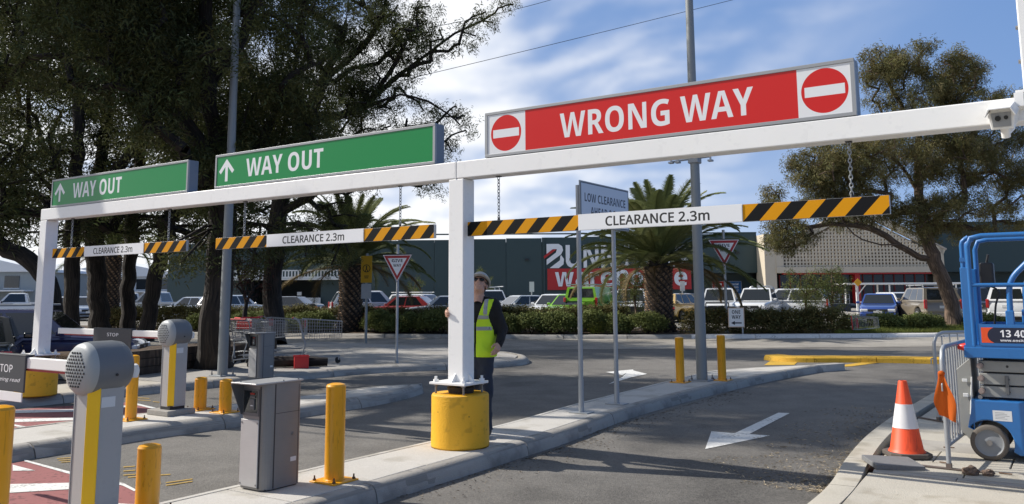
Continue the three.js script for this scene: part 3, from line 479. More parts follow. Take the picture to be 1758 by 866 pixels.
{ // footings
  const prof = [[0, 0], [0.3, 0], [0.304, 0.02], [0.3, 0.3], [0.3, 0.52], [0.29, 0.537], [0.26, 0.54], [0, 0.54]].map(([x, y]) => new THREE.Vector2(x, y));
  const f = solo('post_footing', new THREE.LatheGeometry(prof, 48), M.drum, 'yellow painted concrete drum under the middle gantry post', 'footing', 'drums under the gantry posts'); f.position.set(0.09, 0.148, -0.1);
  const f2 = copyOf(f, [-8.40, 0.148, -0.1], 0, 'yellow painted concrete drum under the left gantry post, behind the boom gate'); 
  copyOf(f, [5.83, 0.148, -0.1], 0, 'yellow concrete drum under the right gantry post beside the blue lift');
}
const MX = { white: '#dedfe0' };
function signBox(name, x0, x1, y0, y1, draw, aspectPx, label, edgeMat) {
  const w = x1 - x0, h = y1 - y0, d = 0.17, t = thing(name, label, 'sign', [(x0 + x1) / 2, y0, 0], 0, 'sign boxes along the gantry beam'), b = 0.032;
  mesh('sign_case', box(w - 0.004, h - 0.004, d - 0.02, 0, 0.002, -d / 2 - 0.008, 0.004), edgeMat, t);
  mesh('frame', [box(w, b, 0.03, 0, 0, -0.014, 0.004), box(w, b, 0.03, 0, h - b, -0.014, 0.004), box(b, h - 2 * b, 0.029, -w / 2 + b / 2, b, -0.0145), box(b, h - 2 * b, 0.029, w / 2 - b / 2, b, -0.0145)], M.frame, t);
  const tx = print(2048, Math.round(2048 * (h - 2 * b) / (w - 2 * b)), (c, W, H) => draw(c, W, H, (x) => (x - x0 - b) / (w - 2 * b) * W, (y) => (1 - (y - y0 - b) / (h - 2 * b)) * H));
  const m = phys('sign face', lin(1, 1, 1), { map: tx, roughness: 0.3, specularIntensity: 0.6, clearcoat: 0.12, clearcoatRoughness: 0.08 });
  mesh('sign_face', face(w - 2 * b, h - 2 * b, 0, h / 2, -0.007), m, t);
  return t;
}
function upArrow(c, x, y, w, h, t) { c.lineWidth = t; c.strokeStyle = MX.white; c.lineCap = 'butt'; c.beginPath(); c.moveTo(x, y + h / 2); c.lineTo(x, y - h / 2 + t * 0.6); c.stroke(); c.beginPath(); c.lineJoin = 'miter'; c.moveTo(x - w / 2, y - h / 2 + w * 0.62); c.lineTo(x, y - h / 2 + t * 0.5); c.lineTo(x + w / 2, y - h / 2 + w * 0.62); c.stroke(); }
const GREEN = '#008140';
signBox('way_out_sign', -8.141, -4.574, 3.126, 3.583, (c, W, H, X, Y) => { c.fillStyle = GREEN; c.fillRect(0, 0, W, H); upArrow(c, X(-7.90), Y(3.358), 0.27 / 3.5 * 2048, 0.29 / 3.5 * 2048, 30); c.fillStyle = MX.white; fitText(c, 'WAY OUT', X(-6.845), Y(3.362), X(-6.177) - X(-7.512), Y(3.245) - Y(3.482)); }, 0, 'green way out sign box with a small arrow on the gantry far left', M.frame_blue);
signBox('way_out_sign', -3.983, -0.192, 3.126, 3.583, (c, W, H, X, Y) => { c.fillStyle = GREEN; c.fillRect(0, 0, W, H); upArrow(c, X(-3.75), Y(3.358), 0.27 / 3.7 * 2048, 0.29 / 3.7 * 2048, 30); c.fillStyle = MX.white; fitText(c, 'WAY OUT', X(-2.64), Y(3.362), X(-1.928) - X(-3.35), Y(3.245) - Y(3.482)); }, 0, 'green way out sign box on the gantry just left of the middle post', M.frame_blue);
signBox('wrong_way_sign', 0.481, 4.174, 3.126, 3.605, (c, W, H, X, Y) => {
  const RED = '#c81512'; c.fillStyle = RED; c.fillRect(0, 0, W, H); c.fillStyle = MX.white; c.fillRect(0, 0, X(0.984), H); c.fillRect(X(3.712), 0, W, H);
  for (const x of [X(0.745), X(3.932)]) { c.fillStyle = RED; c.beginPath(); c.arc(x, H / 2, H * 0.455, 0, 7); c.fill(); c.fillStyle = MX.white; c.fillRect(x - H * 0.39, H / 2 - H * 0.105, H * 0.78, H * 0.21); }
  fitText(c, 'WRONG WAY', X(2.365), H / 2 + 2, X(3.336) - X(1.391), Y(3.243) - Y(3.488));
}, 0, 'red wrong way sign box with no-entry discs at both ends', M.frame_blue);
{ // clearance bars
  function chainGeo(h) { const list = [], n = Math.round(h / 0.034); for (let i = 0; i < n; i++) { const g = new THREE.TorusGeometry(0.0135, 0.0042, 6, 10); g.scale(1, 1.55, 1); if (i % 2) g.rotateY(Math.PI / 2); g.translate(0, (i + 0.5) * h / n, 0); list.push(g); } return join(list); }
  const cg = chainGeo(0.445);
  const bar = (x0, x1, p0, p1, t0, t1, chains, label) => {
    const w = x1 - x0, h = 0.152, cx = (x0 + x1) / 2, t = thing('clearance_bar', label, 'height bar', [cx, 2.32, -0.1], 0, 'striped clearance bars hung under the gantry');
    const stripes = (W0) => print(1024, Math.round(1024 * h / W0), (c, W, H) => { c.fillStyle = '#d18f08'; c.fillRect(0, 0, W, H); c.fillStyle = '#0d0f12'; const per = W * 0.281 / W0, k = H * 0.92; for (let x = -per * 2; x < W + per; x += per) { c.beginPath(); c.moveTo(x, H); c.lineTo(x + k, 0); c.lineTo(x + k + per / 2, 0); c.lineTo(x + per / 2, H); c.fill(); } });
    const bb = mesh('bar', box(w, h, 0.04, 0, 0, 0, 0.005), M.galv, t);
    for (const [a, b] of [[x0, p0], [p1, x1]]) { const sw = b - a, m = phys('striped reflective sheet', lin(1, 1, 1), { map: stripes(sw), roughness: 0.7, specularIntensity: 0.35 }); mesh('striped_sheet', face(sw - 0.004, h - 0.004, (a + b) / 2 - cx, h / 2, 0.0225), m, bb); const bk = face(sw - 0.004, h - 0.004); bk.rotateY(Math.PI); bk.translate((a + b) / 2 - cx, h / 2, -0.0225); mesh('striped_sheet', bk, m, bb); }
    const pw = p1 - p0, lp = mesh('label_plate', box(pw, h + 0.006, 0.006, (p0 + p1) / 2 - cx, -0.003, 0.026), M.white, bb);
    mesh('lettering', face(pw - 0.01, h - 0.004, (p0 + p1) / 2 - cx, h / 2, 0.0305), std('plate print', lin(1, 1, 1), { roughness: 0.5, map: print(2048, Math.round(2048 * h / pw), (c, W, H) => { c.fillStyle = '#e2e3e4'; c.fillRect(0, 0, W, H); c.fillStyle = '#1c1c1e'; const X = (x) => (x - p0) / pw * W; fitText(c, 'CLEARANCE 2.3m', X((t0 + t1) / 2), H * 0.51, X(t1) - X(t0), H * 0.58, '200px Arial', 9); }) }), lp);
    for (const x of chains) { mesh('chain', mv(cg.clone(), x - cx, 0.165, 0), M.galv_dull, t); mesh('chain_lug', [cyl(0.018, 0.01, 0.034, x - cx, 0.15, 0, 10), box(0.05, 0.008, 0.04, x - cx, 0.606, 0)], M.black, t); }
  };
  bar(-8.137, -4.652, -7.198, -5.636, -6.939, -5.911, [-7.631, -5.098], 'far left striped clearance bar hanging in front of the dark trunks');
  bar(-4.01, -0.261, -2.983, -1.303, -2.685, -1.612, [-3.461, -0.77], 'striped clearance bar hanging just left of the middle post');
  bar(0.1, 4.362, 1.548, 3.178, 1.846, 2.883, [0.587, 4.079], 'largest striped clearance bar hanging under the red sign');
}
{ // mast above the right end of the beam and the camera on the beam
  const m = thing('steel_mast', 'white steel mast with bolts rising above the right end of the beam', 'mast', [5.43, 3.146, -0.1]);
  mesh('column', box(0.2, 4.2, 0.2, 0, 0.02, 0, 0.012), M.white, m); mesh('flange', box(0.3, 0.02, 0.28, 0, 0, 0, 0.003), M.white, m);
  for (let i = 0; i < 16; i++) mesh('bolt', rod([-0.118, 0.25 + i * 0.26, 0.05], [-0.1, 0.25 + i * 0.26, 0.05], 0.016, 6), M.bolt, m);
  const c = thing('security_camera', 'white weatherproof security camera under a hood on the right of the beam', 'camera', [5.2, 2.96, 0.16], -1.25);
  c.rotation.order = 'YXZ'; c.rotation.set(0.30, -0.05, 0);
  mesh('housing', mv(side([[-0.07, -0.07], [0.07, -0.07], [0.085, 0.03], [0.06, 0.075], [-0.06, 0.075], [-0.085, 0.03]], 0.36, 0.008), 0, 0, -0.02), M.white, c);
  mesh('hood', mv(side([[-0.098, 0.035], [-0.07, 0.092], [0.07, 0.092], [0.098, 0.035], [0.09, 0.035], [0.064, 0.083], [-0.064, 0.083], [-0.09, 0.035]].reverse(), 0.44, 0.002), 0, 0, 0.02), M.white, c);
  mesh('front_glass', mv(side([[-0.055, -0.05], [0.055, -0.05], [0.062, 0.05], [-0.062, 0.05]], 0.01), 0, 0, 0.166), M.frame, c);
  mesh('lens', [rod([-0.02, 0.012, 0.16], [-0.02, 0.012, 0.185], 0.019, 14), rod([0.03, 0.014, 0.16], [0.03, 0.014, 0.182], 0.014, 14)], M.glass, c);
  mesh('bracket', [rod([0, -0.06, 0.02], [0, -0.15, 0.0], 0.03, 12), rod([0, -0.13, 0.01], [0.02, -0.12, -0.24], 0.022, 10)], M.white, c);
}
// ---------------------------------------------------------------- boom gates, ticket machines, bollards
{
  const grey = phys('grey moulded plastic', lin(0.145, 0.155, 0.165), { roughness: 0.45 }), disc = phys('pale grey plastic', lin(0.33, 0.345, 0.34), { roughness: 0.45 }), body = phys('silver grey cabinet paint', lin(0.40, 0.40, 0.395), { roughness: 0.42, map: T.paint }), strip = phys('yellow strip', lin(0.95, 0.55, 0.005), { roughness: 0.4 }), armM = phys('white boom', lin(0.80, 0.79, 0.75), { roughness: 0.4 }), ban = std('charcoal vinyl banner', lin(0.05, 0.053, 0.058), { roughness: 0.6 });
  const gate = (pos, label, L, b0, b1, lines) => {
    const t = thing('boom_gate', label, 'boom gate', pos, 0, 'boom gates on the islands');
    // cabinet: 0.26 wide, 0.235 deep, front right corner chamfered with the yellow strip; the thing's origin is the cabinet's centre on the island
    mesh('plinth', box(0.46, 0.07, 0.42, 0.0, 0, 0, 0.012), M.concrete_grey, t); mesh('foot', box(0.205, 0.045, 0.225, 0.022, 0.07, 0), M.dark, t);
    mesh('cabinet', plan([[-0.085, -0.115], [0.13, -0.115], [0.13, 0.06], [0.075, 0.115], [-0.085, 0.115]].reverse(), 0.112, 1.02, 0.006), body, t);
    { const s = box(0.086, 0.86, 0.012, 0, 0.118, 0, 0.004); s.rotateY(Math.PI / 4); s.translate(0.1035, 0, 0.0885); mesh('yellow_strip', s, strip, t); }
    mesh('side_trim', [box(0.008, 0.86, 0.008, -0.08, 0.118, 0.117)], M.galv, t);
    mesh('type_label', box(0.002, 0.07, 0.1, 0.1315, 0.80, 0.0), M.plate, t);
    // rounded head: a barrel lying front to back with a dotted dish at the front
    const hp = [[0, -0.2], [0.10, -0.198], [0.155, -0.185], [0.178, -0.155], [0.187, -0.10], [0.187, 0.05], [0.182, 0.085]].map(([r, z]) => new THREE.Vector2(r, z)), hg = new THREE.LatheGeometry(hp, 40); hg.rotateX(Math.PI / 2); hg.translate(0, 1.06, 0.02);
    const head = mesh('head', hg, grey, t);
    const dp = [[0.182, 0.085], [0.174, 0.115], [0.15, 0.142], [0.10, 0.157], [0, 0.163]].map(([r, z]) => new THREE.Vector2(r, z)), dg = new THREE.LatheGeometry(dp, 40); dg.rotateX(Math.PI / 2); dg.translate(0, 1.06, 0.02); mesh('front_dish', dg, disc, head);
    const dots = []; for (let i = -7; i <= 7; i++) for (let j = -5; j <= 5; j++) { const x = (j + (i & 1) * 0.5) * 0.031, y = i * 0.0225, r = Math.hypot(x, y); if (r < 0.122) { const z = 0.02 + 0.1635 - 0.6 * r * r, g = new THREE.CylinderGeometry(0.0072, 0.0072, 0.006, 8); g.rotateX(Math.PI / 2); g.translate(x, 1.06 + y, z); dots.push(g); } } mesh('sound_holes', dots, M.black, head).userData.kind = 'stuff';
    mesh('key_plug', rod([0.185, 1.02, -0.02], [0.19, 1.02, -0.02], 0.01, 10), M.black, head);
    const ay = 0.976, az = -0.235, arm = mesh('boom_arm', box(L, 0.09, 0.045, -L / 2 + 0.07, ay, az, 0.008), armM, t);
    mesh('red_edge', box(L - 0.3, 0.016, 0.03, -L / 2 + 0.1, ay - 0.0165, az), std('red rubber edge', lin(0.3, 0.02, 0.02), { roughness: 0.6 }), arm);
    mesh('arm_hub', rod([0, ay + 0.045, -0.16], [0, ay + 0.045, -0.275], 0.05, 18), armM, t);
    const bn = thing('boom_banner', label.includes('nearest') ? 'charcoal stop banner with white lower edge hung on the nearest boom arm' : 'charcoal stop banner wrapped over the far white boom arm', 'banner', [pos[0] + (b0 + b1) / 2, pos[1] + ay - 0.19, pos[2] + az + 0.032], 0);
    const bw = b1 - b0; mesh('banner_cloth', box(bw, 0.29, 0.012, 0, 0, 0, 0.004), ban, bn); mesh('banner_top', box(bw, 0.012, 0.075, 0, 0.288, -0.03, 0.003), ban, bn);
    mesh('print', face(bw - 0.01, 0.28, 0, 0.145, 0.0068), std('banner print', lin(1, 1, 1), { roughness: 0.6, map: print(1024, Math.round(1024 * 0.28 / bw), (c, W, H) => { c.fillStyle = '#3a3c40'; c.fillRect(0, 0, W, H); c.fillStyle = '#e8e8e8'; if (lines > 1) { fitText(c, 'STOP', W * 0.70, H * 0.36, W * 0.24, H * 0.22, '200px Arial'); fitText(c, 'being read', W * 0.76, H * 0.68, W * 0.36, H * 0.10, 'italic 200px Arial'); } else fitText(c, 'STOP', W * 0.52, H * 0.28, W * 0.3, H * 0.17, '200px Arial'); }) }), bn);
    if (lines > 1) mesh('white_hem', box(bw - 0.06, 0.075, 0.01, -0.0, -0.078, 0, 0.003), M.white, bn);
    return t;
  };
  gate([-0.205, 0.15, 3.69], 'nearest silver boom gate with grey dotted head and yellow corner strip', 3.3, -2.5, -1.41, 2);
  gate([-4.62, 0.15, 0.055], 'far silver boom gate with yellow strip standing on the second island', 3.42, -2.31, -1.32, 1);
}
{ // ticket machines
  const k = thing('ticket_machine', 'stainless steel ticket machine on the middle island beside the yellow bollard', 'ticket machine', [-0.06, 0.15, 2.22], 0, 'stainless ticket machines');
  const rr = 0.085, out = [[-0.185, -0.17], [0.095, -0.17], [0.095, 0.19 - rr]]; for (let i = 1; i <= 6; i++) { const a = i / 6 * Math.PI / 2; out.push([0.095 - rr + rr * Math.cos(a), 0.19 - rr + rr * Math.sin(a)]); } out.push([-0.185, 0.19]);
  mesh('cabinet', plan(out.slice().reverse(), 0.012, 0.845, 0.003), M.steel, k); mesh('base', box(0.26, 0.014, 0.33, -0.05, 0, 0.0), M.dark, k);
  mesh('service_panel', box(0.215, 0.525, 0.012, -0.085, 0.03, 0.195, 0.003), M.galv, k).material = std('brushed panel', lin(0.54, 0.53, 0.515), { map: T.brush, metalness: 0.3, roughness: 0.45 });
  for (const [x, y] of [[-0.18, 0.05], [0.01, 0.05], [-0.18, 0.53], [0.01, 0.53]]) mesh('screw', rod([x, y, 0.2], [x, y, 0.205], 0.007, 8), M.bolt, k);
  mesh('corner_groove', box(0.004, 0.82, 0.01, 0.0945, 0.016, 0.095), M.black, k); mesh('panel_groove', box(0.01, 0.8, 0.006, 0.028, 0.02, 0.1905), M.black, k);
  const w = mesh('reader_window', box(0.2, 0.215, 0.02, -0.087, 0.585, 0.185), M.steel_dark, k); mesh('reader_glass', box(0.165, 0.175, 0.006, -0.087, 0.61, 0.193), M.glass, w); mesh('card_reader', [box(0.055, 0.085, 0.012, -0.06, 0.635, 0.2, 0.003), box(0.06, 0.012, 0.006, -0.06, 0.73, 0.2)], M.steel_dark, w); mesh('red_display', box(0.05, 0.014, 0.004, -0.062, 0.755, 0.2), std('red display', lin(0.3, 0.03, 0.02)), w); mesh('ticket_slot', box(0.028, 0.008, 0.004, -0.06, 0.665, 0.2075), M.plate, w);
  const cheek = side([[0, 0], [0.02, 0], [0.13, 0.25], [0, 0.25]], 0.006); cheek.rotateY(-Math.PI / 2);
  for (const x of [-0.188]) mesh('hood_cheek', mv(cheek.clone(), x, 0.592, 0.19), M.steel_dark, k);
  const roof = box(0.31, 0.012, 0.50, -0.045, 0.846, 0.06, 0.003); roof.rotateX(0.0); mesh('roof_plate', roof, std('steel roof plate', lin(0.5, 0.5, 0.5), { map: T.brush, metalness: 0.5, roughness: 0.4 }), k);
  mesh('roof_screw', [cyl(0.006, 0.006, 0.012, 0.1, 0.855, 0.02, 8), cyl(0.006, 0.006, 0.012, 0.1, 0.855, -0.14, 8), cyl(0.006, 0.006, 0.012, -0.14, 0.855, 0.26, 8)], M.bolt, k);
  mesh('door_lock', [rod([0.096, 0.42, -0.1], [0.101, 0.42, -0.1], 0.014, 14), rod([0.1, 0.42, -0.1], [0.103, 0.42, -0.1], 0.006, 8)], M.bolt, k); mesh('rating_label', box(0.002, 0.035, 0.06, 0.0955, 0.2, -0.11), M.plate, k); mesh('side_seam', [box(0.003, 0.003, 0.25, 0.0952, 0.6, -0.04), box(0.003, 0.8, 0.003, 0.0952, 0.02, -0.155)], M.black, k);
  copyOf(k, [-7.46, 0.15, -3.85], 0, 'far stainless ticket machine in front of the trolleys and dark trunk');
}
{ // bollards
  const make = (name, pos, h, r, label, turn = 0) => {
    const t = thing(name, label, 'bollard', pos, turn, 'yellow steel bollards');
    const p = [[0, 0], [r, 0], [r, h - 0.03], [r * 1.01, h - 0.028], [r * 0.9, h - 0.012], [r * 0.5, h - 0.002], [0, h]].map(([x, y]) => new THREE.Vector2(x, y));
    mesh('tube', toCreasedNormals(mv(new THREE.LatheGeometry(p, 32), 0, 0.012, 0), 0.5), M.yellow, t);
    mesh('foot_plate', box(0.29, 0.014, 0.29, 0, 0, 0, 0.004), M.yellow, t);
    mesh('weld', mv(new THREE.TorusGeometry(r, 0.007, 5, 28).rotateX(Math.PI / 2), 0, 0.017, 0), M.yellow, t);
    for (const [a, b] of [[-1, -1], [1, -1], [1, 1], [-1, 1]]) mesh('bolt', [cyl(0.015, 0.015, 0.013, a * 0.115, 0.014, b * 0.115, 6), cyl(0.008, 0.006, 0.028, a * 0.115, 0.027, b * 0.115, 8)], M.rust, t);
    return t;
  };
  make('bollard', [0.20, 0.15, 1.80], 0.80, 0.083, 'tall yellow bollard between the ticket machine and the concrete drum');
  make('bollard', [-0.22, 0.15, 3.26], 0.47, 0.083, 'short yellow bollard right of the nearest boom gate');
  make('bollard', [-0.15, 0.15, 4.36], 0.87, 0.083, 'yellow bollard cut by the left edge, nearest to the viewer');
  make('bollard', [-4.58, 0.15, 0.66], 0.80, 0.07, 'tall yellow bollard mostly behind the nearest boom gate');
  make('bollard', [-4.66, 0.15, -0.42], 0.43, 0.083, 'short yellow bollard just right of the far boom gate');
  make('bollard', [-4.12, 0.15, -0.42], 0.43, 0.083, 'short yellow bollard at the edge of the second island beside the ticket machine');
  make('bollard', [-0.40, 0.15, -7.15], 0.78, 0.075, 'yellow bollard left of the tall lamp post on the middle island');
  make('bollard', [0.11, 0.15, -7.85], 0.80, 0.075, 'yellow bollard right of the tall lamp post on the middle island');
}
// ---------------------------------------------------------------- lamp posts and road signs
{
  const lamp = (pos, label, arms) => {
    const t = thing('lamp_post', label, 'lamp post', pos, 0, 'tall grey lamp posts');
    mesh('pole', cyl(0.098, 0.06, 10.6, 0, 0.02, 0, 20), M.pole, t); mesh('base_plate', box(0.36, 0.025, 0.36, 0, 0, 0, 0.004), M.galv_dull, t);
    for (const [a, b] of [[-1, -1], [1, -1], [1, 1], [-1, 1]]) mesh('bolt', [cyl(0.02, 0.02, 0.03, a * 0.14, 0.025, b * 0.14, 6), cyl(0.011, 0.011, 0.05, a * 0.14, 0.05, b * 0.14, 8)], M.bolt, t);
    const l = mesh('lamp_head', box(1.5, 0.12, 0.34, 0.0, 10.62, 0, 0.04), M.pole, t); mesh('lens', box(0.5, 0.02, 0.26, 0.42, 10.6, 0), M.lamp, l);
    if (arms) { const c = mesh('cross_arm', [rod([-0.42, 4.0, 0.1], [0.28, 4.06, -0.08], 0.017, 8), box(0.2, 0.12, 0.2, 0, 3.94, 0, 0.02)], M.galv_dull, t); for (const x of [-0.42, -0.3, 0.28]) mesh('arm_device', [rod([x, 3.98, x * -0.25], [x, 4.09, x * -0.25], 0.018, 8), box(0.09, 0.035, 0.1, x, 3.965, x * -0.25, 0.01)], M.galv, c); }  // small loudspeakers and cameras on the cross arm, no lamps
  };
  lamp([-8.5, 0.15, -3.72], 'tall grey lamp post in front of the dark trees on the left', false);
  lamp([-0.18, 0.15, -7.62], 'tall grey lamp post between two bollards behind the red sign', true);
}
const GWface = (c, W, H) => { c.clearRect(0, 0, W, H); const tri = (k, col) => { c.fillStyle = col; c.beginPath(); const cx = W / 2, cy = H * 0.36; for (const [x, y] of [[0.03, 0.035], [0.97, 0.035], [0.5, 0.97]]) c.lineTo(cx + (x * W - cx) * k, cy + (y * H - cy) * k); c.closePath(); c.fill(); }; tri(1, '#e6e3e2'); tri(0.93, '#a51f24'); tri(0.66, '#ececeb'); c.fillStyle = '#1d1d1f'; fitText(c, 'GIVE', W / 2, H * 0.235, W * 0.36, H * 0.11); fitText(c, 'WAY', W / 2, H * 0.40, W * 0.26, H * 0.10); };
{
  const gw = (pos, turn, w, h, top, pole, label, r) => {
    const t = thing('give_way_sign', label, 'road sign', pos, turn, 'red and white give way signs');
    mesh('pole', cyl(r, r, pole, 0, 0, 0, 12), M.galv, t); mesh('foot', cyl(r * 1.6, r * 1.5, 0.05, 0, 0.001, 0, 12), M.galv_dull, t);
    const s = side([[-w / 2, top], [w / 2, top], [0.012, top - h], [-0.012, top - h]].reverse(), 0.004); s.translate(0, 0, r + 0.005); mesh('sign_plate', s, M.back_blue, t);
    const g = new THREE.BufferGeometry(), z = r + 0.0085; g.setAttribute('position', new THREE.Float32BufferAttribute([-w / 2, top, z, 0, top - h, z, w / 2, top, z], 3)); g.setAttribute('normal', new THREE.Float32BufferAttribute([0, 0, 1, 0, 0, 1, 0, 0, 1], 3)); g.setAttribute('uv', new THREE.Float32BufferAttribute([0, 1, 0.5, 0, 1, 1], 2));
    mesh('sign_face', g, std('give way face', lin(1, 1, 1), { map: print(512, 470, GWface), roughness: 0.45 }), t);
    mesh('clamp', [box(w * 0.5, 0.03, 0.02, 0, top - 0.12, r - 0.006), box(w * 0.2, 0.03, 0.02, 0, top - h * 0.6, r - 0.006)], M.galv_dull, t);
  };
  gw([-7.58, 0.15, -7.78], 0.35, 0.76, 0.66, 2.50, 2.72, 'give way sign on a thin pole left of the middle post', 0.03);
  const p = onGround(1246, 33.1, 0.16); gw([p.x, p.y, p.z], YAW - 0.15, 1.24, 1.10, 3.66, 4.02, 'give way sign on a pole beside the tall lamp post', 0.055);
  const o = thing('one_way_sign', 'small white one way sign with a left arrow behind the bollard', 'road sign', [...ahead((1258 - 879) / 1442 * 32.45, 32.45, 0.13).toArray()], YAW);
  mesh('post', cyl(0.03, 0.03, 0.98, 0.24, 0, -0.03, 10), M.galv, o); mesh('sign_plate', box(0.62, 0.74, 0.02, 0, 0.28, 0.02, 0.006), std('cream sign edge', lin(0.6, 0.45, 0.33)), o);
  mesh('sign_face', face(0.55, 0.68, 0, 0.65, 0.0315), std('one way face', lin(1, 1, 1), { roughness: 0.5, map: print(256, 316, (c, W, H) => { c.fillStyle = '#d9dad8'; c.fillRect(0, 0, W, H); c.fillStyle = '#1e1e20'; fitText(c, 'ONE', W / 2, 62, 150, 64); fitText(c, 'WAY', W / 2, 150, 160, 64); c.fillRect(90, 244, 130, 22); c.beginPath(); c.moveTo(30, 255); c.lineTo(100, 220); c.lineTo(100, 290); c.fill(); }) }), o);
  // the low clearance board, turned towards the lane beside the island
  const b = thing('low_clearance_sign', 'grey low clearance board on two poles behind the large clearance bar', 'road sign', [-0.03, 0.15, -3.42]);
  for (const z of [0.52, -0.52]) { mesh('pole', cyl(0.032, 0.032, 3.02, 0, 0.012, z, 14), M.galv, b); mesh('pole_sleeve', cyl(0.037, 0.037, 0.42, 0, 0.012, z, 14), M.galv, b); mesh('foot_plate', box(0.28, 0.012, 0.2, 0, 0, z, 0.003), M.galv_dull, b); }
  const plate = side([[-0.75, 0], [0.75, 0], [0.75, 0.62], [-0.75, 0.62]], 0.02, 0.006); plate.rotateY(Math.PI / 2); plate.translate(0.05, 2.475, -0.18); mesh('board', plate, M.galv_dull, b);
  const f = face(1.46, 0.58, 0, 0, 0); f.rotateY(Math.PI / 2); f.translate(0.0615, 2.785, -0.18); mesh('board_face', f, std('low clearance face', lin(1, 1, 1), { roughness: 0.5, map: print(1024, 408, (c, W, H) => { c.fillStyle = '#c9d3e0'; c.fillRect(0, 0, W, H); c.strokeStyle = '#39475c'; c.lineWidth = 16; c.strokeRect(0, 0, W, H); c.fillStyle = '#3b4456'; fitText(c, 'LOW CLEARANCE', W / 2, H * 0.345, W * 0.86, H * 0.2); fitText(c, 'AHEAD 2.3m', W / 2, H * 0.665, W * 0.62, H * 0.2); }) }), b);
  mesh('clamp', [box(0.02, 0.04, 1.3, 0.045, 2.6, -0.1), box(0.02, 0.04, 1.3, 0.045, 2.95, -0.1)], M.galv_dull, b);
  const y = thing('warning_sign', 'yellow pedestrian warning board on a thin grey pole', 'road sign', [...onGround(629, 29, 0.02).toArray()], YAW);
  mesh('pole', cyl(0.045, 0.045, 3.1, 0, 0, 0, 10), M.pole, y); mesh('sign_plate', box(0.38, 0.92, 0.03, 0, 2.1, 0.07, 0.01), std('amber sign', lin(0.5, 0.30, 0.02)), y);
  mesh('sign_face', face(0.35, 0.88, 0, 2.56, 0.0865), std('warning face', lin(1, 1, 1), { map: print(128, 320, (c, W, H) => { c.fillStyle = '#b98a10'; c.fillRect(0, 0, W, H); c.strokeStyle = '#25220e'; c.lineWidth = 9; c.beginPath(); c.arc(64, 150, 44, 0, 7); c.stroke(); c.fillStyle = '#25220e'; c.beginPath(); c.arc(64, 126, 9, 0, 7); c.fill(); c.fillRect(57, 134, 14, 34); c.fillRect(48, 166, 10, 24); c.fillRect(70, 166, 10, 24); c.fillRect(34, 240, 60, 10); c.fillRect(40, 262, 48, 10); }) }), y);
  mesh('back_plate', box(0.34, 0.5, 0.02, 0.0, 1.56, 0.06), M.galv_dull, y);
  // small signposts in the car park
  for (const [u, d, l] of [[913, 46, 'small grey parking signpost in front of the dark wall'], [1172, 47, 'small white parking signpost right of the palm trunk']]) { const s = thing('parking_sign', l, 'signpost', onGround(u, d, 0.2).toArray(), YAW); mesh('pole', cyl(0.035, 0.035, 2.1, 0, 0, 0, 8), M.galv, s); mesh('sign_plate', box(0.26, 0.55, 0.02, 0, 1.62, 0.045), M.plate, s); }
}
{ // wires across the sky
  const wire = (u0, v0, u1, v1, label) => { const a = at(u0, v0, 36), b = at(u1, v1, 40), d = b.clone().sub(a), A = a.clone().addScaledVector(d, -1.2), Bp = b.clone().addScaledVector(d, 1.2), pts = []; for (let i = 0; i <= 24; i++) { const t = i / 24; pts.push(A.clone().lerp(Bp, t).add(V3(0, -4 * 0.25 * t * (1 - t) + 0.25, 0))); } solo('power_line', new THREE.TubeGeometry(new THREE.CatmullRomCurve3(pts), 60, 0.013, 5), M.black, label, 'power line', 'wires crossing the sky'); };
  wire(765, 121, 1252, 2, 'thin black wire crossing the sky behind the red sign, the lower one'); wire(842, 27, 944, 1, 'thin black wire at the top of the sky, the upper one');
}
// ---------------------------------------------------------------- trees, palms, hedges, grass
const Q = (R) => { const q = new THREE.Quaternion(); return q.setFromEuler(new THREE.Euler((R() - 0.5) * 1.5, R() * 6.283, (R() - 0.5) * 1.5)); };
function leafSpray(seed, n, len, leafL, leafW, droop, spread) { // a twig with separate leaves
  const R = rng(seed), pos = [], nor = [], idx = [];
  const quad = (a, b, c, d) => { const o = pos.length / 3; for (const p of [a, b, c, d]) pos.push(p.x, p.y, p.z); idx.push(o, o + 1, o + 2, o, o + 2, o + 3); };
  for (let i = 0; i < n; i++) {
    const t = (i + R()) / n, a = R() * 6.283, rr = spread * Math.sqrt(R()), base = V3(Math.cos(a) * rr, -t * len + len * 0.5 + (R() - 0.5) * 0.1, Math.sin(a) * rr);
    const az = R() * 6.283, dr = droop + (R() - 0.5) * 1.0, dir = V3(Math.cos(az) * Math.cos(dr), -Math.sin(dr), Math.sin(az) * Math.cos(dr)), L = leafL * (0.7 + 0.6 * R());
    const sd = V3(-Math.sin(az), (R() - 0.5) * 0.8, Math.cos(az)).normalize().multiplyScalar(leafW * 0.5), mid = base.clone().addScaledVector(dir, L * 0.45).add(V3(0, 0.06 * L, 0)), tip = base.clone().addScaledVector(dir, L).add(V3(0, -0.12 * L, 0));
    quad(base, mid.clone().add(sd), tip, mid.clone().sub(sd));
  }
  const g = new THREE.BufferGeometry(); g.setAttribute('position', new THREE.Float32BufferAttribute(pos, 3)); g.setIndex(idx); g.computeVertexNormals(); return g;
}
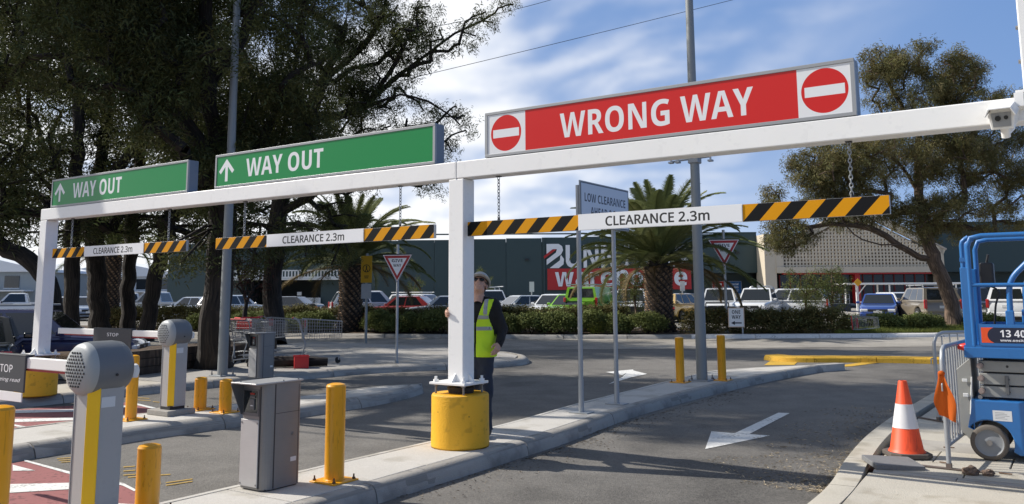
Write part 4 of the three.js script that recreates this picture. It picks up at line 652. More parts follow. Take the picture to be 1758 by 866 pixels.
// grows limbs from a trunk to foliage clumps; clumps are [centre, radius]
function growTree(o) {
  const R = rng(o.seed), nodes = [], add = (p, parent) => (nodes.push({ p, parent, load: 0, kids: 0 }), nodes.length - 1);
  const chains = [];
  const run = (pts, from) => { // a drawn limb
    const c = new THREE.CatmullRomCurve3(pts, false, 'centripetal'), n = Math.max(3, Math.ceil(c.getLength() / 0.45)), ids = []; let prev = from;
    for (let i = from < 0 ? 0 : 1; i <= n; i++) { const p = c.getPoint(i / n); if (i && i < n) p.add(V3((R() - 0.5) * 0.10, (R() - 0.5) * 0.06, (R() - 0.5) * 0.10)); prev = add(p, prev); ids.push(prev); }
    chains.push(from < 0 ? ids : [from, ...ids]); return ids;
  };
  const nearest = (p, high) => { let b = 0, bd = 1e9; nodes.forEach((q, i) => { if (o.minY && q.p.y < o.minY) return; const d = q.p.distanceTo(p) + (q.p.y > p.y ? (q.p.y - p.y) * 0.8 : 0); if (d < bd) { bd = d; b = i; } }); return b; };
  run(o.trunk, -1);
  for (const l of o.limbs ?? []) { let b = 0, bd = 1e9; nodes.forEach((q, i) => { const d = q.p.distanceTo(l[0]); if (d < bd) { bd = d; b = i; } }); run([nodes[b].p, ...l.slice(1)], b); }
  const clumps = [];
  for (const e of o.crown) { // ellipsoids: centre, radii, count, clump radius
    const [c, rx, ry, rz, count, cr] = e; let tries = 0, made = 0; const mine = [];
    while (made < count && tries++ < count * 30) {
      let x = R() * 2 - 1, y = R() * 2 - 1, z = R() * 2 - 1; if (x * x + y * y + z * z > 1) continue;
      const p = c.clone().addScaledVector(RT, x * rx).addScaledVector(FH, z * rz).add(V3(0, y * ry, 0));
      if (mine.some((m) => m.distanceTo(p) < cr * 0.75)) continue; if (o.gap && fbm(p.x * 0.55 + o.seed, p.y * 0.55, p.z * 0.55, 2) < o.gap) continue;
      mine.push(p); clumps.push([p, cr * (0.75 + 0.5 * R())]); made++;
    }
  }
  for (const e of o.sprigs ?? []) clumps.push(e);
  const T0 = o.trunk[Math.floor(o.trunk.length / 2)]; clumps.sort((a, b) => a[0].distanceTo(T0) - b[0].distanceTo(T0));
  for (const [p] of clumps) {
    const b = nearest(p), q = nodes[b].p, d = q.distanceTo(p), n = Math.max(2, Math.ceil(d / 0.5)), ids = [b]; let prev = b;
    const bow = V3((R() - 0.5) * 0.3, 0.12 + R() * 0.16, (R() - 0.5) * 0.3).multiplyScalar(d);
    for (let i = 1; i <= n; i++) { const t = i / n, m = q.clone().lerp(p, t).addScaledVector(bow, t * (1 - t)); m.add(V3((R() - 0.5) * 0.07, (R() - 0.5) * 0.07, (R() - 0.5) * 0.07)); prev = add(m, prev); ids.push(prev); }
    let k = prev; while (k >= 0) { nodes[k].load++; k = nodes[k].parent; } chains.push(ids);
  }
  const rad = (i) => Math.max(o.twig ?? 0.009, o.r * Math.pow((nodes[i].load + 0.5) / (clumps.length + 0.5), 0.43));
  const tg = [], bg = [];
  chains.forEach((ids, ci) => {
    const main = ci <= (o.limbs?.length ?? 0), rs = ids.map((i) => rad(i)); if (!main || ci > 0) rs[0] = Math.min(rs[0], rs[1] * 1.15);
    if (ci === 0) { rs.forEach((r, i) => { const h = nodes[ids[i]].p.y - nodes[ids[0]].p.y; rs[i] = r * (1 + 0.45 * Math.exp(-h * 3)) * (0.95 + 0.1 * R()); }); }
    (main ? tg : bg).push(taperTube(ids.map((i) => nodes[i].p), rs, ci === 0 ? 12 : main ? 8 : 5));
  });
  const t = thing(o.name, o.label, 'tree', o.trunk[0].toArray(), 0, o.group), inv = o.trunk[0];
  const shift = (g) => g.translate(-inv.x, -inv.y, -inv.z);
  mesh('trunk', shift(join(tg)), o.bark, t); if (bg.length) mesh('branches', shift(join(bg)), o.bark, t).userData.kind = 'stuff';
  const per = o.sprays ?? 22, sets = o.leaf.map(() => [[], []]);
  for (const [p, cr] of clumps) {
    const n = Math.round(per * (cr / (o.refR ?? 0.6)) ** 2), tone = 0.75 + 0.5 * R();
    for (let i = 0; i < n; i++) {
      let x, y, z; do { x = R() * 2 - 1; y = R() * 2 - 1; z = R() * 2 - 1; } while (x * x + y * y + z * z > 1);
      const s = 0.75 + 0.6 * R(), w = Math.floor(R() * o.leaf.length), k = tone * (0.75 + 0.5 * R());
      sets[w][0].push(new THREE.Matrix4().compose(V3(p.x + x * cr - inv.x, p.y + y * cr * 0.75 - 0.08 - inv.y, p.z + z * cr - inv.z), Q(R), V3(s, s, s)));
      sets[w][1].push(lin(k * (0.92 + 0.25 * R()), k, k * (0.85 + 0.2 * R())));
    }
  }
  sets.forEach(([m, c], i) => instanced('crown', o.leaf[i], o.leafM, m, t, c));
  return t;
}
const gum = [leafSpray(1, 20, 0.34, 0.125, 0.027, 0.45, 0.17), leafSpray(2, 18, 0.30, 0.13, 0.03, 0.25, 0.2), leafSpray(3, 20, 0.38, 0.115, 0.026, 0.6, 0.15)];
const gumBig = [leafSpray(4, 18, 0.42, 0.18, 0.045, 0.4, 0.24), leafSpray(5, 17, 0.4, 0.19, 0.05, 0.2, 0.26)];
const bushy = [leafSpray(6, 20, 0.3, 0.10, 0.05, 0.1, 0.16), leafSpray(7, 20, 0.26, 0.09, 0.05, -0.3, 0.16)];
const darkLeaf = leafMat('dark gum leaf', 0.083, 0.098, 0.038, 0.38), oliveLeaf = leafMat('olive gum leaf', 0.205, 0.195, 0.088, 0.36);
const P = (u, v, d) => at(u, v, d), Gd = (u, d, y) => onGround(u, d, y);
{ // the dark gums on the left
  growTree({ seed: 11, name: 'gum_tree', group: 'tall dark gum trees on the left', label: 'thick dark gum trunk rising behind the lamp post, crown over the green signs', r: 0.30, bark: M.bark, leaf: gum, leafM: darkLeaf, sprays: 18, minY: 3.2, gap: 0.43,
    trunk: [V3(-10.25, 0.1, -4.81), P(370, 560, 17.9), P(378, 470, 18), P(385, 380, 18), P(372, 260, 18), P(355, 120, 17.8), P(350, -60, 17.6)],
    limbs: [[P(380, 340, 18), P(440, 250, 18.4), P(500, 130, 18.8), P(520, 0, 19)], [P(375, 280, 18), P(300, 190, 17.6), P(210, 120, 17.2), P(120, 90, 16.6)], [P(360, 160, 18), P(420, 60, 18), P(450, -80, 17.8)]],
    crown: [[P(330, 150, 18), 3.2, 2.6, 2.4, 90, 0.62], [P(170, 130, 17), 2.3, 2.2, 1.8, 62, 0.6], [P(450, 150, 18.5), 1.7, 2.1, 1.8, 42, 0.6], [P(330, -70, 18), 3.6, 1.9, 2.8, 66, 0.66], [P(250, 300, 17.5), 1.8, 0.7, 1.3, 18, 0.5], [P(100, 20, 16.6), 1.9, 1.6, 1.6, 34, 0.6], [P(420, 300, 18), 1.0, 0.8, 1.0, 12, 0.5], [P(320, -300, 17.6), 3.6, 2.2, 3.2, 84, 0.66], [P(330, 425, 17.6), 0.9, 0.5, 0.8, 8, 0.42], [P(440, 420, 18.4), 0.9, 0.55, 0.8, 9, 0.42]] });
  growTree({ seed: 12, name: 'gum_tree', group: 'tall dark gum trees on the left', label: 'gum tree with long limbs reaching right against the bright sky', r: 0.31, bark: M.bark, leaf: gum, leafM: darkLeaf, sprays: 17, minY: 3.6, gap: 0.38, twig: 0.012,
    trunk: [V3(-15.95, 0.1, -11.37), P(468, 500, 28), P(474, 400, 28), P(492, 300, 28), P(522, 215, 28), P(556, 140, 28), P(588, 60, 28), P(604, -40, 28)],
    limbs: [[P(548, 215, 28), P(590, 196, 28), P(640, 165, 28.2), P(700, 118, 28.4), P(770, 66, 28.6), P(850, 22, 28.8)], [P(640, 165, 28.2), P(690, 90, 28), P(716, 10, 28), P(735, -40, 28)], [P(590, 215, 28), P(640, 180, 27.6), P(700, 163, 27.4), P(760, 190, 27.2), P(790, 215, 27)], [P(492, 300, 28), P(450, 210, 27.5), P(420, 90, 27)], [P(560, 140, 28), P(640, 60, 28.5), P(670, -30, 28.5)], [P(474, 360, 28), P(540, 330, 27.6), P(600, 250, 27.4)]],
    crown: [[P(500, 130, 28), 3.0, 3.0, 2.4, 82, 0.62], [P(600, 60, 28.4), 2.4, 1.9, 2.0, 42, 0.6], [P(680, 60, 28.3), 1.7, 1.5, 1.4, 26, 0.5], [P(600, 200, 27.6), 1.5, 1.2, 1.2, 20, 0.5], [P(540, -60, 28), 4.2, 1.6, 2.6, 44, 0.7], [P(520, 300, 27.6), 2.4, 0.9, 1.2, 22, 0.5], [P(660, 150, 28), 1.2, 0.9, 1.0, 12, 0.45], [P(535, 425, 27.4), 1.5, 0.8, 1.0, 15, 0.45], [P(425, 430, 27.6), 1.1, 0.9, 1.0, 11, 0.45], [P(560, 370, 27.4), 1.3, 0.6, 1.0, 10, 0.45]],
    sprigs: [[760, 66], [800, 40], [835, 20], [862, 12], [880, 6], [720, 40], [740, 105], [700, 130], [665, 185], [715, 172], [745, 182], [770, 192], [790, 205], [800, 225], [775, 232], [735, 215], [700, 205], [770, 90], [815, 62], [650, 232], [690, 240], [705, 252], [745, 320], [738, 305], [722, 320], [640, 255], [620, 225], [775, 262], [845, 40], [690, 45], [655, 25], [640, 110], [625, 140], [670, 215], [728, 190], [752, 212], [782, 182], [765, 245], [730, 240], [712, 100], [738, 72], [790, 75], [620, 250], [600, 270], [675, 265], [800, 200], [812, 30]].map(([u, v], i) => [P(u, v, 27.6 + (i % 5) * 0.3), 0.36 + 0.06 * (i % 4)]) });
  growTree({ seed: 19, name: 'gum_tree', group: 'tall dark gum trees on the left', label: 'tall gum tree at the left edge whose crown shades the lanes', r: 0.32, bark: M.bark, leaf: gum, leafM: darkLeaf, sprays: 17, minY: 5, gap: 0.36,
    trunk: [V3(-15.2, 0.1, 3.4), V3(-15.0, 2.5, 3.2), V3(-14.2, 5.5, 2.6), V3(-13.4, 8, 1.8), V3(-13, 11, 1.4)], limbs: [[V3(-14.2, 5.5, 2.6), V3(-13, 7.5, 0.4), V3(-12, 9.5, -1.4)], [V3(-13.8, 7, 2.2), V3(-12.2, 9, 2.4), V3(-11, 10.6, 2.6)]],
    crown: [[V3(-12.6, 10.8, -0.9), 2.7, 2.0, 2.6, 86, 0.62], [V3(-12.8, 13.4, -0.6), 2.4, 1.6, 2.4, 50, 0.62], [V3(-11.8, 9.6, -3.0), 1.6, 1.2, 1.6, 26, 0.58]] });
  const back = [
    [13, 'slim dark gum trunk just right of the left gantry post', [[122, 545, 31], [124, 470, 31], [121, 410, 31], [128, 330, 31], [135, 200, 31], [130, 40, 31]], 0.27, [[[90, 250, 31], 3.4, 3.0, 2.4, 74, 0.68], [[60, 80, 31], 3.2, 2.6, 2.4, 62, 0.68], [[130, -40, 31], 4, 2, 2.4, 50, 0.7], [[60, 380, 30], 2.2, 0.9, 1.4, 18, 0.55]]],
    [14, 'broad dark gum trunk standing before the left palm trunk', [[172, 578, 33], [168, 520, 33], [165, 450, 33], [160, 380, 33], [175, 260, 33], [190, 120, 33], [195, -30, 33]], 0.36, [[[220, 250, 33], 3.6, 2.8, 2.6, 72, 0.7], [[230, 90, 33], 3.8, 2.8, 2.6, 72, 0.7], [[230, -60, 33], 4, 2, 2.4, 44, 0.72], [[180, 390, 32.5], 2.6, 0.7, 1.3, 16, 0.5]]],
    [15, 'straight dark gum trunk between the palm trunk and the leaning trunk', [[220, 576, 34], [219, 500, 34], [224, 430, 34], [230, 330, 34], [250, 200, 34], [260, 60, 34]], 0.27, [[[300, 340, 34], 3.2, 1.6, 2.0, 42, 0.62], [[320, 220, 34], 3.0, 2.4, 2.4, 56, 0.68], [[330, 60, 34.5], 3.2, 2.6, 2.4, 52, 0.68]]],
    [16, 'leaning dark gum trunk in front of the hedge behind the boom gate', [[247, 580, 32.5], [256, 530, 32.5], [268, 470, 32.5], [283, 410, 32.5], [300, 330, 32.5], [330, 230, 32.5], [350, 100, 32.5]], 0.28, [[[330, 390, 32.5], 2.4, 0.9, 1.6, 22, 0.55], [[400, 330, 33], 2.2, 1.4, 1.6, 30, 0.6], [[420, 180, 33], 3, 2.6, 2, 52, 0.66], [[360, 400, 31], 1.4, 0.8, 1, 12, 0.5]]],
    [17, 'gum trunk leaning far left across the pale buildings', [[104, 560, 25], [92, 515, 25], [72, 470, 25], [40, 441, 25], [0, 420, 25], [-40, 380, 25], [-60, 300, 25]], 0.24, [[[-20, 270, 25], 2.4, 2.2, 2, 56, 0.62], [[20, 130, 25], 2.4, 2.2, 2, 50, 0.62], [[10, 380, 25], 1.2, 0.6, 1, 14, 0.45], [[30, 0, 25], 2.2, 1.6, 2, 34, 0.6]]],
  ];
  for (const [seed, label, tr, r, crown] of back) {
    const trunk = tr.map(([u, v, d]) => P(u, v, d)); trunk[0].y = -0.02;
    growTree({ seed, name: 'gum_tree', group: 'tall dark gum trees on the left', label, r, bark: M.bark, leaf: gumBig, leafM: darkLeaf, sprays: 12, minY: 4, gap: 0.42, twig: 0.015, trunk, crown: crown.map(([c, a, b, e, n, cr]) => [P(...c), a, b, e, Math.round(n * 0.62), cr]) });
  }
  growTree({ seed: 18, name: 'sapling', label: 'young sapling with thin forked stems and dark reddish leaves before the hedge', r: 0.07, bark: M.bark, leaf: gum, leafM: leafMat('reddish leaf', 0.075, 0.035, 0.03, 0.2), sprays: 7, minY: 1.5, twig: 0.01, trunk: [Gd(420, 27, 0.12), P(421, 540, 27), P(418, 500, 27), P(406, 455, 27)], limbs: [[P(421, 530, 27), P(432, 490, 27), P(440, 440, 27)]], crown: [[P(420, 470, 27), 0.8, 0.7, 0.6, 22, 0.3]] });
}
{ // the big gum on the right, sunlit
  const d = 36, trunk = [[1640, 556], [1634, 528], [1622, 490], [1609, 456], [1598, 425], [1588, 392], [1580, 340], [1576, 270], [1580, 200], [1586, 130]].map(([u, v]) => P(u, v, d)); trunk[0].y = 0.25;
  growTree({ seed: 21, name: 'gum_tree', label: 'large olive brown gum tree on the right behind the blue lift', r: 0.29, bark: M.bark_grey, leaf: gum, leafM: oliveLeaf, sprays: 27, minY: 3.2, gap: 0.35, twig: 0.014, trunk,
    limbs: [[P(1606, 452, d), P(1576, 440, d), P(1545, 422, d - 0.3), P(1500, 418, d - 0.6), P(1462, 398, d - 0.8), P(1425, 352, d - 0.8)], [P(1545, 422, d), P(1500, 395, d), P(1440, 385, d), P(1370, 392, d - 0.4)], [P(1590, 400, d), P(1640, 340, d + 0.4), P(1700, 300, d + 0.8), P(1770, 270, d + 1)], [P(1578, 320, d), P(1530, 270, d), P(1460, 250, d - 0.3), P(1390, 240, d - 0.6)], [P(1576, 270, d), P(1630, 210, d), P(1670, 140, d)], [P(1580, 220, d), P(1530, 150, d), P(1510, 95, d)]],
    crown: [[P(1585, 105, d), 1.7, 0.8, 1.4, 20, 0.5], [P(1455, 300, d), 2.0, 1.0, 1.4, 22, 0.5], [P(1520, 120, d), 1.0, 1.1, 1.2, 22, 0.5], [P(1640, 130, d), 1.3, 1.3, 1.3, 30, 0.5], [P(1580, 180, d), 2.2, 1.0, 1.5, 34, 0.52], [P(1540, 265, d), 3.9, 1.3, 2.2, 78, 0.55], [P(1700, 270, d + 0.6), 2.6, 1.5, 2.0, 52, 0.55], [P(1400, 290, d - 0.5), 1.3, 0.9, 1.2, 22, 0.48], [P(1640, 370, d), 2.8, 1.1, 1.8, 42, 0.52], [P(1460, 350, d), 2.3, 0.9, 1.4, 32, 0.48], [P(1352, 395, d - 0.4), 1.1, 0.9, 1.0, 24, 0.42], [P(1325, 335, d), 0.5, 0.5, 0.5, 6, 0.4], [P(1735, 170, d + 1), 1.2, 0.5, 1.0, 13, 0.48], [P(1700, 200, d + 1), 0.7, 0.5, 0.7, 6, 0.4], [P(1790, 330, d), 1.6, 1.9, 1.6, 28, 0.55]].map(([c, a, b, e, n, cr]) => [c, a, b, e, Math.round(n * 2.0), cr * 0.8]) });
}
{ // two young trees in the car park and small round ones along the store
  const leaf = leafMat('young tree leaf', 0.135, 0.165, 0.055, 0.3);
  const young = (seed, u, d, v0, w, label, n) => { const g = Gd(u, d, LOT), top = P(u, v0, d); growTree({ seed, name: 'young_tree', label, r: 0.05, bark: M.bark_grey, leaf: gum, leafM: leaf, sprays: 15, minY: 1.0, twig: 0.01, trunk: [g, V3(g.x, 0.9, g.z), g.clone().lerp(top, 0.6), top.clone().add(V3(0, -0.3, 0))], crown: [[g.clone().lerp(top, 0.62), w, (top.y - 0.6) * 0.38, w, n, 0.32]] }); };
  young(31, 1384, 40, 452, 0.85, 'bushy young tree in front of the lattice, the left one of the pair', 34); young(32, 1428, 40.5, 445, 0.8, 'slender young tree in front of the lattice, the right one of the pair', 34);
  young(33, 713, 70, 470, 0.72, 'small round green tree against the dark store wall left of the middle post', 18); young(34, 829, 72, 455, 0.9, 'small round green tree showing above the hard hat of the man', 22); young(35, 1090, 38, 452, 0.95, 'grey green bush beside the right palm trunk', 34);
}
// ---- palms
function frondGeo(seed, L, curl, w) {
  const R = rng(seed), pos = [], idx = [], n = 64, spine = []; let ang = 0, x = 0, y = 0;
  for (let i = 0; i <= n; i++) { const t = i / n; spine.push([x, y, ang]); ang = -curl * t * t; x += Math.cos(ang) * L / n; y += Math.sin(ang) * L / n; }
  const tri = (a, b, c) => { const o = pos.length / 3; pos.push(...a, ...b, ...c); idx.push(o, o + 1, o + 2); };
  for (let i = 0; i < n; i++) { // rachis as a thin three-sided stem
    const [x0, y0] = spine[i], [x1, y1] = spine[i + 1], r0 = 0.03 * (1 - i / n) + 0.006, r1 = 0.03 * (1 - (i + 1) / n) + 0.006;
    tri([x0, y0 - r0, 0], [x1, y1, r1], [x0, y0, r0]); tri([x0, y0 - r0, 0], [x1, y1 - r1, 0], [x1, y1, r1]); tri([x0, y0, -r0], [x1, y1, -r1], [x0, y0 - r0, 0]); tri([x0, y0 - r0, 0], [x1, y1, -r1], [x1, y1 - r1, 0]); tri([x0, y0, r0], [x1, y1, r1], [x0, y0, -r0]); tri([x1, y1, r1], [x1, y1, -r1], [x0, y0, -r0]);
    const t = i / n; if (t < 0.1) continue; const len = w * Math.pow(Math.sin(Math.PI * (0.14 + 0.82 * t)), 0.7);
    for (const s of [-1, 1]) for (let k = 0; k < 2; k++) { const a0 = spine[i][2], f = 0.75 + 0.3 * R(), lift = 0.35 - 0.5 * R() + (k ? 0.25 : -0.1), dx = Math.cos(a0) * 0.62 + Math.sin(a0) * 0.1, dy = Math.sin(a0) * 0.62 + lift * 0.55, dz = s * 0.78, l = len * f; const wv = 0.021; tri([x0 + k * L / n / 2 - wv, y0, 0], [x0 + k * L / n / 2 + wv, y0 + 0.004, 0], [x0 + dx * l, y0 + dy * l - 0.25 * l * l, dz * l]); }
  }
  const g = new THREE.BufferGeometry(); g.setAttribute('position', new THREE.Float32BufferAttribute(pos, 3)); g.setIndex(idx); g.computeVertexNormals(); return g;
}
{
  const fronds = [frondGeo(1, 3.2, 1.25, 0.5), frondGeo(2, 3.0, 1.55, 0.48), frondGeo(3, 3.3, 0.95, 0.5), frondGeo(4, 2.6, 0.6, 0.42)];
  const greens = [leafMat('palm leaflet', 0.15, 0.175, 0.068, 0.25), leafMat('palm leaflet light', 0.21, 0.225, 0.095, 0.25), leafMat('dry palm leaflet', 0.20, 0.15, 0.075, 0.15)];
  const boss = (() => { const g = new THREE.ConeGeometry(0.095, 0.2, 4); g.rotateX(1.15); g.scale(1.25, 1.0, 0.75); g.translate(0, 0, 0.02); return g; })();
  const palm = (seed, pos, h, r, s, label, count, mats) => {
    const R = rng(seed), t = thing('date_palm', label, 'palm', pos, 0, 'date palms on the median'); const prof = []; for (let i = 0; i <= 14; i++) { const y = i / 14 * h; prof.push(new THREE.Vector2(r * (1.0 + 0.16 * Math.exp(-y * 2) - 0.10 * Math.sin(i / 14 * 3)), y)); } prof.push(new THREE.Vector2(r * 0.6, h + 0.35), new THREE.Vector2(0.01, h + 0.7));
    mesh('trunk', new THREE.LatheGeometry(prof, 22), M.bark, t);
    const ms = [], cs = [], n = Math.round(h / 0.105); for (let i = 0; i < n; i++) for (let j = 0; j < 11; j++) { const a = (j + (i % 2) * 0.5) / 11 * 6.283 + i * 0.09, y = (i + 0.5) / n * h, rr = r * (1 + 0.16 * Math.exp(-y * 2) - 0.10 * Math.sin(y / h * 3)), e = new THREE.Euler(0, a, 0, 'YXZ'); const sc = (0.85 + 0.3 * R()) * r / 0.53; ms.push(new THREE.Matrix4().compose(V3(Math.sin(a) * rr, y, Math.cos(a) * rr), new THREE.Quaternion().setFromEuler(e), V3(sc, sc, sc))); const k = 0.6 + 0.9 * R(); cs.push(lin(k, k * 0.92, k * 0.85)); }
    instanced('leaf_scars', boss, M.palmboss, ms, t, cs);
    for (let i = 0; i < count; i++) {
      const f = i / count, g = fronds[f > 0.8 ? 3 : Math.floor(R() * 3)], m = mesh('frond', g, f < 0.07 ? mats[2] : mats[R() < 0.3 ? 1 : 0], t), az = i * 2.39996 + R() * 0.3, el = -0.12 + 1.45 * Math.pow(f, 0.8) + (R() - 0.5) * 0.2;
      m.rotation.order = 'YZX'; m.rotation.set((R() - 0.5) * 0.7, az, el); const k = s * (0.9 + 0.2 * R()); m.scale.set(k, k, k); m.position.set(Math.cos(az) * r * 0.45 * (1 - f), h + 0.05 + f * 0.55, -Math.sin(az) * r * 0.45 * (1 - f));
    }
  };
  M.palmboss = std('palm leaf base', lin(0.26, 0.205, 0.155), { map: T.bark, roughness: 0.95 });
  palm(41, Gd(1131, 34.4, 0.15).toArray(), 2.6, 0.56, 1.24, 'date palm with thick scaly trunk in front of the store lettering', 92, greens);
  palm(42, Gd(602, 36.2, 0.15).toArray(), 2.75, 0.5, 1.1, 'date palm in shade between the yellow board and the lamp post', 80, greens);
  palm(43, Gd(190, 41, 0.3).toArray(), 3.3, 0.42, 0.9, 'date palm half hidden among the dark gum trunks', 40, greens);
}
// ---- hedges and low shrubs
{
  const hedgeLeaf = leafMat('hedge leaf', 0.125, 0.125, 0.052, 0.25), shrubLeaf = leafMat('shrub leaf', 0.15, 0.175, 0.06, 0.25), limeLeaf = leafMat('lime leaf', 0.24, 0.26, 0.05, 0.3);
  const stemGeo = (x0, x1, f) => { const l = [], R = rng(3); for (let x = x0; x < x1; x += 0.35) { const p = f(x); for (let k = 0; k < 2; k++) l.push(rod([p.x, p.y - 0.05, p.z], [p.x + (R() - 0.5) * 0.3, p.y + 0.55, p.z + (R() - 0.5) * 0.3], 0.018, 5, 0.008)); } return join(l); };
  const hedge = (seed, u0, u1, o, h, dep, label, leaf) => { // u range at about 35 m, offset behind the kerb
    const R = rng(seed), x0 = (u0 - 879) / 1442 * 35, x1 = (u1 - 879) / 1442 * 35, ms = [], cs = [], O = ahead((x0 + x1) / 2, kd((x0 + x1) / 2) + o, 0), t = thing('hedge', label, 'hedge', O.toArray(), 0), n = Math.round((x1 - x0) * h * 190);
    for (let i = 0; i < n; i++) {
      const x = x0 + (x1 - x0) * R(), bump = h * (0.9 + 0.2 * noise3(x * 1.1, seed, 0)), f = R(); let y, z; if (f < 0.5) { y = bump * R(); z = -dep / 2 - 0.05 + R() * 0.2; } else if (f < 0.85) { y = bump - R() * 0.16; z = (R() - 0.5) * dep; } else { y = bump * R(); z = (R() - 0.2) * dep * 0.6; }
      const edge = Math.min(x - x0, x1 - x); if (edge < 0.3 && y > bump * (0.6 + edge)) continue; const gnd = 0.12 + 0.03 * o, p = ahead(x, kd(x) + o + z, gnd + y), s = 0.7 + 0.6 * R(), k = 0.7 + 0.6 * R();
      ms.push(new THREE.Matrix4().compose(p.sub(O), Q(R), V3(s, s, s))); cs.push(lin(k * (0.9 + 0.4 * R()), k, k * 0.9));
    }
    const half = Math.floor(ms.length / 2); instanced('foliage', bushy[0], leaf, ms.slice(0, half), t, cs.slice(0, half)); instanced('foliage', bushy[1], leaf, ms.slice(half), t, cs.slice(half)); mesh('stems', stemGeo(x0 + 0.1, x1 - 0.1, (x) => ahead(x, kd(x) + o, 0.12 + 0.03 * o).sub(O)), M.bark, t);
  };
  hedge(51, 60, 1080, 2.4, 0.90, 0.9, 'long clipped hedge along the median in front of the parked cars', hedgeLeaf);
  hedge(52, 1148, 1418, 1.3, 0.82, 1.0, 'dark clipped hedge behind the lamp post and the one way sign', hedgeLeaf);
  const proto = {};
  const shrub = (seed, u, o, w, h, leaf, label, group) => {
    const R = rng(seed), x = (u - 879) / 1442 * 34.5, O = ahead(x, kd(x) + o, 0.13 + 0.025 * o), t = thing('shrub', label, 'shrub', O.toArray(), 0, group), ms = [], cs = [], n = Math.round(330 * w * h);
    for (let i = 0; i < n; i++) { const a = R() * 6.283, e = Math.asin(R() * 1.15 - 0.15), rr = 0.72 + 0.28 * R(), s = 0.6 + 0.6 * R(), k = 0.65 + 0.7 * R(); ms.push(new THREE.Matrix4().compose(V3(Math.cos(a) * Math.cos(e) * w / 2 * rr, h * 0.42 + Math.sin(e) * h * 0.55 * rr, Math.sin(a) * Math.cos(e) * w / 2 * rr), Q(R), V3(s, s, s))); cs.push(lin(k, k, k * 0.9)); }
    instanced('foliage', bushy[seed % 2], leaf, ms, t, cs); mesh('stem', join([0, 1, 2, 3].map((i) => rod([0, -0.05, 0], [Math.cos(i * 1.6) * w * 0.25, h * 0.6, Math.sin(i * 1.6) * w * 0.25], 0.016, 5, 0.007))), M.bark, t);
  };
  const where = ['below the far boom gate', 'left of the big lamp pole', 'right of the big lamp pole', 'left of the trolleys', 'behind the trolleys', 'right of the trolleys', 'left of the shaded palm', 'right of the shaded palm', 'below the yellow board', 'left of the give way pole', 'right of the give way pole', 'left of the white post', 'right of the man', 'below the silver sedan', 'below the white hatchback', 'under the green van', 'right of the green van', 'left of the palm trunk'];
  [300, 345, 398, 440, 492, 520, 545, 648, 676, 706, 738, 760, 872, 910, 952, 1010, 1046, 1098].forEach((u, i) => shrub(60 + i, u, 0.95, 1.0 + 0.25 * (i % 3), 0.72 + 0.06 * (i % 4), i === 8 || i === 14 ? limeLeaf.clone() && shrubLeaf : shrubLeaf, 'low rounded shrub in front of the long hedge, ' + where[i], 'rounded shrubs along the median kerb'));
  shrub(80, 1015, 0.75, 0.42, 0.5, limeLeaf, 'small lime green shrub in front of the hedge between the two sign poles');
  shrub(81, 1300, 2.6, 1.9, 0.62, shrubLeaf, 'light green mound of shrub behind the dark hedge end', 'green mounds behind the kerb on the right'); shrub(82, 1515, 2.6, 1.5, 0.6, shrubLeaf, 'green mound of shrub in front of the blue car', 'green mounds behind the kerb on the right'); shrub(83, 1462, 2.8, 1.0, 0.5, shrubLeaf, 'small green mound of shrub beside the stray trolley', 'green mounds behind the kerb on the right'); shrub(84, 1590, 2.9, 1.7, 0.55, shrubLeaf, 'spreading green shrub at the foot of the gold wagon', 'green mounds behind the kerb on the right'); shrub(85, 1700, 2.6, 1.6, 0.5, shrubLeaf, 'green shrub seen through the rails of the blue lift', 'green mounds behind the kerb on the right'); shrub(86, 1385, 2.9, 1.3, 0.42, shrubLeaf, 'low green shrub under the young trees', 'green mounds behind the kerb on the right');
  // grass on the right part of the verge
  const R = rng(90), blade = new THREE.BufferGeometry(), bp = [], bi = []; for (let i = 0; i < 9; i++) { const a = R() * 6.283, x = Math.cos(a) * 0.05 * R(), z = Math.sin(a) * 0.05 * R(), h = 0.07 + 0.08 * R(), o = bp.length / 3; bp.push(x - 0.006, 0, z, x + 0.006, 0, z, x + Math.cos(a) * 0.05, h, z + Math.sin(a) * 0.05); bi.push(o, o + 1, o + 2); } blade.setAttribute('position', new THREE.Float32BufferAttribute(bp, 3)); blade.setIndex(bi); blade.computeVertexNormals();
  const ms = [], cs = []; for (let i = 0; i < 26000; i++) { const u = 1405 + 460 * R(), x = (u - 879) / 1442 * 34, o = 0.4 + 3.9 * R(), bare = fbm(x * 0.8, o * 1.2, 4, 3); if (bare > 0.56 && o > 0.8) continue; const h = o < 0.8 ? 0.145 : 0.155 + (o - 0.8) * 0.017, s = 0.8 + R() * 0.9, k = 0.6 + 0.8 * R(); ms.push(new THREE.Matrix4().compose(ahead(x, kd(x) + o, h - 0.03), new THREE.Quaternion().setFromEuler(new THREE.Euler(0, R() * 6.3, 0)), V3(s, s, s))); cs.push(lin(k * (0.9 + 0.3 * R()), k, k * 0.8)); }
  tag(instanced('grass', blade, leafMat('grass blade', 0.14, 0.17, 0.05, 0.25), ms, scene, cs), 'short patchy grass on the verge behind the white kerb', 'grass');
}
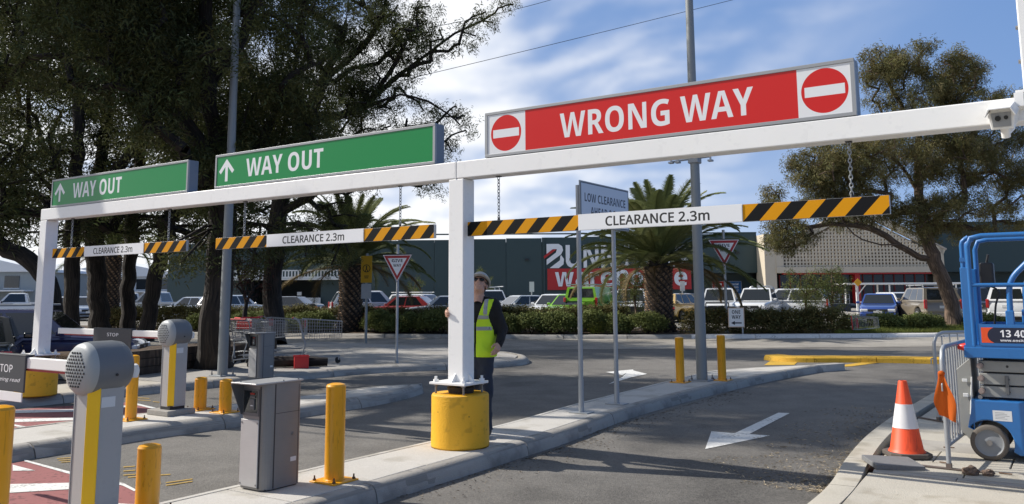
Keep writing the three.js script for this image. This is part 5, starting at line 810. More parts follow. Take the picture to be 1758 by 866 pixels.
{ // garden bed of old sleepers at the foot of the thick trunk
  const w = thing('sleeper_wall', 'low retaining wall of weathered timber sleepers behind the far boom gate', 'garden wall', [0, 0.15, 0]);
  const A = V3(-10.0, 0, -2.55), B = V3(-10.75, 0, -5.2), n = 3, dir = B.clone().sub(A), turn = Math.atan2(-dir.z, dir.x), L = dir.length() / 2;
  for (let r = 0; r < n; r++) for (let k = 0; k < 2; k++) { const g = box(L - 0.02, 0.155, 0.11, 0, r * 0.16, (r % 2) * 0.012, 0.012); g.rotateY(turn); const c = A.clone().addScaledVector(dir, (k + 0.5) / 2); g.translate(c.x, 0, c.z); mesh('sleeper', g, M.timber, w); }
  const soil = struct('garden_bed', plan([[-10.06, -2.6], [-13, -2.5], [-13.2, -8.6], [-12.6, -8.6], [-10.82, -5.25]].reverse(), 0.1, 0.52, 0.04), M.soil);
}
// ---------------------------------------------------------------- vehicles
function paint(r, g, b) { return phys('car paint', lin(r, g, b), { roughness: 0.32, clearcoat: 1, clearcoatRoughness: 0.06 }); }
const PAINT = { white: paint(0.72, 0.73, 0.73), silver: paint(0.36, 0.38, 0.40), blue: paint(0.02, 0.06, 0.26), navy: paint(0.03, 0.034, 0.11), red: paint(0.26, 0.018, 0.018), gold: paint(0.20, 0.17, 0.125), yellow: paint(0.42, 0.27, 0.06), green: paint(0.20, 0.46, 0.02), black: paint(0.012, 0.014, 0.016), grey: paint(0.10, 0.105, 0.115), paleblue: paint(0.24, 0.30, 0.40) };
const SPEC = { // length, width, height, belt, bonnet height, sill, cabin base x0..x1, roof x0..x1 (x forward, 0 = centre), wheel radius
  sedan: { L: 4.6, W: 1.78, H: 1.44, belt: 0.93, hood: 0.90, boot: 0.98, b0: -1.62, b1: 1.0, r0: -0.95, r1: 0.32, wr: 0.31 },
  hatch: { L: 4.05, W: 1.72, H: 1.5, belt: 0.95, hood: 0.92, boot: 0.95, b0: -1.95, b1: 1.02, r0: -1.55, r1: 0.28, wr: 0.3 },
  suv: { L: 4.6, W: 1.86, H: 1.72, belt: 1.08, hood: 1.08, boot: 1.05, b0: -2.2, b1: 0.98, r0: -1.85, r1: 0.4, wr: 0.37 },
  wagon: { L: 4.7, W: 1.8, H: 1.54, belt: 0.96, hood: 0.94, boot: 0.96, b0: -2.22, b1: 0.95, r0: -1.85, r1: 0.3, wr: 0.33 },
  van: { L: 4.8, W: 1.9, H: 1.86, belt: 1.12, hood: 1.12, boot: 1.12, b0: -2.36, b1: 1.75, r0: -2.25, r1: 1.0, wr: 0.33 },
  ute: { L: 5.1, W: 1.82, H: 1.76, belt: 1.1, hood: 1.1, boot: 1.02, b0: -0.75, b1: 1.05, r0: -0.55, r1: 0.5, wr: 0.37 },
};
function car(type, color, opt = {}) {
  const s = SPEC[type], t = new THREE.Group(), h = s.L / 2, wx = h * 0.62, sill = 0.24, W = s.W, mat = PAINT[color];
  const sh = new THREE.Shape(), ar = s.wr + 0.06; sh.moveTo(-h + 0.04, sill + 0.1); sh.lineTo(-wx - ar, sill + 0.03); sh.absarc(-wx, s.wr, ar, Math.PI * 0.98, 0.02, true); sh.lineTo(wx - ar, sill); sh.absarc(wx, s.wr, ar, Math.PI * 0.98, 0.02, true); sh.lineTo(h - 0.06, sill + 0.06);
  sh.bezierCurveTo(h + 0.02, sill + 0.2, h, 0.6, h - 0.06, s.hood - 0.22); sh.bezierCurveTo(h - 0.16, s.hood - 0.08, h - 0.3, s.hood - 0.06, s.b1, s.belt); sh.lineTo(s.b0, s.belt); sh.bezierCurveTo(s.b0 - 0.2, s.boot + 0.03, -h + 0.14, s.boot + 0.03, -h + 0.05, s.boot - 0.1); sh.bezierCurveTo(-h - 0.02, 0.7, -h, 0.5, -h + 0.04, sill + 0.1);
  const bg = side(sh, W, 0.085, 4), bp = bg.attributes.position; for (let i = 0; i < bp.count; i++) { const x = bp.getX(i), y = bp.getY(i), e = Math.abs(x) / h; bp.setZ(i, bp.getZ(i) * (1 - 0.16 * Math.pow(e, 5)) * (1 - 0.05 * sstep(0.62, 1.1, y))); bp.setX(i, x); }
  const body = mesh('body', toCreasedNormals(bg, 0.7), mat, t);
  // glasshouse: base at the belt, narrower roof
  const zb = W / 2 - 0.07, zt = W / 2 - 0.24, yb = s.belt - 0.02, yt = s.H - 0.03, V = (x, y, z) => [x, y, z];
  const quadGeo = (a, b, c, d) => { const g = new THREE.BufferGeometry(); g.setAttribute('position', new THREE.Float32BufferAttribute([...a, ...b, ...c, ...a, ...c, ...d], 3)); g.computeVertexNormals(); return g; };
  const A = [V(s.b0, yb, zb), V(s.b1, yb, zb), V(s.r1, yt, zt), V(s.r0, yt, zt)], Bq = A.map(([x, y, z]) => V(x, y, -z));
  const dome = (() => { const l = []; const ym = s.H; const inset = 0.14; const top = [V(s.r0 + inset, ym, zt - inset), V(s.r1 - inset, ym, zt - inset), V(s.r1 - inset, ym, -zt + inset), V(s.r0 + inset, ym, -zt + inset)]; l.push(quadGeo(top[0], top[1], top[2], top[3])); l.push(quadGeo(A[3], A[2], top[1], top[0]), quadGeo(A[2], Bq[2], top[2], top[1]), quadGeo(Bq[2], Bq[3], top[3], top[2]), quadGeo(Bq[3], A[3], top[0], top[3])); return l; })();
  mesh('cabin', join([quadGeo(A[0], A[1], A[2], A[3]), quadGeo(Bq[1], Bq[0], Bq[3], Bq[2]), quadGeo(A[1], Bq[1], Bq[2], A[2]), quadGeo(Bq[0], A[0], A[3], Bq[3]), ...dome]), mat, t);
  const lerp3 = (p, q, k) => [p[0] + (q[0] - p[0]) * k, p[1] + (q[1] - p[1]) * k, p[2] + (q[2] - p[2]) * k];
  const pane = (Q4, u0, u1, v0, v1, name, off) => { const f = (u, v) => lerp3(lerp3(Q4[0], Q4[1], u), lerp3(Q4[3], Q4[2], u), v), q = [f(u0, v0), f(u1, v0), f(u1, v1), f(u0, v1)], g = quadGeo(...q); const n = g.attributes.normal; g.translate(n.getX(0) * off, n.getY(0) * off, n.getZ(0) * off); mesh(name, g, M.glass, t); };
  const cuts = opt.panel ? [[0.72, 0.95]] : type === 'ute' ? [[0.1, 0.9]] : type === 'sedan' ? [[0.17, 0.53], [0.565, 0.9]] : [[0.05, 0.3], [0.33, 0.61], [0.64, 0.92]];
  for (const [a, b] of cuts) { pane(A, a, b, 0.1, 0.93, 'side_window', 0.006); pane(Bq.map((_, i) => Bq[[1, 0, 3, 2][i]]), 1 - b, 1 - a, 0.1, 0.93, 'side_window', 0.006); }
  pane([A[1], Bq[1], Bq[2], A[2]], 0.05, 0.95, 0.06, 0.93, 'windscreen', 0.006); pane([Bq[0], A[0], A[3], Bq[3]], 0.09, 0.91, type === 'van' ? 0.3 : 0.14, 0.9, 'rear_window', 0.006);
  for (const x of [-wx, wx]) for (const z of [-1, 1]) { const w = mesh('wheel', mv(rod([0, 0, -0.1], [0, 0, 0.1], s.wr, 22), x, s.wr, z * (W / 2 - 0.115)), M.tyre, t); mesh('rim', mv(rod([0, 0, -0.006], [0, 0, 0.006], s.wr * 0.66, 14), x, s.wr, z * (W / 2 - 0.012)), M.rim, w); mesh('hub', mv(rod([0, 0, -0.012], [0, 0, 0.012], s.wr * 0.2, 10), x, s.wr, z * (W / 2 - 0.008)), M.steel_dark, w); }
  for (const z of [-1, 1]) {
    mesh('headlight', box(0.12, 0.15, 0.36, h - 0.075, s.hood - 0.36, z * (W / 2 - 0.27), 0.04), M.lamp, t);
    mesh('taillight', box(0.09, type === 'van' || type === 'suv' ? 0.42 : 0.17, type === 'van' || type === 'suv' ? 0.14 : 0.3, -h + 0.05, s.boot - (type === 'van' ? 0.22 : 0.32), z * (W / 2 - (type === 'van' || type === 'suv' ? 0.13 : 0.22)), 0.03), M.taillamp, t);
    mesh('mirror', box(0.1, 0.13, 0.17, s.b1 - 0.22, s.belt, z * (W / 2 + 0.07), 0.04), opt.darkMirror ? M.black : mat, t);
    if (!opt.panel) mesh('door_handle', box(0.16, 0.03, 0.02, 0.1, s.belt - 0.14, z * (W / 2 + 0.004)), mat, t);
  }
  const g = mesh('grille', box(0.05, 0.14, W * 0.5, h - 0.035, s.hood - 0.36, 0, 0.02), M.black, t); mesh('lower_intake', box(0.05, 0.13, W * 0.62, h - 0.0, sill + 0.1, 0, 0.02), M.black, t); mesh('badge', box(0.02, 0.07, 0.14, h - 0.005, s.hood - 0.325, 0, 0.008), M.rim, g);
  mesh('number_plate', box(0.02, 0.12, 0.4, h + 0.012, sill + 0.24, 0), M.plate, t); mesh('number_plate', box(0.02, 0.12, 0.4, -h - 0.002, opt.lowPlate ? 0.5 : s.boot - 0.3, 0), M.plate, t);
  mesh('bumper', [box(0.1, 0.2, W - 0.12, h - 0.03, sill + 0.04, 0, 0.05), box(0.1, 0.22, W - 0.12, -h + 0.03, sill + 0.08, 0, 0.05)], opt.darkBumper ? M.black : mat, t); mesh('underbody', box(s.L - 0.5, 0.16, W - 0.35, 0, 0.14, 0), M.black, t);
  if (opt.bull) mesh('bull_bar', [box(0.06, 0.42, W - 0.1, h + 0.06, 0.42, 0, 0.02), rod([h + 0.07, 1.02, -0.55], [h + 0.07, 1.02, 0.55], 0.035, 8), rod([h + 0.07, 0.8, -0.55], [h + 0.07, 1.02, -0.55], 0.03, 8), rod([h + 0.07, 0.8, 0.55], [h + 0.07, 1.02, 0.55], 0.03, 8)], M.black, t);
  if (opt.rack) { const l = []; for (const x of [s.r0 + 0.2, (s.r0 + s.r1) / 2, s.r1 - 0.2]) l.push(box(0.06, 0.05, zt * 2 + 0.1, x, s.H + 0.08, 0)); for (const z of [-1, 1]) l.push(rod([s.r0, s.H + 0.1, z * zt], [s.r1, s.H + 0.1, z * zt], 0.025, 6)); mesh('roof_rack', l, opt.rack === 'white' ? M.white : M.galv_dull, t); }
  if (opt.sport) mesh('sports_bar', bentPipe([[-0.72, 1.1, -0.72], [-0.78, 1.84, -0.6], [-0.78, 1.84, 0.6], [-0.72, 1.1, 0.72]], 0.04, 0.2), M.rim, t);
  if (type === 'ute') { const y = 1.0; mesh('tray', [box(1.72, 0.04, W - 0.16, -1.62, y - 0.28, 0), box(0.05, 0.12, W - 0.1, -2.5, y, 0, 0.01), box(1.75, 0.12, 0.05, -1.62, y, W / 2 - 0.06, 0.01), box(1.75, 0.12, 0.05, -1.62, y, -W / 2 + 0.06, 0.01)], mat, t); if (opt.ladder) mesh('ladder_rack', [bentPipe([[-0.75, 1.1, -0.75], [-0.75, 1.95, -0.7], [-0.75, 1.95, 0.7], [-0.75, 1.1, 0.75]], 0.03, 0.1), bentPipe([[-2.35, 1.1, -0.75], [-2.35, 1.95, -0.7], [-2.35, 1.95, 0.7], [-2.35, 1.1, 0.75]], 0.03, 0.1), rod([-2.35, 1.97, -0.7], [0.6, 1.97, -0.7], 0.03, 6), rod([-2.35, 1.97, 0.7], [0.6, 1.97, 0.7], 0.03, 6)], M.galv, t); }
  return t;
}
function park(u, d, type, color, heading, label, opt = {}, y = LOT) {
  const c = car(type, color, opt), p = onGround(u, d, y); c.name = numbered(opt.name ?? 'parked_car'); c.position.copy(p); c.rotation.y = YAW + heading * Math.PI / 180 - Math.atan2((u - 879) / FOCAL, 1) * (opt.noAim ? 0 : 1); scene.add(c); tag(c, label, type === 'van' ? 'van' : 'car', opt.noGroup ? undefined : 'cars in the store car park'); return c;
}
park(30, 58, 'ute', 'white', 175, 'white utility parked behind the leaning trunk at the far left', { darkMirror: true });
park(108, 56, 'hatch', 'white', -80, 'white hatchback peeping between the gantry post and a trunk', {});
park(149, 54, 'hatch', 'paleblue', -85, 'pale blue hatchback between two dark trunks on the left', {});
park(207, 55, 'suv', 'white', 100, 'white off-roader just left of the leaning trunk', {});
park(268, 54, 'ute', 'silver', 176, 'silver pickup with open tray seen left of the thick trunk', { noAim: true });
park(333, 52, 'sedan', 'paleblue', 165, 'pale blue sedan to the left of the lamp post', { noAim: true });
park(404, 52, 'wagon', 'white', 60, 'white wagon with red lamp behind the reddish sapling', { noAim: true });
park(492, 54, 'sedan', 'black', 172, 'black sedan right of the second dark trunk', { noAim: true });
park(640, 46, 'suv', 'white', 18, 'white off-roader right of the shaded palm', { noAim: true, darkMirror: true });
park(697, 45, 'sedan', 'red', 168, 'dark red sedan behind the give way pole', { noAim: true });
park(728, 50, 'wagon', 'white', -25, 'white wagon with roof bars behind the dark red sedan', { rack: 'white', noAim: true });
park(762, 44.5, 'sedan', 'silver', 188, 'silver sedan partly hidden by the middle post', { noAim: true });
park(842, 52, 'ute', 'white', -80, 'white work utility with ladder rack behind the man', { ladder: true });
park(893, 46, 'sedan', 'silver', 205, 'silver sedan right of the man', { noAim: true });
park(952, 45, 'hatch', 'white', -110, 'white hatchback facing the hedge left of the green van', {});
park(982, 42.8, 'hatch', 'green', -112, 'lime green hatchback between the white hatchback and the van', {});
park(1022, 44, 'van', 'green', 72, 'lime green van with roof rack seen from behind', { panel: true, rack: 'grey', lowPlate: true });
park(1085, 44.5, 'ute', 'white', -96, 'white utility with black bumper left of the palm trunk', { bull: true, darkMirror: true });
park(1166, 46, 'hatch', 'yellow', 62, 'gold hatchback right of the palm trunk', {});
park(1236, 44.5, 'ute', 'white', -93, 'white four-wheel drive with black bull bar beside the lamp post', { bull: true, darkMirror: true });
park(1303, 44, 'ute', 'white', -101, 'white pickup with chrome sports bar facing the hedge', { sport: true });
park(1350, 46, 'suv', 'white', 150, 'white wagon side-on beside the pickup with sports bar', { noAim: true });
park(1509, 43.5, 'sedan', 'blue', -92, 'bright blue sedan facing out behind the green mound', {});
park(1547, 48, 'hatch', 'white', -60, 'white hatchback half hidden by the gold wagon', {});
park(1588, 41.5, 'suv', 'gold', 110, 'gold off-road wagon seen from behind next to the big gum', { rack: 'grey' });
park(1668, 45, 'suv', 'black', -80, 'black off-roader behind the gum trunk and the lift rails', {});
park(1738, 42, 'suv', 'white', 84, 'white off-roader seen through the lift rails', {});
park(66, 19.6, 'wagon', 'navy', 13, 'dark blue station wagon behind the left gantry post', { name: 'station_wagon', noGroup: true, noAim: true, rack: 'grey' }, -0.12);
park(-42, 17.4, 'sedan', 'black', 118, 'black sedan with red tail lamp cut by the left edge', { name: 'black_sedan', noGroup: true, noAim: true }, -0.12);
{ // trailer and trolley bay
  const t = thing('box_trailer', 'dark cage trailer parked under the young trees', 'trailer', onGround(1415, 46, LOT).toArray(), YAW); mesh('tray', [box(2.3, 0.4, 1.4, 0, 0.5, 0, 0.02)], M.grey_trailer ?? std('grey trailer', lin(0.08, 0.085, 0.09), { roughness: 0.6 }), t); const l = []; for (let x = -1.1; x <= 1.11; x += 0.275) l.push(rod([x, 0.9, 0.68], [x, 1.4, 0.68], 0.012, 5), rod([x, 0.9, -0.68], [x, 1.4, -0.68], 0.012, 5)); for (const y of [1.15, 1.4]) l.push(rod([-1.1, y, 0.68], [1.1, y, 0.68], 0.014, 5), rod([-1.1, y, -0.68], [1.1, y, -0.68], 0.014, 5)); mesh('cage', l, M.galv, t); for (const z of [-1, 1]) mesh('wheel', mv(rod([0, 0, -0.09], [0, 0, 0.09], 0.3, 18), 0, 0.3, z * 0.8), M.tyre, t); mesh('drawbar', rod([1.1, 0.5, 0], [2.3, 0.45, 0], 0.04, 6), M.galv, t); mesh('jockey_wheel', rod([2.2, 0, -0.03], [2.2, 0.44, -0.03], 0.05, 8), M.galv_dull, t);
  const b = thing('trolley_bay', 'white framed trolley bay with thin roof in front of the store entry', 'trolley bay', onGround(1546, 62, LOT).toArray(), YAW); mesh('roof', box(8.6, 0.12, 2.4, 0, 2.05, 0, 0.02), M.white, b); for (const x of [-3.6, -1.2, 1.2, 3.6]) for (const z of [-1, 1]) mesh('post', rod([x, 0, z], [x, 2.05, z], 0.06, 8), M.white, b); for (const y of [0.4, 0.8]) mesh('rail', rod([-3.6, y, 1], [3.6, y, 1], 0.035, 8), M.white, b); mesh('brace', [rod([-3.6, 1.2, 1], [-2.9, 2.05, 1], 0.04, 6), rod([3.6, 1.2, 1], [2.9, 2.05, 1], 0.04, 6)], M.white, b);
  const s = thing('bay_sign', 'small amber diamond sign standing above the trolley bay', 'signpost', onGround(1474, 60, LOT).toArray(), YAW); mesh('pole', cyl(0.04, 0.04, 2.0, 0, 0, 0, 8), M.galv, s); const g = box(0.40, 0.40, 0.02, 0, -0.2, 0.05); g.rotateZ(Math.PI / 4); g.translate(0, 2.2, 0); mesh('sign_plate', g, std('amber sign plate', lin(0.75, 0.36, 0.01), { roughness: 0.5 }), s);
}
// ---------------------------------------------------------------- trolleys
{
  const chrome = std('trolley wire', lin(0.34, 0.35, 0.36), { metalness: 0.6, roughness: 0.45 }), redP = std('red plastic', lin(0.5, 0.02, 0.02), { roughness: 0.45 });
  const cart = (name, label, pos, turn) => {
    const t = thing(name, label, 'trolley', pos, turn, 'wire shopping trolleys'), W = [], r = 0.0032;
    const P0 = (u, v, s) => { const x = -0.42 + 0.9 * u, half = (0.27 - 0.07 * u) * (0.86 + 0.14 * v), y = 0.52 + 0.06 * u + v * (0.5 - 0.13 * u); return [x, y, s * half]; };
    for (const s of [-1, 1]) { for (let i = 0; i <= 16; i++) W.push(rod(P0(i / 16, 0, s), P0(i / 16, 1, s), r, 4)); for (let j = 0; j <= 6; j++) W.push(rod(P0(0, j / 6, s), P0(1, j / 6, s), j === 6 ? 0.008 : r, 5)); }
    for (const u of [0, 1]) { for (let j = 0; j <= 6; j++) W.push(rod(P0(u, j / 6, -1), P0(u, j / 6, 1), j === 6 ? 0.008 : r, 5)); for (let k = 1; k < 8; k++) { const a = P0(u, 0, 1), b = P0(u, 1, 1), f = k / 4 - 1; W.push(rod([a[0], a[1], a[2] * f], [b[0], b[1], b[2] * f], r, 4)); } }
    for (let i = 1; i < 14; i++) W.push(rod(P0(i / 14, 0, -1), P0(i / 14, 0, 1), r, 4));
    mesh('basket', W, chrome, t);
    for (const s of [-1, 1]) mesh('frame', bentPipe([[-0.62, 1.04, s * 0.25], [-0.5, 0.98, s * 0.25], [-0.34, 0.42, s * 0.24], [-0.42, 0.14, s * 0.24], [0.45, 0.16, s * 0.17]], 0.013, 0.06, 7), chrome, t);
    mesh('lower_tray', [...Array(7)].map((_, i) => rod([-0.3, 0.24, -0.18 + i * 0.06], [0.4, 0.26, (-0.18 + i * 0.06) * 0.8], 0.005, 4)), chrome, t);
    mesh('handle', rod([-0.63, 1.04, -0.26], [-0.63, 1.04, 0.26], 0.017, 10), redP, t); mesh('child_seat', box(0.02, 0.16, 0.38, -0.36, 0.82, 0, 0.005), redP, t);
    for (const [x, z] of [[-0.4, 0.23], [-0.4, -0.23], [0.42, 0.16], [0.42, -0.16]]) { const c = mesh('castor', [box(0.03, 0.08, 0.04, x, 0.08, z)], chrome, t); mesh('castor_wheel', rod([x - 0.02, 0.061, z - 0.014], [x - 0.02, 0.061, z + 0.014], 0.06, 14), M.tyre, c); }
    return t;
  };
  const y = 0.15, pl = (u, d) => { const p = onGround(u, d, y); return p.toArray(); };
  const k = cart('shopping_trolley', 'wire trolley standing end-on behind the far ticket machine, the front one', pl(438, 19.2), YAW + 1.2);
  copyOf(k, pl(456, 20.1), YAW + 1.4, 'wire trolley pushed behind the far ticket machine'); copyOf(k, pl(492, 21.0), YAW + 1.9, 'wire trolley half hidden by the second trunk with its handle up'); copyOf(k, pl(552, 19.8), YAW + 1.75, 'wire trolley standing free on the paving before the lamp pole'); copyOf(k, pl(408, 20.4), YAW - 0.4, 'wire trolley in the dark beside the lamp post');
  const fall = copyOf(k, ahead((1458 - 879) / 1442 * 33.4, 33.4, 0.42).toArray(), 0, 'stray wire trolley tipped over on the grass verge'); fall.rotation.order = 'YXZ'; fall.rotation.set(1.45, YAW + 0.15, 0.05); fall.position.y = 0.44;
  const cr = thing('plastic_crate', 'red plastic crate among the trolleys on the dark paving', 'crate', pl(520, 18.5), YAW + 0.3); mesh('crate_side', [box(0.30, 0.24, 0.02, 0, 0, 0.15, 0.005), box(0.30, 0.24, 0.02, 0, 0, -0.15, 0.005), box(0.02, 0.24, 0.28, 0.14, 0, 0, 0.005), box(0.02, 0.24, 0.28, -0.14, 0, 0, 0.005)], redP, cr); mesh('crate_floor', box(0.26, 0.015, 0.28, 0, 0.004, 0), redP, cr); mesh('rim', [box(0.33, 0.025, 0.03, 0, 0.24, 0.155), box(0.33, 0.025, 0.03, 0, 0.24, -0.155)], redP, cr);
  const lg = thing('fallen_log', 'short brown log lying behind the trolleys', 'log', pl(505, 18.7), YAW + 0.2); mesh('log', taperTube([V3(-0.6, 0.12, 0), V3(-0.2, 0.13, 0.03), V3(0.3, 0.12, 0.01), V3(0.75, 0.1, -0.03)], [0.11, 0.12, 0.115, 0.09], 10), M.bark, lg); mesh('end_grain', rod([-0.615, 0.12, 0], [-0.59, 0.12, 0], 0.1, 12), M.timber, lg);
}
// ---------------------------------------------------------------- traffic cone, barriers, flag
{
  M.foot_steel = std('dirty steel foot', lin(0.13, 0.105, 0.095), { map: T.scuff, roughness: 0.85 });
  const fluoro = phys('fluorescent orange plastic', lin(0.85, 0.085, 0.018), { roughness: 0.5, map: T.scuff }), white = std('white reflective sleeve', lin(0.72, 0.72, 0.74), { roughness: 0.5, map: T.paint });
  const c = thing('traffic_cone', 'orange traffic cone with a white band standing on the pavers', 'cone', [4.07, 0.15, -1.92], 0.5);
  const pr = [[0.168, 0.045], [0.16, 0.06], [0.148, 0.075], [0.0395, 0.70], [0.036, 0.708], [0.026, 0.708], [0.026, 0.66]].map(([r, y]) => new THREE.Vector2(r, y)); mesh('cone', toCreasedNormals(new THREE.LatheGeometry(pr, 40), 0.6), fluoro, c);
  const R0 = (y) => 0.148 - (y - 0.075) * (0.148 - 0.0395) / 0.625 + 0.0016; mesh('white_band', new THREE.LatheGeometry([[R0(0.27), 0.27], [R0(0.49), 0.49]].map(([r, y]) => new THREE.Vector2(r, y)), 40), white, c); mesh('band_edge', [mv(new THREE.TorusGeometry(R0(0.27), 0.0016, 4, 40).rotateX(Math.PI / 2), 0, 0.27, 0), mv(new THREE.TorusGeometry(R0(0.49), 0.0016, 4, 40).rotateX(Math.PI / 2), 0, 0.49, 0)], white, c);
  mesh('base', plan([[-0.19, -0.12], [-0.12, -0.19], [0.12, -0.19], [0.19, -0.12], [0.19, 0.12], [0.12, 0.19], [-0.12, 0.19], [-0.19, 0.12]].reverse(), 0.012, 0.047, 0.008), std('dusty rubber', lin(0.11, 0.095, 0.085), { map: T.scuff, roughness: 0.95 }), c);
  const barrier = (label, a, b, feet) => {
    const A = V3(a[0], 0.15, a[1]), B = V3(b[0], 0.15, b[1]), L = A.distanceTo(B), turn = -Math.atan2(B.z - A.z, B.x - A.x), t = thing('crowd_barrier', label, 'barrier', A.toArray(), turn, 'galvanised crowd barriers'), r = 0.021;
    mesh('frame', [bentPipe([[0, 0.03, 0], [0, 1.06, 0], [L, 1.06, 0], [L, 0.03, 0]], r, 0.16, 10), rod([0, 0.2, 0], [L, 0.2, 0], r * 0.8, 8)], M.galv, t);
    const n = 17; for (let i = 1; i < n; i++) mesh('bar', rod([L * i / n, 0.2, 0], [L * i / n, i === 1 || i === n - 1 ? 1.02 : 1.06, 0], 0.0085, 7), M.galv, t);
    for (const x of [0, L]) { mesh('foot', [box(0.045, 0.012, 0.66, x, 0, 0.0, 0.003), box(0.04, 0.04, 0.045, x, 0.012, 0)], M.foot_steel, t); }
    mesh('hook', [bentPipe([[0, 0.75, 0], [-0.06, 0.75, 0], [-0.06, 0.68, 0]], 0.008, 0.02, 6)], M.galv, t);
    return t;
  };
  barrier('near galvanised crowd barrier seen edge-on beside the blue lift', [4.48, -1.47], [4.60, -3.57]);
  barrier('far galvanised crowd barrier fanned out behind the blue lift', [4.03, -4.5], [5.35, -6.15]);
  // orange flag hanging on the near barrier
  const nx = 8, ny = 10, pos = [], idx = []; for (let j = 0; j <= ny; j++) for (let i = 0; i <= nx; i++) { const u = i / nx, v = j / ny, wdt = 0.05 + 0.13 * sstep(0, 0.75, v) - 0.05 * sstep(0.7, 1, v); pos.push((u - 0.55) * wdt + 0.035 * v, -v * 0.36 - 0.06 * (1 - u) * 0 + 0.06 * u * sstep(0.6, 1, v) * -1, 0.028 + 0.018 * Math.sin(u * 7 + v * 2) * (0.3 + v)); }
  for (let j = 0; j < ny; j++) for (let i = 0; i < nx; i++) { const a = j * (nx + 1) + i; idx.push(a, a + nx + 1, a + 1, a + 1, a + nx + 1, a + nx + 2); }
  const g = new THREE.BufferGeometry(); g.setAttribute('position', new THREE.Float32BufferAttribute(pos, 3)); g.setIndex(idx); g.computeVertexNormals(); const m = leafMat('orange cloth', 0.62, 0.13, 0.02, 0.3);
  const fl = thing('warning_flag', 'orange cloth flag knotted on the near crowd barrier', 'flag', [4.475, 0.985, -1.44]); mesh('cloth', g, m, fl); mesh('knot', mv(new THREE.IcosahedronGeometry(0.03, 2).scale(1, 0.8, 0.9), 0, 0.0, 0.015), m, fl);
  // crumpled grey rag near the foot of the barrier
  const rag = (seed, x, z, s, label) => { const q = new THREE.IcosahedronGeometry(s, 3), p = q.attributes.position; for (let i = 0; i < p.count; i++) { const a = V3().fromBufferAttribute(p, i), k = 0.7 + 0.75 * noise3(a.x / s * 2.2 + seed, a.y / s * 2.2, a.z / s * 2.2); a.multiplyScalar(k); a.y = Math.max(-s * 0.45, a.y * 0.7); p.setXYZ(i, a.x, a.y, a.z); } q.computeVertexNormals(); const o = solo('crumpled_rag', q, std('grey rag', lin(0.22, 0.19, 0.185), { map: T.soil, roughness: 1 }), label, 'rag'); o.position.set(x, 0.15 + s * 0.44, z); };
  rag(3, 4.66, -1.33, 0.06, 'crumpled grey rag beside the barrier foot, the larger left one'); rag(9, 4.79, -1.36, 0.045, 'crumpled grey rag beside the barrier foot, the smaller right one');
  for (let i = 0; i < 3; i++) { const o = solo('twig', rod([0, 0, 0], [0.1, 0.006, 0.07 - i * 0.03], 0.006, 5), M.rust, ['rusty twig lying on the pavers by the near barrier', 'rusty twig lying on the pavers left of the lift wheel', 'rusty twig lying on the pavers behind the cone'][i], 'twig'); o.position.set([4.37, 4.86, 4.3][i], 0.156, [-1.75, -1.5, -2.6][i]); }
}
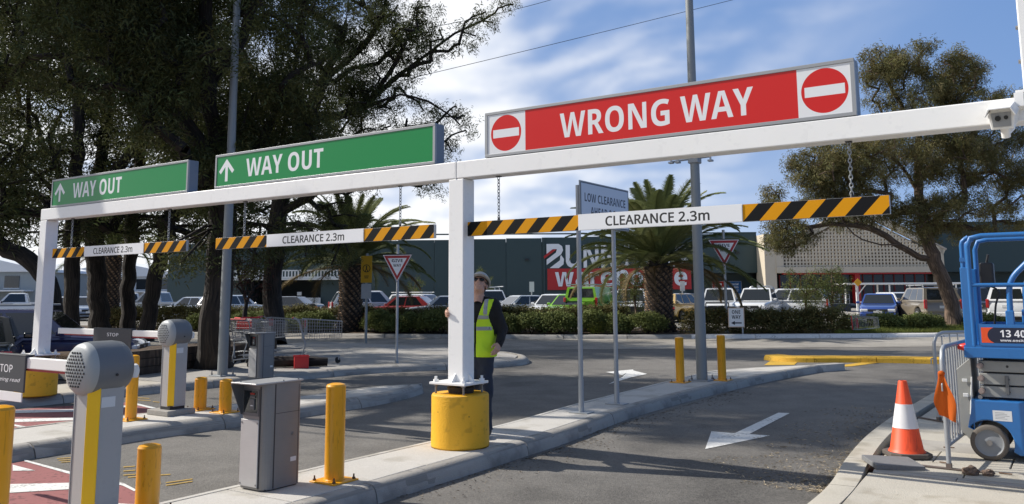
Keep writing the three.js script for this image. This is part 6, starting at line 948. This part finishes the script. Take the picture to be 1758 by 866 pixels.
// ---------------------------------------------------------------- scissor lift
{
  const blue = phys('blue machine paint', lin(0.018, 0.145, 0.42), { roughness: 0.38, map: T.paint, clearcoat: 0.3 }), grey = phys('grey machine paint', lin(0.31, 0.315, 0.30), { roughness: 0.5, map: T.paint });
  const t = thing('scissor_lift', 'blue scissor lift with grey folded arms cut by the right edge', 'scissor lift', [4.63, 0.15, -2.1]), w = 0.80; // x to the right, z from 0 back to -w
  const sh = new THREE.Shape(); sh.moveTo(0, 0.545); sh.lineTo(0, 0.265); sh.lineTo(0.02, 0.255); sh.absarc(0.125, 0.16, 0.2, Math.PI * 0.78, -0.35, true); sh.lineTo(0.36, 0.06); sh.lineTo(1.42, 0.06); sh.absarc(1.66, 0.16, 0.2, Math.PI * 1.12, Math.PI * 0.22, true); sh.lineTo(1.86, 0.265); sh.lineTo(1.86, 0.545); sh.closePath();
  mesh('chassis', mv(side(sh, w - 0.04, 0.012), 0, 0, -w / 2), blue, t);
  for (const [x, z] of [[0.125, -0.03], [1.66, -0.03], [0.125, -w + 0.03], [1.66, -w + 0.03]]) { const o = z > -0.4 ? 1 : -1, wh = mesh('wheel', mv(new THREE.LatheGeometry([[0.11, -0.045], [0.145, -0.045], [0.16, -0.03], [0.16, 0.03], [0.145, 0.045], [0.12, 0.045]].map(([r, y]) => new THREE.Vector2(r, y)), 36).rotateX(Math.PI / 2), x, 0.16, z), std('grey solid tyre', lin(0.13, 0.115, 0.10), { map: T.scuff, roughness: 0.9 }), t); mesh('rim', [mv(new THREE.LatheGeometry([[0, 0.03], [0.03, 0.036], [0.034, 0.03], [0.1, 0.022], [0.122, 0.043]].map(([r, y]) => new THREE.Vector2(r, y)), 30).rotateX(o * Math.PI / 2), x, 0.16, z)], std('grey steel rim', lin(0.22, 0.235, 0.25), { roughness: 0.55 }), wh); mesh('hub', rod([x, 0.16, z + o * 0.03], [x, 0.16, z + o * 0.047], 0.026, 14), M.bolt, wh); }
  // folded arms
  for (const [z, nm] of [[-0.14, 0], [-w + 0.14, 1]]) for (let i = 0; i < 3; i++) { const y = 0.565 + i * 0.118; const b = mesh('scissor_arm', box(1.62, 0.104, 0.06, 0.88, y, z + (i % 2) * 0.01, 0.008), grey, t); mesh('pivot_pin', [rod([0.09, y + 0.06, z + 0.02], [0.09, y + 0.06, z + 0.11], 0.028, 12), rod([0.09, y + 0.06, z + 0.1], [0.09, y + 0.06, z + 0.125], 0.02, 8)], std('pinkish primer steel', lin(0.3, 0.24, 0.22), { metalness: 0.3, roughness: 0.5 }), b); mesh('grease_hole', rod([0.31, y + 0.055, z + 0.03 + (i % 2) * 0.01], [0.31, y + 0.055, z + 0.033 + (i % 2) * 0.01], 0.012, 10), M.black, b); }
  mesh('safety_prop', box(0.03, 0.17, 0.03, 0.30, 0.60, -0.09, 0.004), M.steel_dark, t);
  mesh('link_pin', [rod([0.07, 0.565, -0.7], [0.07, 0.565, -0.08], 0.02, 8)], M.bolt, t);
  // end ladder plate
  mesh('end_plate', mv(side([[-0.135, 0.80], [0.01, 0.93], [0.01, 0.12], [-0.03, 0.145], [-0.135, 0.27]].reverse(), 0.62, 0.006), 0, 0, -w / 2), grey, t); mesh('latch', [box(0.045, 0.03, 0.02, -0.05, 0.70, -0.07, 0.004), box(0.045, 0.035, 0.02, -0.05, 0.56, -0.07, 0.004), rod([-0.02, 0.4, -0.075], [0.01, 0.75, -0.075], 0.008, 6)], M.plate, t);
  // platform
  mesh('platform', [box(1.92, 0.10, w, 0.93, 0.935, -w / 2, 0.008), box(1.92, 0.015, w - 0.02, 0.93, 1.036, -w / 2)], blue, t);
  const tb = mesh('toe_board', [box(1.78, 0.20, 0.012, 1.0, 1.052, -0.01), box(1.78, 0.20, 0.012, 1.0, 1.052, -w + 0.01), box(0.012, 0.2, w - 0.05, 0.105, 1.052, -w / 2)], blue, t);
  mesh('phone_decal', face(1.02, 0.142, 0.635, 1.15, -0.0025), std('decal print', lin(1, 1, 1), { roughness: 0.4, map: print(1024, 143, (c, W, H) => { c.fillStyle = '#161c34'; c.fillRect(0, 0, W, H); c.fillStyle = '#e2501c'; c.fillRect(0, 0, 100, H); c.fillStyle = '#161c34'; c.beginPath(); c.arc(124, H / 2, 72, 0, 7); c.fill(); c.fillStyle = '#e9e9ec'; fitText(c, '13 40 40', 318, H * 0.38, 325, H * 0.46); fitText(c, 'www.onsite.com.au', 330, H * 0.82, 350, H * 0.15); }) }), tb);
  mesh('red_marker', mv(new THREE.LatheGeometry([[0, -0.09], [0.022, -0.085], [0.038, -0.03], [0.04, 0.0]].map(([r, y]) => new THREE.Vector2(r, y)), 16).rotateZ(-Math.PI / 2), -0.002, 1.03, -0.05), std('red plastic lens', lin(0.6, 0.03, 0.02), { roughness: 0.35 }), t);
  // rails: near and far side hoops, mid rails, folding gate tubes
  for (const z of [-0.03, -w + 0.03]) { mesh('guard_rail', [bentPipe([[0.06, 1.04, z], [0.06, 2.09, z], [1.82, 2.09, z], [1.82, 1.04, z]], 0.024, 0.1, 10), rod([0.06, 1.62, z], [1.82, 1.62, z], 0.018, 8)], blue, t); mesh('rail_socket', box(0.075, 0.86, 0.07, 0.02, 0.93, z + (z < -0.4 ? 0.02 : -0.02), 0.008), blue, t); }
  for (const z of [-0.2, -w + 0.2]) mesh('gate_post', [bentPipe([[-0.005, 1.04, z], [-0.005, 2.05, z], [0.06, 2.09, z]], 0.022, 0.08, 8), box(0.05, 0.04, 0.05, -0.005, 1.85, z)], blue, t);
  for (const [x, z] of [[0.37, -0.06], [0.47, -w + 0.08]]) mesh('folding_rail', [bentPipe([[x, 1.05, z], [x + 0.01, 1.66, z], [x + 0.42, 2.08, z]], 0.026, 0.12, 8), box(0.07, 0.14, 0.07, x, 1.24, z, 0.01)], blue, t);
  mesh('entry_gate', [rod([-0.0, 1.3, -0.2], [-0.0, 1.3, -w + 0.2], 0.016, 8), rod([0, 1.72, -0.2], [0, 1.72, -w + 0.2], 0.016, 8)], blue, t);
  mesh('control_box', [box(0.12, 0.22, 0.16, 0.19, 1.62, -0.34, 0.02), rod([0.19, 1.84, -0.34], [0.21, 1.92, -0.33], 0.012, 8)], M.black, t); mesh('cable', tube([[0.2, 1.62, -0.34], [0.28, 1.55, -0.3], [0.24, 1.42, -0.33], [0.2, 1.1, -0.4]], 0.01, 24, 6), M.black, t);
  mesh('tool_bag', mv(new THREE.IcosahedronGeometry(0.12, 2).scale(1.6, 0.6, 0.8), 0.72, 1.3, -0.12), M.black, t);
  // stickers on the chassis
  const st = (x, y, wd, h, draw, n) => mesh(n, face(wd, h, x, y, -0.0185), std('sticker', lin(1, 1, 1), { roughness: 0.5, map: print(128, Math.round(128 * h / wd), draw) }), t); const lines = (c, W, H) => { c.fillStyle = '#d6d8d8'; c.fillRect(0, 0, W, H); c.fillStyle = '#8a8d92'; for (let i = 0; i < 5; i++) c.fillRect(W * 0.12, H * (0.2 + i * 0.14), W * (0.5 + 0.25 * ((i * 37) % 3) / 2), H * 0.045); };
  st(0.245, 0.41, 0.155, 0.095, lines, 'sticker'); st(0.50, 0.335, 0.115, 0.135, (c, W, H) => { lines(c, W, H); c.fillStyle = '#4a5a9a'; c.fillRect(W * 0.2, H * 0.08, W * 0.6, H * 0.1); }, 'sticker'); st(0.60, 0.475, 0.16, 0.12, (c, W, H) => { c.fillStyle = '#dfe0dc'; c.fillRect(0, 0, W, H); c.fillStyle = '#d9b40e'; c.fillRect(W * 0.12, H * 0.3, W * 0.4, H * 0.62); c.fillStyle = '#b3261c'; c.fillRect(W * 0.2, H * 0.4, W * 0.24, H * 0.42); c.fillStyle = '#555'; c.fillRect(W * 0.6, H * 0.35, W * 0.3, H * 0.05); c.fillRect(W * 0.6, H * 0.5, W * 0.3, H * 0.05); }, 'warning_sticker'); st(0.86, 0.20, 0.13, 0.09, lines, 'sticker');
}
// ---------------------------------------------------------------- the man looking up at the beam
{
  function nets(f, lo, hi, cell) { // surface nets of f < 0
    const nx = Math.ceil((hi[0] - lo[0]) / cell) + 1, ny = Math.ceil((hi[1] - lo[1]) / cell) + 1, nz = Math.ceil((hi[2] - lo[2]) / cell) + 1, F = new Float32Array(nx * ny * nz), id = (i, j, k) => (k * ny + j) * nx + i;
    for (let k = 0; k < nz; k++) for (let j = 0; j < ny; j++) for (let i = 0; i < nx; i++) F[id(i, j, k)] = f(lo[0] + i * cell, lo[1] + j * cell, lo[2] + k * cell);
    const vid = new Int32Array(nx * ny * nz).fill(-1), pos = [], idx = [];
    for (let k = 0; k < nz - 1; k++) for (let j = 0; j < ny - 1; j++) for (let i = 0; i < nx - 1; i++) {
      let m = 0; const v = []; for (let c = 0; c < 8; c++) { v[c] = F[id(i + (c & 1), j + ((c >> 1) & 1), k + (c >> 2))]; if (v[c] < 0) m |= 1 << c; } if (m === 0 || m === 255) continue;
      let sx = 0, sy = 0, sz = 0, n = 0; for (const [a, b] of [[0, 1], [2, 3], [4, 5], [6, 7], [0, 2], [1, 3], [4, 6], [5, 7], [0, 4], [1, 5], [2, 6], [3, 7]]) if ((v[a] < 0) !== (v[b] < 0)) { const t = v[a] / (v[a] - v[b]); sx += (a & 1) + t * ((b & 1) - (a & 1)); sy += ((a >> 1) & 1) + t * (((b >> 1) & 1) - ((a >> 1) & 1)); sz += (a >> 2) + t * ((b >> 2) - (a >> 2)); n++; }
      vid[id(i, j, k)] = pos.length / 3; pos.push(lo[0] + (i + sx / n) * cell, lo[1] + (j + sy / n) * cell, lo[2] + (k + sz / n) * cell);
    }
    const q = (a, b, c, d, flip) => { if (a < 0 || b < 0 || c < 0 || d < 0) return; flip ? idx.push(a, c, b, a, d, c) : idx.push(a, b, c, a, c, d); };
    for (let k = 1; k < nz - 1; k++) for (let j = 1; j < ny - 1; j++) for (let i = 1; i < nx - 1; i++) { const s = F[id(i, j, k)] < 0;
      if (s !== F[id(i + 1, j, k)] < 0) q(vid[id(i, j - 1, k - 1)], vid[id(i, j, k - 1)], vid[id(i, j, k)], vid[id(i, j - 1, k)], !s);
      if (s !== F[id(i, j + 1, k)] < 0) q(vid[id(i - 1, j, k - 1)], vid[id(i - 1, j, k)], vid[id(i, j, k)], vid[id(i, j, k - 1)], !s);
      if (s !== F[id(i, j, k + 1)] < 0) q(vid[id(i - 1, j - 1, k)], vid[id(i, j - 1, k)], vid[id(i, j, k)], vid[id(i - 1, j, k)], !s); }
    const g = new THREE.BufferGeometry(); g.setAttribute('position', new THREE.Float32BufferAttribute(pos, 3)); g.setIndex(idx); g.computeVertexNormals(); return g;
  }
  const cap = (a, b, ra, rb) => { const bx = b[0] - a[0], by = b[1] - a[1], bz = b[2] - a[2], l2 = bx * bx + by * by + bz * bz; return (x, y, z) => { let t = ((x - a[0]) * bx + (y - a[1]) * by + (z - a[2]) * bz) / l2; t = t < 0 ? 0 : t > 1 ? 1 : t; const dx = x - a[0] - bx * t, dy = y - a[1] - by * t, dz = z - a[2] - bz * t; return Math.sqrt(dx * dx + dy * dy + dz * dz) - (ra + (rb - ra) * t); }; };
  const smin = (a, b, k) => { const h = Math.max(k - Math.abs(a - b), 0) / k; return Math.min(a, b) - h * h * k * 0.25; };
  const uni = (list, k) => (x, y, z) => { let d = list[0](x, y, z); for (let i = 1; i < list.length; i++) d = smin(d, list[i](x, y, z), k); return d; };
  const flat = (f, s, z0) => (x, y, z) => f(x, y, z0 + (z - z0) * s) / 1.15; // thinner front to back
  const torso = flat(uni([cap([0, 0.95, 0], [0, 1.12, -0.005], 0.165, 0.152), cap([0, 1.12, -0.005], [0, 1.34, 0], 0.152, 0.172), cap([-0.10, 1.40, 0], [0.10, 1.40, 0], 0.125, 0.125), cap([-0.165, 1.45, -0.01], [0.165, 1.45, -0.01], 0.062, 0.062)], 0.09), 1.38, 0);
  const neck = cap([0, 1.46, -0.015], [0, 1.585, 0.005], 0.066, 0.058);
  const SR = [-0.19, 1.45, -0.01], ER = [-0.235, 1.315, 0.28], WR = [-0.134, 1.37, 0.566], SL = [0.19, 1.45, -0.01], EL = [0.272, 1.185, -0.06], WL = [0.285, 1.035, 0.085];
  const armR = uni([cap(SR, ER, 0.06, 0.046), cap(ER, WR, 0.046, 0.031)], 0.04), armL = uni([cap(SL, EL, 0.06, 0.046), cap(EL, WL, 0.046, 0.031)], 0.04);
  const leg = (s) => uni([cap([s * 0.08, 0.93, 0], [s * 0.085, 0.5, 0.02], 0.09, 0.062), cap([s * 0.085, 0.5, 0.02], [s * 0.085, 0.1, -0.02], 0.06, 0.042), cap([s * 0.085, 0.055, -0.03], [s * 0.105, 0.04, 0.14], 0.04, 0.032)], 0.04);
  const legR = leg(-1), legL = leg(1), skin = phys('skin', lin(0.50, 0.29, 0.21), { roughness: 0.5, sheen: 0.1 });
  const man = thing('person', 'man in yellow safety vest and dark jacket looking up behind the middle post', 'person', [-0.065, 0.15, -0.66], 0.26);
  man.scale.set(0.91, 0.985, 0.95);
  // head: built upright about its own centre, then tilted back
  const ell = (c, r) => (x, y, z) => { const a = (x - c[0]) / r[0], b = (y - c[1]) / r[1], d = (z - c[2]) / r[2], l = Math.sqrt(a * a + b * b + d * d); return (l - 1) * Math.min(r[0], r[1], r[2]); };
  const headF = (() => { const parts = [ell([0, 0.035, -0.012], [0.077, 0.092, 0.097]), ell([0, -0.045, 0.03], [0.056, 0.075, 0.062]), cap([0, -0.098, 0.062], [0, -0.1, 0.066], 0.02, 0.02), cap([-0.042, -0.075, 0.012], [0.042, -0.075, 0.012], 0.02, 0.02), cap([0, 0.012, 0.086], [0, -0.026, 0.108], 0.008, 0.0125), cap([-0.013, -0.032, 0.094], [0.013, -0.032, 0.094], 0.007, 0.007), cap([-0.036, 0.03, 0.076], [0.036, 0.03, 0.076], 0.011, 0.011), cap([-0.02, -0.06, 0.086], [0.02, -0.06, 0.086], 0.0065, 0.0065), cap([-0.017, -0.071, 0.084], [0.017, -0.071, 0.084], 0.007, 0.007), cap([-0.045, -0.02, 0.06], [-0.035, -0.04, 0.064], 0.018, 0.014), cap([0.045, -0.02, 0.06], [0.035, -0.04, 0.064], 0.018, 0.014)], ears = [ell([-0.081, -0.008, -0.008], [0.011, 0.031, 0.019]), ell([0.081, -0.008, -0.008], [0.011, 0.031, 0.019])], b = uni(parts, 0.022), nk = cap([0, -0.06, -0.02], [0, -0.17, -0.075], 0.055, 0.056); return (x, y, z) => { let d = b(x, y, z); d = smin(d, nk(x, y, z), 0.03); for (const e of ears) d = smin(d, e(x, y, z), 0.01); const mouth = cap([-0.024, -0.0655, 0.093], [0.024, -0.0655, 0.093], 0.0022, 0.0022)(x, y, z); return Math.max(d, -mouth); }; })();
  const HP = V3(0.012, 1.68, 0.035), HQ = new THREE.Quaternion().setFromEuler(new THREE.Euler(-0.68, 0.22, -0.04, 'YXZ')), HM = new THREE.Matrix4().compose(HP, HQ, V3(1.1, 1.03, 1.06)), onHead = (g) => g.applyMatrix4(HM);
  // hands
  const hand = (W, dir, palmN, side, curl, tk) => { // wrist, pointing direction, palm normal, +1 = thumb on the +x side of dir x normal
    const D = V3(...dir).normalize(), N = V3(...palmN).addScaledVector(V3(...palmN), 0), Nn = N.addScaledVector(D, -N.dot(D)).normalize(), S = D.clone().cross(Nn).multiplyScalar(side), o = V3(...W), P = (a, s, n) => { const p = o.clone().addScaledVector(D, a).addScaledVector(S, s).addScaledVector(Nn, n); return [p.x, p.y, p.z]; }, l = [];
    const palm = [cap(P(0.0, 0, 0), P(0.03, 0, 0), 0.026, 0.024), cap(P(0.03, 0.024, 0), P(0.085, 0.027, 0), 0.017, 0.0145), cap(P(0.03, 0.008, 0), P(0.09, 0.009, 0), 0.017, 0.0145), cap(P(0.03, -0.01, 0), P(0.086, -0.01, 0), 0.017, 0.014), cap(P(0.03, -0.026, 0), P(0.078, -0.028, 0), 0.016, 0.013)], pf = uni(palm, 0.014);
    const fingers = [[0.085, 0.028, 0.038, 0.024, 0.02], [0.09, 0.0095, 0.043, 0.028, 0.022], [0.086, -0.0095, 0.04, 0.026, 0.021], [0.078, -0.028, 0.031, 0.02, 0.018]].map(([a, s, l1, l2, l3], i) => { const c1 = curl * (0.8 + 0.12 * i), c2 = c1 + curl * 0.9, c3 = c2 + curl * 0.6, k0 = P(a, s, 0), st = (p, L, c) => [p[0] + (D.x * Math.cos(c) + Nn.x * Math.sin(c)) * L, p[1] + (D.y * Math.cos(c) + Nn.y * Math.sin(c)) * L, p[2] + (D.z * Math.cos(c) + Nn.z * Math.sin(c)) * L], k1 = st(k0, l1, c1), k2 = st(k1, l2, c2), k3 = st(k2, l3, c3); return uni([cap(k0, k1, 0.0098, 0.0088), cap(k1, k2, 0.0088, 0.008), cap(k2, k3, 0.008, 0.0065)], 0.004); });
    const t0 = P(0.02, 0.026, 0.004), t1 = P(0.05, 0.05, 0.016 * tk), t2 = P(0.078, 0.056, 0.03 * tk), t3 = P(0.098, 0.052, 0.04 * tk), th = uni([cap(t0, t1, 0.0145, 0.0115), cap(t1, t2, 0.0112, 0.0095), cap(t2, t3, 0.0095, 0.0072)], 0.006);
    const f = (x, y, z) => { let d = pf(x, y, z); for (const q of fingers) d = smin(d, q(x, y, z), 0.005); return smin(d, th(x, y, z), 0.01); };
    return nets(f, [W[0] - 0.17, W[1] - 0.17, W[2] - 0.17], [W[0] + 0.17, W[1] + 0.17, W[2] + 0.17], 0.0042);
  };
  const bodyF = uni([torso, neck, armR, armL, legR, legL], 0.045);
  const parts = [nets((x, y, z) => bodyF(x, y, z) + 0.004, [-0.45, -0.01, -0.3], [0.42, 1.62, 0.66], 0.0125), onHead(nets(headF, [-0.12, -0.2, -0.16], [0.12, 0.15, 0.15], 0.0036)), hand([-0.128, 1.372, 0.578], [-0.257, 0.08, 0.966], [0.966, 0, 0.257], 1, 0.66, 0.6), hand([0.286, 1.027, 0.094], [0.0, -0.62, 0.78], [-0.9, -0.25, -0.3], -1, 0.5, 1)];
  mesh('body', join(parts.map((g) => g.deleteAttribute('uv') && g)), skin, man);
  const cloth = (name, f, lo, hi, mat, cell = 0.0125, parent = man) => mesh(name, boxUV(nets(f, lo, hi, cell)), mat, parent);
  const wr = (x, y, z) => 0.012 * (noise3(x * 24 + y * 9, y * 20, z * 24) - 0.5) + 0.016 * (noise3(x * 8 + 4, y * 15 + x * 6, z * 8) - 0.5);
  const jacketM = std('black jacket cloth', lin(0.009, 0.009, 0.010), { roughness: 0.85 }), vestM = std('fluorescent yellow cloth', lin(0.58, 0.86, 0.025), { roughness: 0.75 }), band = std('grey reflective tape', lin(0.36, 0.37, 0.39), { roughness: 0.45, metalness: 0.15 }), jeansM = std('dark denim', lin(0.028, 0.038, 0.062), { map: T.paint, roughness: 0.9 }), bootM = std('dark boots', lin(0.03, 0.024, 0.02), { roughness: 0.6 });
  const upper = uni([torso, armR, armL], 0.05);
  cloth('jacket', (x, y, z) => { const d = upper(x, y, z) - 0.016 - wr(x, y, z); const wrR = (x - WR[0]) ** 2 + (y - WR[1]) ** 2 + (z - WR[2]) ** 2, wrL = (x - WL[0]) ** 2 + (y - WL[1]) ** 2 + (z - WL[2]) ** 2; return Math.max(d, 0.84 - y, 0.028 - Math.sqrt(wrR), 0.028 - Math.sqrt(wrL)); }, [-0.45, 0.8, -0.32], [0.45, 1.62, 0.66], jacketM);
  cloth('collar', (x, y, z) => { const r = Math.hypot(x, (z + 0.01) * 0.95); return Math.max(Math.abs(r - 0.086 - 0.05 * (1.53 - y)) - 0.009, y - 1.555 + 0.05 * sstep(0.0, 0.09, z), 1.44 - y, z > 0.05 ? 0.018 + (1.5 - y) * 0.0 - Math.abs(x) : -1); }, [-0.16, 1.4, -0.16], [0.16, 1.6, 0.16], jacketM, 0.008);
  const vestF = (x, y, z) => torso(x, y, z) - 0.036 - 0.6 * wr(x, y, z) - 0.02 * sstep(1.1, 0.9, y), vee = (x, y, z) => (z > 0 ? 0.012 + Math.max(0, (y - 1.26) * 0.36) - Math.abs(x) : -1);
  const vestClip = (x, y, z) => Math.max(Math.abs(x) - 0.205 + 0.05 * sstep(1.1, 1.4, y) * sstep(1.5, 1.3, y), 0.885 - y - 0.02 * Math.abs(x), y - 1.53, vee(x, y, z), Math.hypot(x, z + 0.01) < 0.1 && y > 1.48 ? 0.01 : -1);
  const vest = cloth('vest', (x, y, z) => Math.max(vestF(x, y, z), -(torso(x, y, z) - 0.02), vestClip(x, y, z)), [-0.28, 0.84, -0.28], [0.28, 1.58, 0.28], vestM, 0.0095);
  const bandAt = (y0, y1) => cloth('reflective_band', (x, y, z) => Math.max(vestF(x, y, z) - 0.006, -(vestF(x, y, z) + 0.006), y0 - y, y - y1, vestClip(x, y, z)), [-0.28, y0 - 0.02, -0.28], [0.28, y1 + 0.02, 0.28], band, 0.009, vest);
  bandAt(1.175, 1.225); bandAt(1.30, 1.35); for (const s of [-1, 1]) cloth('reflective_band', (x, y, z) => Math.max(vestF(x, y, z) - 0.007, -(vestF(x, y, z) + 0.006), Math.abs(x - s * 0.128) - 0.024, 1.35 - y, vestClip(x, y, z)), [-0.28, 1.33, -0.28], [0.28, 1.58, 0.28], band, 0.009, vest);
  mesh('zip', tube([[0, 0.90, 0.197], [0, 1.0, 0.178], [0, 1.12, 0.152], [0, 1.25, 0.165]], 0.005, 16, 5), jacketM, vest);
  const legs = uni([legR, legL, flat(cap([0, 0.95, 0], [0, 1.0, 0], 0.165, 0.16), 1.35, 0)], 0.05);
  cloth('jeans', (x, y, z) => Math.max(legs(x, y, z) - 0.017 - 1.2 * wr(x, y, z) - 0.012 * sstep(0.5, 0.1, y), 0.075 - y, y - 0.99), [-0.35, 0.05, -0.3], [0.35, 1.02, 0.3], jeansM);
  cloth('boots', (x, y, z) => Math.max(Math.min(cap([-0.085, 0.055, -0.035], [-0.108, 0.045, 0.165], 0.052, 0.045)(x, y, z), cap([0.085, 0.055, -0.035], [0.108, 0.045, 0.165], 0.052, 0.045)(x, y, z), cap([-0.085, 0.06, -0.03], [-0.085, 0.17, -0.03], 0.055, 0.055)(x, y, z), cap([0.085, 0.06, -0.03], [0.085, 0.17, -0.03], 0.055, 0.055)(x, y, z)), 0.002 - y), [-0.25, -0.02, -0.14], [0.25, 0.26, 0.26], bootM, 0.011);
  // hard hat, glasses, hair
  const hatM = phys('pale grey hard hat', lin(0.42, 0.42, 0.40), { roughness: 0.5 }), shell = ell([0, 0.055, -0.012], [0.105, 0.105, 0.128]);
  const hat = mesh('hard_hat', boxUV(onHead(nets((x, y, z) => { const d = Math.abs(shell(x, y, z)) - 0.004, brim = Math.max(Math.hypot(x * 1.1, (z + 0.0) * 0.92) - 0.132 - 0.012 * sstep(0, 0.1, z), Math.abs(y - 0.052 + 0.10 * x * x + 0.5 * Math.max(0, z) * Math.max(0, z)) - 0.005, 0.098 - Math.hypot(x * 1.02, (z + 0.012) * 0.82)); return Math.min(Math.max(d, 0.05 - y), brim); }, [-0.16, 0.02, -0.18], [0.16, 0.18, 0.18], 0.005))), hatM, man);
  mesh('hair', boxUV(onHead(nets((x, y, z) => Math.max(ell([0, 0.03, -0.02], [0.083, 0.095, 0.098])(x, y, z), y - 0.055, -0.06 - y, z - 0.02 + 0.3 * (0.05 - y), Math.abs(x) < 0.0 ? 1 : -1), [-0.1, -0.1, -0.15], [0.1, 0.08, 0.06], 0.006))), std('brown hair', lin(0.05, 0.035, 0.025), { roughness: 0.8 }), man);
  const gl = []; for (const s of [-1, 1]) { const e = new THREE.SphereGeometry(0.03, 16, 10).scale(1, 0.66, 0.28); e.rotateY(s * 0.25); e.translate(s * 0.034, 0.012, 0.09); gl.push(e, rod([s * 0.062, 0.016, 0.075], [s * 0.083, 0.012, -0.01], 0.003, 6)); } gl.push(rod([-0.012, 0.018, 0.099], [0.012, 0.018, 0.099], 0.003, 6)); mesh('lips', boxUV(onHead(join([rod([-0.021, -0.0605, 0.0925], [0.021, -0.0605, 0.0925], 0.0042, 8), rod([-0.018, -0.0708, 0.091], [0.018, -0.0708, 0.091], 0.0048, 8)]))), std('lips', lin(0.30, 0.11, 0.09), { roughness: 0.5 }), man);
  mesh('sunglasses', onHead(join(gl)), phys('dark lens', lin(0.008, 0.008, 0.01), { roughness: 0.08 }), man);
}
renderer.render(scene, camera);
